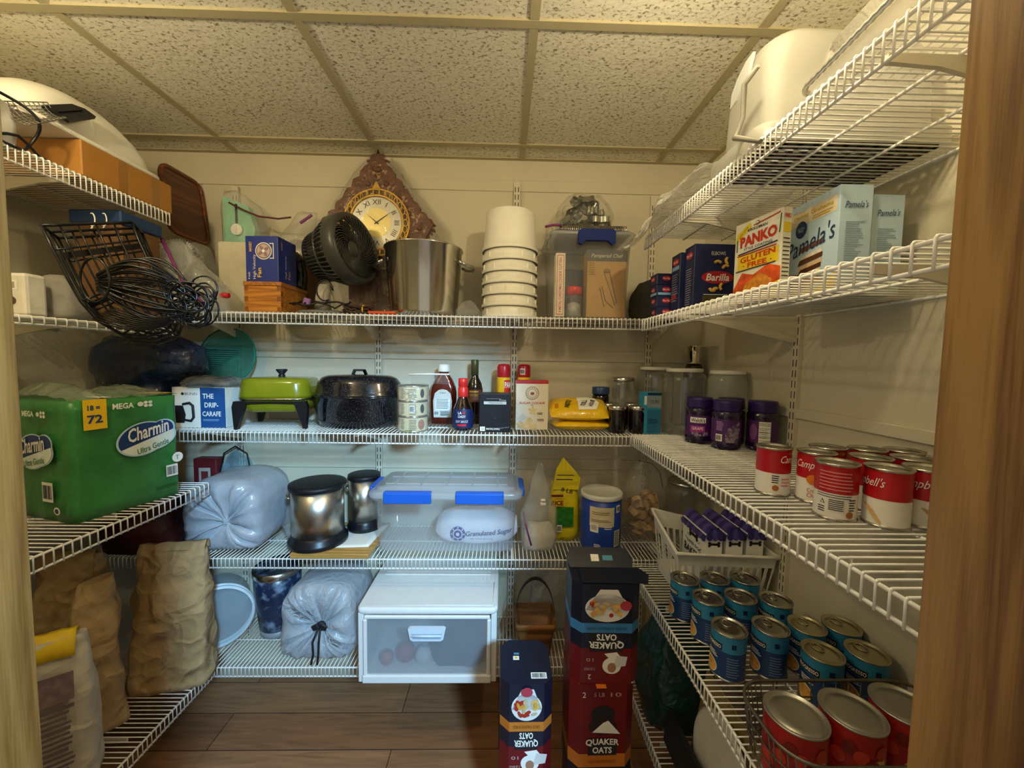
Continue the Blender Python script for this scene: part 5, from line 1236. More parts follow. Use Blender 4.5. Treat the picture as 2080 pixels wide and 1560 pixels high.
mb = MB(); pouch(mb, [(.08, .07, 0), (.15, .12, .05), (.185, .14, .14), (.19, .13, .22, .01), (.15, .10, .29, .02), (.06, .04, .36, .02)], amp=.012, sc=13, seed=101); mb.build('bag_film', film('#f0eadd', .2, .08, .8, 24, .95, 'crisp_bag', .9), t)
mb = MB(); rnd = random.Random(4); 
for k in range(46):
    q = rnd.random(); c = V((rnd.uniform(-.055, .055)*(.5+q), rnd.uniform(-.04, .04), .02+.17*q)); Rr = Matrix.Rotation(rnd.uniform(0, 6), 3, V((rnd.random(), rnd.random(), rnd.random())))
    mb.grid(lambda u, v: c+Rr @ V((.05*(u-.5), .042*(v-.5), .014*math.sin(PI*u))), 4, 3)
for p in mb.v: p.z = max(p.z, .006)
o_ = mb.build('crisps', mat('#dcb274', .7, amt=.25, scale=40), t); o_['kind'] = 'stuff'
mb = MB(); mb.tube([(-.03, -.02, .345), (.03, -.01, .33), (.07, 0, .29), (.09, .01, .22)], .0025, 5); mb.build('tie', mat('#5a2530', .5), t)
glass_jar('storage_jar', 'big clear glass jar in the corner, half hidden behind the treat boxes', .792, 1.63, z, .085, .25, .07, STEEL)

# ================================================================== RIGHT WALL, UPPERMOST SHELF
z = ZR1
TUB = film('#c9c7bd', .60, .3, .02, 6, .9, 'milky_tub', .3); TUB2 = film('#e6e8e6', .62, .25, .02, 6, .9, 'milky_panel', .35)
xc, yc = .683, .868
t = thing('milky_tub', 'large milky white plastic tub turned upside down on the top right shelf', 'tub', (xc, yc, z))
w, d, h = .385, .205, .238
mb = MB(); rg = []
for kw, kd, zz, r in ((1.0, 1.0, .030, .03), (1.0, 1.0, .036, .03), (.90, .84, .040, .03), (.885, .82, .15, .035), (.875, .81, .155, .035), (.865, .79, .19, .04), (.82, .72, .222, .05), (.74, .60, h, .05), (.4, .3, h+.003, .03)):
    rg.append(rrect(w*kw, d*kd, r, 6, zz))
mb.loft(rg, False, True); mb.build('tub_shell', TUB, t)
mb = MB()
rr_ = rrect(w*1.02, d*1.03, .034, 8, 0)
low = []; hi = []
for p in rr_:
    arch = .028*math.exp(-((p.x+.06)/.05)**2) if p.y < -d*.45 else 0
    low.append(V((p.x, p.y, .001+arch))); hi.append(V((p.x*1.0, p.y*1.0, .034+arch*.6)))
mb.loft([low, hi, [V((p.x*.97, p.y*.97, p.z+.003)) for p in hi]], False, False); mb.build('rim_flange', TUB, t)
mb = MB(); f_ = leftf(-w*.445, d*.36, 0); mb.prism([(.022, .15), (.045, .155), (.085, .185), (.10, .218), (.075, .216), (.045, .20), (.026, .18)], f_, -.004, .002); mb.build('end_panel', TUB2, t)
mb = MB(); GW = mat('#8b877c', .4, .3)
P_ = [aX(1541, 133, .475), aX(1512, 172, .472), aX(1509, 240, .470), aX(1493, 280, .468), aX(1545, 287, .478)]
mb.tube([p-V((xc, yc, z)) for p in P_], .0042, 8); mb.build('wire_handle', GW, t)
t = thing('black_crate', 'dark open-grid plastic tray lying inside the upturned milky tub', 'tray', (.70, .80, z))
mb = MB()
for k in range(12): mb.box((-.165+.03*k, 0, .004), (.010, .24, .006))
for k in range(9): mb.box((0, -.115+.029*k, .004), (.34, .010, .006))
mb.warp(lambda p: V((p.x, p.y*.74, p.z)))
mb.build('grid', mat('#23252c', .5), t); t.location = (xc, yc, z)
# crumpled foil sheet / clear sheet at the far end
o = MB()
def foil(u, v):
    p = V((.395+.34*u, 1.345-.34*v, 0)); base = z+.012+.055*math.sin(PI*min(1, u*1.2))*(.4+.6*v)-.10*max(0, .25-u)*3*(1-v*.6)
    q = p+V((0, 0, base)); q += ns(V((u*3, v*3, 1)), 1.6, .022, 6)+ns(V((u*9, v*9, 1)), 1.3, .008, 7)
    if q.x > XE-.01: q.z = max(q.z, z+.001)
    return q
o.grid(foil, 40, 40); c = V((.56, 1.18, z)); o.warp(lambda p: p-c)
tag(o.build('foil_sheet', film('#efece2', .88, .12, 1.0, 24, .95, 'crinkled_sheet', .8), loc=c), 'crumpled silvery clear sheet overhanging the far end of the top right shelf', 'sheet')
# clear covered tray with a wire rack
t = thing('covered_tray', 'white tray with a clear crimped lid, nearest on the top right shelf', 'tray', (.665, .545, z+.018)); t.rotation_euler = (-.10, 0, 0)
mb = MB(); mb.loft([rrect(.27, .26, .02, 4, .001), rrect(.29, .28, .02, 4, .030), rrect(.31, .30, .02, 4, .031)], True, False); mb.build('tray_base', film('#e8e6e0', .3, .15, .05, 10, .9, 'tray_plastic', .5), t)
mb = MB(); mb.loft([rrect(.312, .302, .02, 4, .033), rrect(.312, .302, .02, 4, .040), rrect(.29, .28, .02, 4, .044), rrect(.275, .265, .03, 4, .088), rrect(.25, .24, .03, 4, .094)], False, True); mb.build('clear_lid', film('#eef0f0', .10, .05, .25, 12, .95, 'clear_lid', .9), t)
mb = MB(); pr = rrect(.314, .304, .02, 3, .0365); pts = []
for i in range(len(pr)):
    a, b_ = pr[i], pr[(i+1) % len(pr)]; k = max(1, int((b_-a).length/.006))
    for q in range(k): pts.append(a+(b_-a)*(q/k)+V((0, 0, .0022*(len(pts) % 2))))
mb.tube(pts, .0042, 6, True)
mb.build('crimped_edge', mat('#cfccc0', .25, .8), t)
t2 = thing('cooling_rack', 'thin chrome wire cooling rack under the clear crimped lid', 'rack', (.665, .545, z+.024)); t2.rotation_euler = (-.10, 0, 0)
mb = MB()
for k in range(13): mb.tube([(-.12, -.115+.019*k, .030), (.12, -.115+.019*k, .030)], .0012, 5)
for k in range(13): mb.tube([(-.12+.02*k, -.115, .027), (-.12+.02*k, .115, .027)], .0012, 5)
for sx_ in (-1, 1):
    for sy in (-1, 1): mb.tube([(sx_*.11, sy*.10, .029), (sx_*.11, sy*.10, .001)], .002, 5)
mb.build('wires', STEEL, t2)

# ================================================================== RIGHT WALL, PASTA SHELF
z = ZR2
NV = mat('#1f2650', .38, amt=.03); BRED = mat('#b5222c', .4); PAS = mat('#e0b04a', .5, amt=.1)
def macaroni(mb, mp, x, y, r, a, off):
    mb.m(PAS); mb.tube([mp(x+r*math.cos(a+q*.3), y+r*math.sin(a+q*.3), off) for q in range(8)], r*.42, 6)
t = thing('pasta_box', 'large navy elbow pasta carton facing the doorway', 'box', (.632, 1.195, z))
w, h, d = .142, .203, .062; mb = MB().m(NV); mb.box((0, 0, h/2), (w, d, h), .001, 1); mp = front(-w/2, -d/2, 0)
mb.text(mp, 'ELBOWS', w/2, h*.865, PAPERW, .0105, .042); mb.oval(mp, w/2, h*.52, .048, .0185, BRED, .0006, 32, .0); mb.text(mp, 'Barilla', w/2, h*.52, PAPERW, .021, .070, shear=.2, bold=.02)
for (x, y, a) in ((.48, .70, .5), (.72, .76, 2.2), (.66, .64, .9), (.40, .37, 3.3), (.62, .38, 2.0), (.46, .31, 1.0)): macaroni(mb, mp, w*x, h*y, .010, a, .004)
mb.rect(mp, w*.52, h*.20, w*.66, .022, mat('#4a4426', .5, amt=.5, scale=120)); mb.lines(mp, w*.52, h*.27, w*.62, .004, 1, PAPERW); mb.lines(mp, w*.45, h*.11, w*.62, .005, 1, PAPERW); mb.rect(mp, w*.09, h*.05, .014, .014, PAPERW)
mp = leftf(-w/2, d/2, 0); mb.lines(mp, d*.5, h*.40, d*.6, h*.55, 16, mat('#9aa0b4', .5), fill=.3); mb.oval(mp, d*.5, h*.86, .022, .010, BRED); mb.text(mp, 'Barilla', d*.5, h*.86, PAPERW, .008, .032); mb.build('carton', None, t)
t = thing('pasta_box', 'second navy pasta carton close behind the large elbow one', 'box', (.622, 1.264, z))
mb = MB().m(NV); mb.box((0, 0, .098), (.145, .062, .196), .001, 1); mp = leftf(-.0725, .031, 0); mb.oval(mp, .031, .172, .022, .011, BRED); mb.text(mp, 'Barilla', .031, .172, PAPERW, .008, .03); mb.rect(mp, .031, .152, .05, .012, mat('#7fb0d0', .5)); mb.lines(mp, .031, .09, .045, .09, 12, mat('#9aa0b4', .5), fill=.3)
mb.oval(mp, .031, .062, .014, .008, BRED, .002); mb.build('carton', None, t)
lbs = ['bottom small navy carton in the stack at the far end of the pasta shelf', 'second small navy carton from the bottom of the far stack', 'third small navy carton from the bottom of the far stack', 'top small navy carton in the stack at the far end of the pasta shelf']
for k in range(4):
    t = thing('small_pasta_box', lbs[k], 'box', (.575-.002*k, 1.332, z+.0365*k), .02*(k-1.5), 'small navy pasta cartons')
    mb = MB().m(NV); mb.box((0, 0, .018), (.13, .056, .036), .001, 1)
    for mp, L_ in ((leftf(-.065, .028, 0), .056), (front(-.065, -.028, 0), .07)):
        mb.oval(mp, L_*.45, .020, .015, .008, BRED); mb.text(mp, 'Barilla', L_*.45, .020, PAPERW, .006, .022)
        if k in (2,): mb.rect(mp, L_*.5, .006, L_*.9, .008, mat('#7fb0d0', .5), .0008)
    mb.build('carton', None, t)
# panko
pa, pb = V((.585, 1.0)), V((.612, .868)); a_ = math.atan2(pb.y-pa.y, pb.x-pa.x)
t = thing('breadcrumb_box', 'white, red and yellow gluten free crumb carton, middle of the pasta shelf', 'box', (pa.x, pa.y, z), a_)
L_ = (pb-pa).length; h = .198; D_ = .024; PW = mat('#efe8d2', .4, amt=.02); mb = MB().m(PW); mb.box((L_/2, D_/2, h/2), (L_, D_, h), .0008, 1); mp = front(0, 0, 0)
# printed face
YG = mat('#f0cf1e', .4); GRX = mat('#2c6b38', .4); RX_ = mat('#cf3a1c', .4)
mb.poly(mp, [(0, .0), (L_, .0), (L_, .07), (L_*.75, .082), (L_*.45, .065), (L_*.2, .075), (0, .035)], mat('#d8541e', .45, amt=.35, scale=50), .0005)
mb.poly(mp, [(L_*.12, .004), (L_*.75, .004), (L_*.86, .045), (L_*.62, .066), (L_*.3, .048)], mat('#d98b2e', .5, amt=.3, scale=70), .0010)
mb.poly(mp, [(L_*.75, 0), (L_, 0), (L_, .04), (L_*.85, .035)], YG, .0012)
mb.rect(mp, L_*.52, .100, L_*.86, .034, YG, .0008); mb.text(mp, 'GLUTEN', L_*.52, .108, RX_, .014, L_*.74, off=.0014, rot=.05, bold=.03); mb.text(mp, '· FREE ·', L_*.52, .091, RX_, .012, L_*.62, off=.0014, bold=.03)
mb.poly(mp, [(L_*.08, .124), (L_*.94, .130), (L_*.96, .175), (L_*.10, .172)], PAPERW, .0006); mb.text(mp, 'PANKO', L_*.52, .152, RX_, .027, L_*.78, off=.0014, rot=.04, bold=.05); mb.text(mp, 'STYLE COATING', L_*.52, .132, INK, .006, L_*.6, off=.0014, bold=.01)
mb.text(mp, 'KIKKOMAN', L_*.50, .175, INK, .007, L_*.42, off=.0014, bold=.01); mb.oval(mp, L_*.5, .186, .005, .005, INK, .001); mb.oval(mp, L_*.5, .186, .0035, .0035, PW, .0015)
mb.poly(mp, [(L_*.03, .150), (L_*.05, .172), (L_*.34, .193), (L_*.36, .180)], YG, .0012); mb.text(mp, 'NEW LOOK', L_*.2, .174, GRX, .004, L_*.25, off=.0016, rot=.65)
for (x1, y1, x2, y2, mm) in ((.42, .183, .95, .190, RX_), (.95, .145, .97, .186, GRX), (.06, .130, .06, .160, GRX), (.1, .122, .92, .128, NAVY), (.08, .118, .9, .121, RX_), (.06, .080, .9, .083, NAVY)):
    mb.m(mm); mb.tube([mp(L_*x1, y1, .0012), mp(L_*x2, y2, .0012)], .0013, 4)
mp = flat((L_, 0, 0), (0, 1, 0), (0, 0, 1)); mb.lines(mp, D_/2, .085, D_*.8, .10, 11, INK, .001, .25, .1); mb.text(mp, 'PANKO', D_/2, .180, RX_, .010, D_*.7, bold=.03); mb.rect(mp, D_/2, .155, D_*.8, .022, YG); mb.build('carton', None, t)
# two pale blue graham boxes
PBL = mat('#bcd6e8', .4, amt=.02); NVI = mat('#22375c', .5)
for k, (x, y, lb) in enumerate(((.680, .800, 'pale blue graham carton with stacked cookies on its face'), (.760, .813, 'pale blue graham carton tucked behind the front one'))):
    t = thing('graham_box', lb, 'box', (x, y, z), group='pale blue graham cartons')
    L_, h, D_ = .152, .218 if k == 0 else .205, .068; mb = MB().m(PBL); mb.box((D_/2, L_/2, h/2), (D_, L_, h), .0008, 1); mp = leftf(0, L_, 0)
    mb.poly(mp, [(0, 0), (L_*1.0, 0), (L_, .045), (L_*.72, .022), (L_*.25, .026), (0, .012)], mat('#e6c330', .5), .0004)
    mb.rect(mp, L_*.54, h*.85, L_*.84, h*.15, mat('#e2d4b4', .5), .0005); mb.text(mp, 'Honey Grahams', L_*.54, h*.865, mat('#c9a21c', .5), .012, L_*.72, bold=.02); mb.lines(mp, L_*.72, h*.81, L_*.36, .010, 2, mat('#c9a21c', .5))
    mb.oval(mp, L_*.33, h*.73, .017, .019, NVI, .0008); mb.text(mp, 'GLUTEN', L_*.33, h*.74, PBL, .005, .02, off=.0014); mb.text(mp, 'FREE', L_*.33, h*.715, PBL, .005, .014, off=.0014)
    mb.text(mp, "Pamela's", L_*.50, h*.575, NVI, .040, L_*.92, shear=.35, rot=.16, off=.0014)
    for i, (cy, cc, ww) in enumerate(((.50, '#7a4a22', .46), (.405, '#e7dcc6', .42), (.37, '#5a3318', .46), (.31, '#d8b68a', .44), (.27, '#4a2a16', .42), (.22, '#e7dcc6', .42), (.18, '#7a4a22', .5), (.12, '#b07a3c', .5))):
        mb.poly(mp, [(L_*.53-L_*ww/2, h*cy-.004), (L_*.53+L_*ww/2, h*cy+.004), (L_*.53+L_*ww/2, h*cy+.014), (L_*.53-L_*ww/2+.006, h*cy+.008)], mat(cc, .6, amt=.15, scale=90), .0010+.0001*i)
    mb.poly(mp, [(L_*.08, h*.10), (L_*.34, h*.12), (L_*.36, h*.26), (L_*.16, h*.28)], mat('#b9753a', .6, amt=.3, scale=70), .0009)
    fp = front(0, 0, 0); mb.text(fp, "Pamela's", D_/2, h*.82, NVI, .014, D_*.72, shear=.35, rot=.05); mb.lines(fp, D_/2, h*.46, D_*.6, h*.42, 20, mat('#7d97a3', .5), .0008, .35, .5); mb.oval(fp, D_*.40, h*.09, .005, .005, mat('#7d97a3', .5)); mb.oval(fp, D_*.60, h*.09, .005, .005, mat('#7d97a3', .5)); mb.build('carton', None, t)

# ================================================================== RIGHT WALL, SOUP AND JAM SHELF
z = ZR3
JP = mat('#221433', .12, coat=.5); LP = mat('#4a2260', .35); LIDP = mat('#2c1c5c', .35)
for k, (x, y, a0, lb) in enumerate(((.672, 1.312, -.55, 'left rear grape jam jar, its brand panel showing'), (.715, 1.222, -.53, 'front grape jam jar with a barcode and grapes'), (.820, 1.205, -.55, 'right grape jam jar with a white nutrition panel'), (.771, 1.294, -.5, 'grape jam jar mostly hidden behind the other three'))):
    t = thing('jelly_jar', lb, 'jar', (x, y, z), group='purple lidded jam jars'); R = .044
    mb = MB(); mb.lathe([(R*.88, 0), (R, .006), (R, .020), (R*.97, .024), (R*.97, .098), (R*1.0, .104), (R*.98, .115), (R*.85, .124)], 36); mb.build('jar', JP, t)
    mb = MB(); mb.lathe([(R*.92, .121), (R*.94, .124), (R*.92, .146), (R*.93, .149), (R*.88, .155), (.001, .155)], 36)
    mb.build('lid', LIDP, t)
    mb = MB().m(LP); mb.lathe([(R*.975, .026), (R*.975, .096)], 36, cap0=False, cap1=False); mp = curved(R*.978, a0); rnd = random.Random(k); GG = mat('#8a7a8e', .5)
    if k == 0 or k == 3:
        mb.rect(mp, 0, .080, .05, .018, PAPERW, .0004); mb.text(mp, "Welch's", 0, .080, INK, .014, .044, off=.0008, bold=.02); mb.rect(mp, 0, .050, .046, .022, mat('#a3328a', .4), .0004); mb.text(mp, 'GRAPE', 0, .052, PAPERW, .010, .034, off=.0008); 
        for i in range(16): mb.oval(mp, rnd.uniform(-.035, .035), rnd.uniform(.028, .038), .004, .004, GG, .0006+.0001*i, 10)
    elif k == 1:
        mb.barcode(mp, -.020, .038, .020, .022, PAPERW, INK, .0006); mb.lines(mp, -.018, .075, .022, .03, 6, mat('#b28ac0', .5), .0006)
        for i in range(44):
            q = rnd.random(); mb.oval(mp, .002+.034*q, .028+.066*rnd.random()*(.5+.5*q)+(.0), .0052, .0052, GG if i % 3 else mat('#5e4a68', .5), .0006+.00008*i, 10)
    else:
        mb.rect(mp, .006, .060, .032, .066, PAPERW, .0005); mb.text(mp, 'Nutrition Facts', .006, .088, INK, .006, .028, off=.001)
        for q in (.082, .072, .060, .045, .034): mb.rect(mp, .006, q, .030, .0012, INK, .001)
        mb.lines(mp, .004, .055, .024, .03, 5, INK, .001, .2); mb.oval(mp, -.026, .06, .012, .025, mat('#7a4a86', .5), .0005)
    mb.build('label', None, t)
RD2 = mat('#b3161e', .35, amt=.03); CWH = mat('#ece7dc', .4, amt=.02)
soup = [(.573, .800, .40, 'red and white soup can standing alone, nearest the jam jars', 0), (.628, .755, -.98, 'red and white soup can second from the jam jars, orange disc on label', 1), (.600, .675, -.72, 'frontmost red and white soup can, its fine print turned out', 2), (.661, .642, -1.75, 'soup can right of the front one, showing pale noodles', 3),
        (.690, .802, 0, 'soup can at the rear left of the red group', 0), (.701, .716, .3, 'soup can in the middle of the red group', 2), (.760, .786, 0, 'soup can at the rear centre of the red group, by the wall', 0), (.828, .776, 0, 'soup can at the rear right of the red group, against the wall', 0), (.776, .709, .2, 'soup can on the right of the middle one, by the wall', 1), (.728, .640, -.9, 'soup can nearest the oak jamb, cut off by it', 3)]
for x, y, a0, lb, kind in soup:
    t = thing('soup_can', lb, 'can', (x, y, z), group='red and white soup cans'); R, H = .033, .100
    mb = MB(); r = can(mb, R, H, CWH); mp = curved(r, a0)
    mb.m(RD2); mb.lathe([(r+.0003, .048), (r+.0003, H-.0045)], 40, cap0=False, cap1=False)
    if kind == 0: mb.text(mp, "Campbell's", .012, .076, PAPERW, .020, .062, off=.0009, shear=.4); mb.oval(mp, .004, .090, .007, .004, GOLD, .0007); mb.lines(mp, -.006, .030, .020, .02, 3, mat('#d08a80', .5), .0006); mb.oval(mp, -.026, .018, .006, .006, mat('#b06a30', .5), .0006); mb.lines(mp, -.026, .036, .014, .018, 4, INK, .0006)
    elif kind == 1: mb.text(mp, "Campbell's", .005, .074, PAPERW, .020, .062, off=.0009, shear=.4); mb.oval(mp, .006, .047, .011, .010, mat('#e0761a', .4), .0009); mb.text(mp, 'Cream of', .012, .026, mat('#b8302a', .5), .008, .03, off=.0006); mb.text(mp, 'Chicken', .012, .016, mat('#b8302a', .5), .008, .03, off=.0006)
    elif kind == 2: mb.lines(mp, 0, .070, .05, .036, 6, mat('#d98a86', .5), .0007, .3, .1); mb.lines(mp, 0, .043, .056, .008, 2, INK, .0006, .3, .1); mb.rect(mp, .002, .028, .022, .020, mat('#d9d5c8', .5), .0006); mb.lines(mp, .002, .028, .021, .020, 6, INK, .001, .4, .1); mb.lines(mp, .026, .030, .012, .022, 5, INK, .0006); mb.oval(mp, .022, .013, .006, .006, mat('#b06a30', .5), .0006); mb.poly(mp, [(-.022, .028), (-.014, .028), (-.018, .036)], INK, .0006); mb.poly(mp, [(-.0205, .029), (-.0155, .029), (-.018, .0335)], CWH, .001); mb.lines(mp, -.019, .018, .012, .012, 3, INK, .0006)
    else:
        mb.text(mp, "Campbell's", -.004, .074, PAPERW, .020, .062, off=.0009, shear=.4)
        for q in range(4): mb.oval(mp, .006+.004*q, .030-.005*q, .011, .0028, mat('#d8b070', .5, amt=.15, scale=80), .0006+.0002*q, 14, -.6-.1*q)
    mb.build('can', None, t)

# ================================================================== RIGHT WALL, BLUE SOUP SHELF
z = ZR4
t = thing('plastic_basket', 'white slotted plastic basket behind the blue soup cans', 'basket', (.710, 1.272, z))
WB = mat('#e2ded0', .4); w, d, h = .318, .205, .146
mb = MB()
def wall(p0, p1, q0, q1, nh, slots):
    """slotted side panel between base points p0-p1 and rim points q0-q1"""
    L0 = (p1-p0).length; n = slots
    for i in range(n+1):
        for (a, b) in ((i/n-.014*(1 if i else 0), i/n+.014*(1 if i < n else 0)),):
            A, B = p0+(p1-p0)*a, p0+(p1-p0)*b; Cc, Dd = q0+(q1-q0)*a, q0+(q1-q0)*b
            mb.add([A, B, Dd, Cc], [(0, 1, 2, 3)])
    for v0, v1 in ((0, .18), (.74, 1.0)): mb.add([p0+(q0-p0)*v0, p1+(q1-p1)*v0, p1+(q1-p1)*v1, p0+(q0-p0)*v1], [(0, 1, 2, 3)])
b = [V((-w*.43, -d*.43, .002)), V((w*.43, -d*.43, .002)), V((w*.43, d*.43, .002)), V((-w*.43, d*.43, .002))]
r = [V((-w*.5, -d*.5, h+.012)), V((w*.5, -d*.5, h)), V((w*.5, d*.5, h)), V((-w*.5, d*.5, h+.070))]
for i in range(4): j = (i+1) % 4; wall(b[i], b[j], r[i], r[j], 1, 13 if i % 2 == 0 else 7)
mb.add(b, [(0, 1, 2, 3)]); o_ = mb.build('slotted_sides', WB, t, solid=.0025)
mb = MB(); P_ = []
for i in range(4):
    j = (i+1) % 4
    for q in range(8): p = r[i]+(r[j]-r[i])*(q/8); P_.append(V((p.x*1.02, p.y*1.03, p.z)))
mb.tube(P_, .0055, 6, True); mb.build('rim', WB, t)
PU = mat('#51458f', .5); PU2 = mat('#352c70', .5)
for k, (x0, y0, lb) in enumerate(((.648, 1.188, 'nearest dog treat box with a purple scalloped awning top'), (.717, 1.192, 'middle dog treat box with a purple awning, in the white basket'), (.786, 1.196, 'rear dog treat box, right end of the white basket'))):
    t = thing('dog_treat_box', lb, 'box', (x0, y0, z+.006), 0, 'purple topped treat boxes')
    w_, L_, h_ = .054, .155, .205; mb = MB().m(PAPERW); mb.box((w_/2, L_/2, h_/2), (w_, L_, h_), .001, 1); mp = leftf(0, L_, 0)
    def bone(x, y, B_, mm, off, a=0, f=mp):
        c_, s_ = math.cos(a), math.sin(a); mb.poly(f, [(x+p*c_-q*s_, y+p*s_+q*c_) for p, q in ((-B_/2, -B_*.12), (B_/2, -B_*.12), (B_/2, B_*.12), (-B_/2, B_*.12))], mm, off)
        for sx_ in (-1, 1):
            for sy in (-1, 1): p, q = sx_*B_/2, sy*B_*.14; mb.oval(f, x+p*c_-q*s_, y+p*s_+q*c_, B_*.16, B_*.16, mm, off+.0003, 14)
    bone(L_*.50, h_*.82, .046, INK, .0008); mb.text(mp, 'THREE DOG', L_*.52, h_*.67, INK, .011, L_*.62, bold=.01, arc=-2); mb.text(mp, 'BAKERY', L_*.50, h_*.53, INK, .026, L_*.76, bold=.02)
    for q in range(9): a = .1+q*.37; mb.m(INK); mb.tube([mp(L_*.5+.050*math.cos(a), h_*.58+.045*math.sin(a), .001), mp(L_*.5+.062*math.cos(a), h_*.58+.056*math.sin(a), .001)], .0007, 4)
    bone(w_*.5, h_*.84, .030, INK, .0008, 0, front(0, 0, 0)); mb.build('carton', None, t)
    mb = MB()
    for i in range(8):
        mb.m(PU if i % 2 else PU2); y0_ = -.004+(L_+.008)*i/8; y1_ = y0_+(L_+.008)/8; ym = (y0_+y1_)/2
        P_ = [(-.006, h_*.93), (w_*.22, h_+.016), (w_*.5, h_+.024), (w_*.78, h_+.016), (w_+.006, h_*.93)]
        mb.loft([[V((xx, y0_, zz)), V((xx, y1_, zz))] for xx, zz in P_], False, False, False, closed=False)
        for xx in (-.006, w_+.006): mb.lathe([((y1_-y0_)/2, -.0015), ((y1_-y0_)/2, .0015)], 14, (xx, ym, h_*.93), rot=Ry(PI/2))
    for i in range(3):
        mb.m(PU if i % 2 else PU2); x0_ = w_*i/3; mb.lathe([(w_/6, -.0015), (w_/6, .0015)], 14, (x0_+w_/6, -.005, h_*.95), rot=Rx(PI/2)); mb.add([V((x0_, -.004, h_*.95)), V((x0_+w_/3, -.004, h_*.95)), V((w_*.5+(x0_+w_/3-w_*.5)*.5, 0, h_+.022)), V((w_*.5+(x0_-w_*.5)*.5, 0, h_+.022))], [(0, 1, 2, 3)])
    mb.build('awning', None, t)
BL1 = mat('#2f83ad', .35, amt=.04); BL2 = mat('#1b3f72', .35, amt=.04); FO = mat('#d9a04a', .5, amt=.4, scale=60)
rowsn = [(1391, 1174, 'left can of the farthest blue soup row, by the white basket'), (1452, 1173, 'middle can of the farthest blue soup row, by the white basket'), (1513, 1173, 'right can of the farthest blue soup row, by the white basket'), (1438, 1212, 'left can of the second blue soup row'), (1504, 1210, 'middle can of the second blue soup row'), (1576, 1217, 'right can of the second blue soup row'),
         (1481, 1273, 'blue soup can nearest the shelf edge, third row'), (1565, 1271, 'second can from the shelf edge, third blue row'), (1639, 1269, 'third can from the shelf edge, third blue row'), (1709, 1269, 'can against the wall, third blue row'), (1671, 1323, 'left can of the nearest blue row, pale gold lid'), (1761, 1323, 'right can of the nearest blue row, pale gold lid')]
for k, (px, py, lb) in enumerate(rowsn):
    H = .113; p = aZ(px, py, z+H); t = thing('soup_can', lb, 'can', (p.x, p.y, z), group='blue soup cans'); R = .0405
    mb = MB(); r = can(mb, R, H, BL2, metal=mat('#b5ad8c', .3, .9) if k > 7 else TIN, ring_pull=True); mb.m(BL1); mb.lathe([(r+.0003, .070), (r+.0003, H-.0045)], 40, cap0=False, cap1=False)
    mp = curved(r, -1.50+.1*(k % 3)); mb.rect(mp, 0, .080, .048, .016, INK, .0008); mb.text(mp, 'PROGRESSO', 0, .080, PAPERW, .009, .044, off=.0013, bold=.02); mb.lines(mp, 0, .055, .03, .014, 3, PAPERW, .0006); mb.oval(mp, -.006, .024, .020, .019, PAPERW, .0006); mb.oval(mp, -.006, .024, .018, .017, FO, .001)
    mp2 = curved(r, -.22); mb.lines(mp2, 0, .036, .028, .05, 8, mat('#7f93b8', .5), .0006, .3); mb.rect(mp2, .0, .088, .010, .012, NAVY, .0008)
    mb.build('can', None, t)
# wire basket with three tomato cans
t = thing('wire_basket', 'oval wire basket holding tomato cans at the lower right', 'basket', (.668, .663, z))
mb = MB(); GWR = mat('#6f6a5c', .4, .7)
for zz, k_, rr2 in ((.104, 1.0, .0032), (.070, .98, .0016), (.040, .96, .0016), (.006, .92, .0024)): mb.tube([V((p.x, p.y, zz)) for p in rrect(.385*k_, .172*k_, .06*k_, 8)], rr2, 6, True)
top_ = rrect(.385, .172, .06, 8, .104); bot_ = rrect(.385*.92, .172*.92, .06*.92, 8, .006)
for i in range(0, len(top_), 1): mb.tube([top_[i], bot_[i]], .0013, 5)
for s in range(1, 10):
    x = -.1325+.0265*s
    for sy in (-1, 1): mb.tube([V((x, sy*.086, .104)), V((x*.92, sy*.079, .006))], .0013, 5)
for k in range(11): mb.tube([V((-.16+.032*k, -.078, .003)), V((-.16+.032*k, .078, .003))], .0013, 5)
mb.build('basket_wires', GWR, t)
TR = mat('#a8201a', .35, amt=.15, scale=30); TY = mat('#e0c06a', .45)
for k, (x, y, lb) in enumerate(((.537, .655, 'left big tomato can in the wire basket'), (.646, .660, 'middle big tomato can in the wire basket'), (.755, .672, 'right big tomato can in the wire basket, by the jamb'))):
    t = thing('tomato_can', lb, 'can', (x, y, z+.0045), group='red tomato cans'); R, H = .0505, .119; mb = MB(); r = can(mb, R, H, TR, metal=DKSTEEL); mp = curved(r, -.62)
    mb.poly(mp, [(-.02, .01), (.05, .01), (.05, .075), (.01, .068)], TY, .0005); 
    for i in range(7): mb.oval(mp, -.055+.016*i, .085-.012*(i % 3), .011, .013, mat('#7c1410' if i % 2 else '#c63a22', .35), .0008+.0001*i)
    mb.oval(mp, -.045, .04, .014, .017, mat('#c63a22', .35), .0009); mb.lines(mp, .022, .04, .04, .03, 3, mat('#9a3a1a', .5), .001); mb.build('can', None, t)

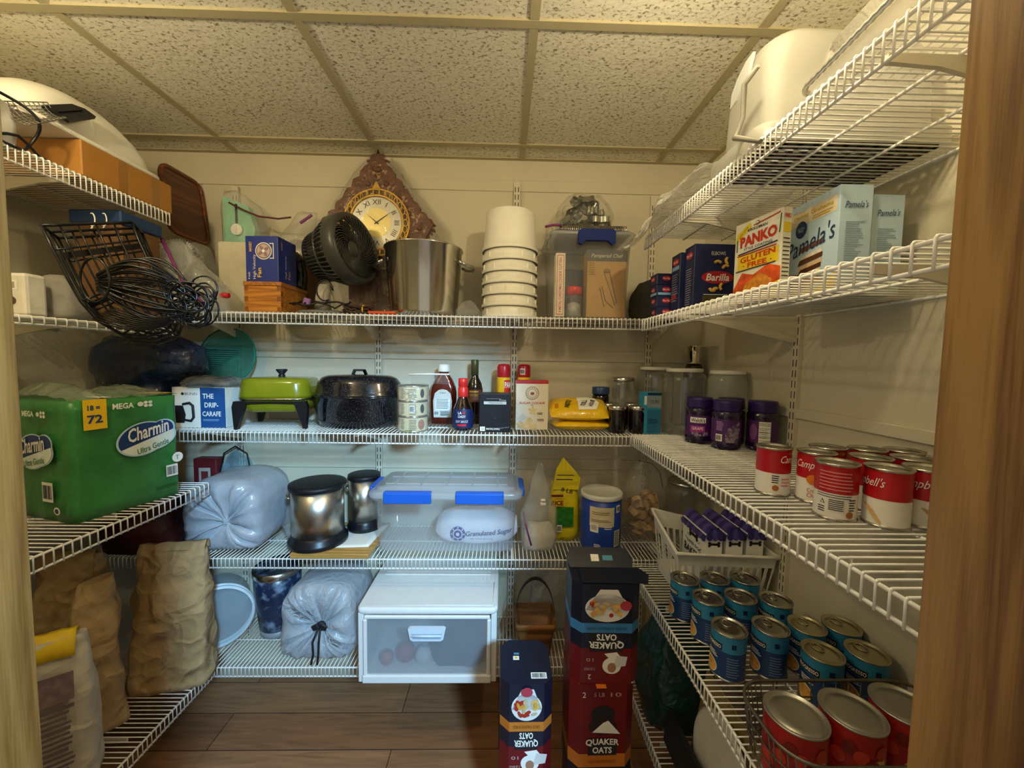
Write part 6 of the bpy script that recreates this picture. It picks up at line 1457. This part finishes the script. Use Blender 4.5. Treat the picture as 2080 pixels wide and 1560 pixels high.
# ================================================================== RIGHT WALL, BOTTOM SHELF
z = ZR5
t = MB(); pouch(t, [(.20, .20, 0), (.23, .23, .08), (.22, .22, .18), (.17, .17, .28), (.08, .08, .34)], amp=.018, sc=11, seed=111)
tag(t.build('green_bag', film('#0f4a44', .90, .15, .6, 24, .8, 'green_film', .5), loc=(.60, 1.275, z)), 'glossy dark green plastic bag on the lowest right shelf', 'bag')
o = MB(); mp = rightf(0, 0, 0); o.prism([(0, 0), (.36, 0), (.36, .26), (.05, .26), (0, .2)], mp, -.002, .002); o.warp(lambda p: V((p.x+.16*p.z, p.y, p.z)))
tag(o.build('cardboard_sheet', mat('#a08a58', .7), loc=(.60, .77, z)), 'tan cardboard sheet leaning behind the white round lid', 'cardboard')
o = MB(); o.lathe([(.135, 0), (.138, .004), (.130, .008), (.115, .006), (.001, .006)], 56, (0, 0, .1385), rot=Ry(-PI/2+.1)); 
tag(o.build('round_lid', mat('#d8d4c6', .4), loc=(.578, .93, z)), 'round white plastic lid standing on the lowest right shelf', 'lid')
o = MB(); o.prism([(0, 0), (.44, 0), (.44, .10), (0, .13)], mp, -.006, .006); o.warp(lambda p: V((p.x+.10*p.z, p.y, p.z)))
tag(o.build('black_tray', BLACKM, loc=(.532, .72, z)), 'black flat pan standing on edge before the white round lid', 'pan')

# ================================================================== LOWEST BACK SHELF
z = Z5
t = thing('drawer_unit', 'white single-drawer plastic storage unit', 'drawer unit', (0, 0, 0))
xl, xr = -.520, -.013; w = xr-xl; d = .37; h = .286; t.location = ((xl+xr)/2, 1.371+d/2, z)
DU = mat('#e9e8e4', .4, amt=.02); fr = .022
mb = MB()
for s in (-1, 1): mb.box((s*(w/2-fr/2), 0, (h-.02)/2), (fr, d, h-.02), .004, 2)
mb.box((0, d/2-.005, h/2-.01), (w-.03, .01, h-.03)); mb.box((0, 0, .008), (w-.02, d-.01, .014), .002, 1); mb.build('frame', DU, t)
mb = MB(); mb.loft([rrect(w*1.0, d*1.0, .018, 4, h-.024), rrect(w*1.012, d*1.02, .02, 4, h-.020), rrect(w*1.012, d*1.02, .02, 4, h-.006), rrect(w*.995, d*.98, .018, 4, h)])
for yy in (.035, .055):
    mb.tube([(-w*.44+w*.88*i/60, yy, h+.0005+.0016*(i % 2)) for i in range(61)], .0022, 5)
mb.tube([(-w*.47, -d*.46, h), (w*.47, -d*.46, h), (w*.47, -.02, h)], .0015, 5); mb.build('top', DU, t)
mb = MB(); DP = film('#c9d2da', .34, .3, .02, 10, .9, 'drawer_plastic', .3); pw = w-2*fr-.006
mb.box((0, -d/2-.004, .140), (pw, .006, h-.062), .002, 1); mb.build('drawer_front', DP, t)
mb = MB(); mb.box((0, -d/2-.006, .022), (pw+.012, .018, .030), .004, 2)
for s in (-1, 1): mb.box((s*(pw/2-.004), -d/2-.006, .14), (.014, .014, .215), .003, 1)
mb.box((0, -d/2-.004, h-.032), (pw, .012, .012), .003, 1); mb.build('drawer_rail', DU, t)
mb = MB(); mp = front(0, -d/2-.007, .196); mb.m(mat('#d6e2ee', .35)); P_ = [(-.068, .022), (-.060, .026), (.060, .026), (.068, .022), (.060, -.018), (.050, -.024), (-.050, -.024), (-.060, -.018)]; mb.prism(P_[::-1], mp, 0, .012); mb.poly(mp, [(-.05, -.015), (.05, -.015), (.055, .004), (-.055, .004)], mat('#9fb2c4', .4), .0125); mb.m(mat('#d6e2ee', .35)); mb.tube([mp(-.055, -.004, .013), mp(.055, -.004, .013)], .004, 6); mb.build('drawer_handle', None, t)
L0 = t.location.copy()
for (x, y, zz, rr2, c_, nm, lb) in ((-.03, -.11, .016, .032, '#d5d6d2', 'white_spool', 'white round reel seen dimly inside the frosted drawer'), (-.10, -.10, .016, .036, '#a4484a', 'red_ball', 'dull red ball seen dimly inside the frosted drawer'), (-.17, -.115, .016, .026, '#b9696a', 'pink_ball', 'small pinkish ball at the left inside the frosted drawer')):
    o = MB(); o.lathe([(rr2*math.sin(PI*i/12)+.0001, rr2-rr2*math.cos(PI*i/12)) for i in range(13)], 20)
    tag(o.build(nm, mat(c_, .5), loc=L0+V((x, y, zz))), lb, 'ball' if 'ball' in nm else 'reel')
o = MB(); pouch(o, [(.20, .14, 0), (.22, .16, .06), (.16, .12, .13)], amp=.012, sc=16, seed=121); tag(o.build('dark_bundle', mat('#34363f', .7), loc=L0+V((.10, -.06, .016))), 'dark folded bundle at the right inside the frosted drawer', 'bundle')
# white bag with black tie
t = thing('tied_bag', 'white plastic bag gathered with a black drawstring, left of the drawer unit', 'bag', (sx(668, 1.56, -1.05)-.008, 1.588, z))
gather(.02, -.005, .335, .25, .305, 8, nfold=17, top_narrow=.8).build('bag', film('#dfe4ea', .8, .2, .5, 30, .8, 'white_film', .35), t)
mb = MB(); kz, kx = .148, .02; mb.lathe([(.016, -.006), (.020, .004), (.012, .012)], 14, (kx, -.118, kz), rot=Rx(PI/2))
for s in (-1, 1): mb.box((kx+s*.016, -.135, kz+.004), (.026, .008, .022), .003, 1, Ry(s*.5)); mb.tube([(kx+s*.004, -.135, kz), (kx+s*.012-.01, -.146, kz-.05), (kx+s*.010-.012, -.142, kz-.10), (kx-.02+s*.012, -.14, kz-.142)], .0042, 6)
mb.build('drawstring', BLACKM, t)
# mottled blue pail
def mottle(a, b):
    m, nt, out = mk('mottled_enamel'); N = nt.nodes; L = nt.links; p = N.new('ShaderNodeBsdfPrincipled'); p.inputs['Roughness'].default_value = .3
    tc = N.new('ShaderNodeTexCoord'); v = N.new('ShaderNodeTexNoise'); v.inputs['Scale'].default_value = 22; v.inputs['Detail'].default_value = 5; L.new(tc.outputs['Object'], v.inputs['Vector'])
    r = N.new('ShaderNodeValToRGB'); r.color_ramp.elements[0].position = .5; r.color_ramp.elements[0].color = lin(a); r.color_ramp.elements[1].position = .68; r.color_ramp.elements[1].color = lin(b)
    L.new(v.outputs['Fac'], r.inputs['Fac']); L.new(r.outputs['Color'], p.inputs['Base Color']); L.new(p.outputs[0], out.inputs[0]); return m
t = thing('enamel_pail', 'dark blue mottled pail with a bright metal rim behind the tied white bag', 'pail', (sx(578, 1.64, -1.0)-.035, 1.655, z))
mb = MB(); mb.lathe([(.070, .030), (.073, .034), (.090, .20), (.092, .285)], 44); mb.build('pail_body', mottle('#1c2a44', '#7f93ab'), t)
mb = MB(); mb.lathe([(.064, 0), (.070, .006), (.070, .030)], 44); mb.build('foot', mat('#8c8f90', .4), t)
mb = MB(); mb.lathe([(.092, .262), (.095, .266), (.095, .290), (.090, .292)], 44, cap0=False, cap1=False); mb.build('metal_rim', STEEL, t)
# clear tub lying on its side
t = thing('cake_keeper', 'pale translucent round tub lying on its side beside the brown sacks', 'tub', (sx(440, 1.58, -1.05), 1.588, z))
ax_ = V((.55, -.83, 0)).normalized(); Rk = ax_.to_track_quat('Z', 'Y').to_matrix(); c = V((0, 0, .131))
mb = MB(); mb.lathe([(.105, -.10), (.112, -.09), (.120, .03)], 48, c, rot=Rk, cap1=False); mb.build('tub_body', film('#cfe2ee', .55, .2, .02, 10, .9, 'blue_milky', .35), t)
mb = MB()
for zz in (.03, .052): mb.lathe([(.120, zz), (.129, zz+.003), (.130, zz+.012), (.121, zz+.015)], 48, c, rot=Rk, cap0=False, cap1=False)
mb.build('rim', mat('#dfe9ee', .35), t)
mb = MB(); mb.lathe([(.120, .066), (.001, .067)], 48, c, rot=Rk, cap0=False); mb.build('lid_disc', film('#cfe2ee', .45, .2, .02, 10, .9, 'blue_disc', .35), t)
# brown basket and a clear bag behind it
t = thing('handled_basket', 'small brown woodchip basket with a dark arched handle', 'basket', (sx(1086, 1.55, -1.0), 1.545, z))
mb = MB(); BKW = wood('#8a5a2a', '#4d2e14', 'X', 5, .5, 6); mb.loft([rrect(.12, .11, .012, 3, .002), rrect(.155, .14, .014, 3, .145)], True, False)
mb.build('basket_sides', BKW, t, solid=.004)
mb = MB(); mb.loft([rrect(.160, .145, .014, 3, .118), rrect(.163, .148, .014, 3, .146)], False, False); mb.build('rim_band', wood('#a06c34', '#6a431d', 'X', 5, .5, 6), t, solid=.003)
mb = MB(); P_ = [(.081*math.cos(a), 0, .13+.165*math.sin(a)) for a in [PI*i/18 for i in range(19)]]; mb.loft([[V(p)+V((0, -.008, 0)), V(p)+V((0, .008, 0)), V(p)*1.02+V((0, .008, 0)), V(p)*1.02+V((0, -.008, 0))] for p in P_], True, True, False); mb.build('handle', mat('#2a1c12', .4), t)
o = MB(); pouch(o, [(.17, .08, 0), (.18, .10, .12), (.16, .08, .25), (.10, .05, .32)], amp=.012, sc=13, seed=131)
tag(o.build('pale_bag', film('#cfcfca', .6, .15, .6, 26, .9, 'pale_film', .6), loc=(sx(1108, 1.69, -1.0)+.02, 1.69, z)), 'pale cloudy plastic bag behind the brown handled basket', 'bag')

# ================================================================== LEFT: BROWN PAPER SACKS
z = ZL5
KP = crumple('#a68a60', 7, .75)
def paper_sack(label, x, y, rz, w, d, h, seed, top=(.55, .12), lean=(0, 0), fold=True):
    t = thing('paper_sack', label, 'paper bag', (x, y, z), rz, 'brown paper sacks'); mb = MB(); n = 56; rings = []
    for k in range(27):
        q = k/26; s = 1-(1-top[0])*q**1.8; sd = 1-(1-top[1])*q**2.2
        r = sring(w*s, d*sd, h*q, n, 5-2*q, lean[0]*q*q, lean[1]*q*q)
        for i, p in enumerate(r):
            a = ns(p, 6, .011, seed); b_ = ns(p, 17, .007, seed+2); cr = .022*(abs(noise.noise(p*13+V((seed, 0, 0))))-.25)
            p2 = p+(a+b_)*min(1, .25+q)+V((p.x, p.y, 0)).normalized()*cr
            p2.z = 0 if k == 0 else max(.002, p2.z); r[i] = p2
        rings.append(r)
    mb.loft(rings, True, True, True); mb.build('sack', KP, t)
    if fold:
        mb = MB(); L_ = w*top[0]*1.02; tp = V((lean[0], lean[1], h))
        mb.loft([[tp+V((L_*(i/14-.5), yy+.006*noise.noise(V((i*.5, seed, yy*40))), zz+.008*noise.noise(V((i*.4, zz*20, seed))))) for i in range(15)] for yy, zz in ((.010, -.01), (.008, .018), (-.012, .022), (-.026, .0), (-.030, -.05), (-.034, -.085))], False, False, True, closed=False)
        mb.build('folded_top', KP, t, solid=.0015)
    return t
paper_sack('brown paper sack farthest right, top folded over', -1.18, 1.372, .22, .235, .135, .475, 3, top=(.86, .38), lean=(.0, .03))
paper_sack('brown paper sack in the middle, its top pinched to a ridge', -1.292, 1.185, .85, .165, .14, .46, 9, top=(.50, .30), lean=(.03, .02), fold=False)
paper_sack('brown paper sack set back against the left wall', -1.48, 1.31, .2, .19, .16, .49, 15, top=(.8, .3), lean=(.02, .0))
t = thing('flour_sack', 'white printed paper bag with a yellow top, nearest on the lowest left shelf', 'bag', (-1.208, 1.022, z), .62)
mb = MB().m(crumple('#c4bba8', 7, .5)); n = 48; rings = []
for k in range(24):
    q = k/23; r = sring(.17*(1-.35*q**2), .13*(1-.72*q**2.2), .41*q, n, 4, .01*q, 0)
    for i, p in enumerate(r): p2 = p+ns(p, 8, .010, 22)*min(1, .2+q)+ns(p, 19, .004, 23); p2.z = 0 if k == 0 else p2.z; r[i] = p2
    rings.append(r)
mb.loft(rings); mb.build('bag', None, t)
mb = MB()
def ff(x, y, dd=0): q = y/.41; return V((x*(1-.25*q*q)+.01*q, -.065*(1-.72*q**2.2)*(1-.35*abs(x/.1)**3)-.017-dd, y))
ff.curved = True
PRT = mat('#6d5a5c', .6); mb.rect(ff, .01, .30, .085, .07, mat('#7a6468', .6, amt=.3, scale=50), .003); 
rnd = random.Random(6)
for i in range(17): q = rnd.uniform(.05, .085); mb.rect(ff, .01+rnd.uniform(-.004, .004), .25-.0135*i, q, .0065 if i % 4 else .010, PRT, .003)
rf_ = lambda x, y, dd=0: V((.1*(1-.35*(y/.41)**2)+.010+dd, x*(1-.7*(y/.41)**2.2), y))
mb.build('print', None, t)
mb = MB(); mb.loft([[V((-.052+.104*i/10, yy, zz+.006*noise.noise(V((i, zz*9, 2))))) for i in range(11)] for yy, zz in ((.022, .385), (.016, .420), (-.010, .425), (-.026, .395), (-.036, .368))], False, False, True, closed=False); mb.build('yellow_top', mat('#e0bd1c', .5), t, solid=.002)

# ================================================================== FLOOR: OAT CARTONS
def oat_box(label, x, y, z0, w, d, kind, rz=0, flaps=False):
    t = thing('oatmeal_box', label, 'box', (x, y, z0), rz, 'bulk oatmeal cartons'); h = .2895; ch = .026
    NB_ = mat('#141a2c', .35, amt=.05); RB = mat('#6d1418', .35, amt=.08, scale=10); BLB = mat('#3c7fb4', .4); ORB = mat('#c9762a', .4)
    oc = [(-w/2+ch, -d/2), (w/2-ch, -d/2), (w/2, -d/2+ch), (w/2, d/2-ch), (w/2-ch, d/2), (-w/2+ch, d/2), (-w/2, d/2-ch), (-w/2, -d/2+ch)]
    mb = MB(); up = kind in ('up',)              # printed the right way up, else upside down
    lay = [(0, h, RB)] if up else [(0, .118, RB), (.118, .160, NB_), (.152, .178, ORB if kind == 'orange' else BLB), (.178, h, NB_)]
    if up: lay = [(0, .045, NB_), (.045, .085, ORB), (.085, h, RB)]
    else: lay = [(0, .105, RB), (.105, .150, NB_), (.150, .178, ORB if kind == 'orange' else BLB), (.178, h, NB_)]
    for a, b_, m_ in lay:
        mb.m(m_); mb.loft([[V((p[0], p[1], a)) for p in oc], [V((p[0], p[1], b_)) for p in oc]], a == 0, b_ == h, False)
    fw = w-2*ch; mp = front(0, -d/2, 0); R_ = 0 if up else PI
    if up:
        mb.rect(mp, 0, .107, fw*.62, .052, INK, .0005); mb.text(mp, 'QUAKER', 0, .121, PAPERW, .022, fw*.72, bold=.03, arc=-1.2); mb.text(mp, 'OATS', 0, .097, PAPERW, .019, fw*.42, bold=.03)
        mb.text(mp, 'OLD FASHIONED', 0, .063, mat('#8a4a18', .5), .009, fw*.6); mb.oval(mp, 0, .200, fw*.26, .030, INK, .0006); mb.poly(mp, [(-.03, .150), (.05, .145), (.015, .185), (.0, .178)], PAPERW, .001); mb.oval(mp, 0, .168, .04, .026, mat('#2a1a16', .5), .0007)
        mb.text(mp, '2', -.055, .262, PAPERW, .016); mb.text(mp, '5 LB', -.012, .262, mat('#c9a7a2', .5), .012, .03); mb.text(mp, '10', .035, .262, mat('#c9a7a2', .5), .012, .03); mb.oval(mp, 0, .02, fw*.3, .018, PAPERW, .0006)
    else:
        BW_ = mat('#e6e2da', .5); mb.oval(mp, 0, .222, fw*.44, .040, BW_, .0006, 30); mb.poly(mp, [(-fw*.44, .215), (fw*.44, .215), (fw*.2, .275), (-fw*.15, .275)], BW_, .0006)
        rnd = random.Random(kind)
        for i in range(22): mb.oval(mp, rnd.uniform(-.3, .3)*fw, .222+rnd.uniform(-.024, .018), rnd.uniform(.005, .012), rnd.uniform(.004, .007), mat(rnd.choice(('#b3301f', '#d99a3a', '#c8b088', '#e0b45a')), .5), .001+.00015*i, 12, rnd.uniform(0, 3))
        mb.oval(mp, fw*.36 if kind != 'orange' else 0, .232 if kind != 'orange' else .270, .016, .014, mat('#b23a4a', .4), .005)
        mb.text(mp, 'OLD FASHIONED' if kind == 'orange' else 'QUICK 1-MINUTE OATS', 0, .164, mat('#17324f', .5) if kind != 'orange' else mat('#6d3a12', .5), .009, fw*.78, rot=PI)
        mb.text(mp, 'QUAKER', 0, .116, PAPERW, .023, fw*.70, bold=.03, rot=PI, arc=-1.0); mb.text(mp, 'OATS', 0, .138, PAPERW, .019, fw*.40, bold=.03, rot=PI)
        mb.rect(mp, 0, .122, fw*.66, .052, INK, .0005); mb.oval(mp, fw*.12, .055, .026, .024, PAPERW, .0006); mb.poly(mp, [(-.005, .09), (.03, .095), (.05, .07), (.015, .07)], PAPERW, .0008); mb.poly(mp, [(.02, .05), (.055, .055), (.06, .082), (.03, .085)], mat('#d5d2cb', .5), .001); mb.oval(mp, fw*.12, .05, .012, .014, mat('#a8765a', .5), .0014)
        mb.text(mp, '2', -fw*.32, .022, PAPERW, .014, rot=PI); mb.text(mp, '5 LB BAGS', -fw*.32, .045, mat('#c9a7a2', .5), .008, .03, rot=PI); mb.text(mp, '10', -fw*.32, .072, mat('#c9a7a2', .5), .010, .02, rot=PI)
    tp = topf(-w/2, -d/2, h)
    if kind == 'orange':
        mb.barcode(tp, w*.74, d*.17, .045, .022, PAPERW, INK); mb.rect(tp, w*.32, d*.56, .018, .016, PAPERW); mb.oval(tp, w*.32, d*.56, .004, .004, YEL, .001); mb.rect(tp, w*.33, d*.66, .016, .008, mat('#4b8fb0', .5)); mb.rect(tp, w*.52, d*.5, .002, d*.6, mat('#0d111c', .5))
    elif kind == 'blue': mb.barcode(tp, w*.26, d*.24, .036, .026, PAPERW, INK); mb.rect(tp, w*.5, d*.5, w*.8, .0016, mat('#0a0e18', .6))
    else: mb.rect(tp, w*.22, d*.1, .035, .02, YEL); mb.rect(tp, w*.45, d*.12, .028, .06, mat('#d8742a', .4), .0008); mb.rect(tp, w*.75, d*.14, .075, .034, PAPERW, .001)
    mb.build('carton', None, t)
    if flaps:
        mb = MB().m(NB_); f_ = flat((-w/2, d*.02, h+.003), (1, 0, 0), (0, .75, .5)); mb.prism([(.004, 0), (w-.004, 0), (w+.002, .03), (w-.012, .062), (.012, .066), (-.006, .03)], f_, -.0012, .0012); mb.rect(f_, w*.42, .03, .024, .022, PAPERW, .0016); mb.rect(f_, w*.62, .03, .03, .016, mat('#4b8fb0', .5), .0016); mb.build('rear_flap', None, t)
        mb = MB().m(NB_); f_ = flat((w*.1, -d*.48, h+.0028), (1, 0, 0), (0, 1, .03)); mb.prism([(-.09, 0), (w*.48, 0), (w*.56, .04), (w*.46, .075), (-.09, .07)], f_, -.0010, .0010); mb.build('front_flap', None, t)
    return t
h = .2900; z0 = ZF+.0005
X0 = .297; oat_box('bottom oatmeal carton of the right stack, on the floor', X0, 1.108, z0, .188, .155, 'orange', .0)
oat_box('middle oatmeal carton of the right stack, dark red and right way up', X0-.006, 1.104, z0+h, .184, .154, 'up', .015)
oat_box('topmost oatmeal carton, blue banded and upside down, flaps open', X0+.0, 1.108, z0+2*h, .192, .157, 'blue', -.02, flaps=True)
X0 = .076; oat_box('lower oatmeal carton of the left stack, on the floor', X0, 1.118, z0, .150, .172, 'orange', .0)
oat_box('upper oatmeal carton of the left stack, orange banded and upside down', X0, 1.116, z0+h, .149, .172, 'orange', .01)
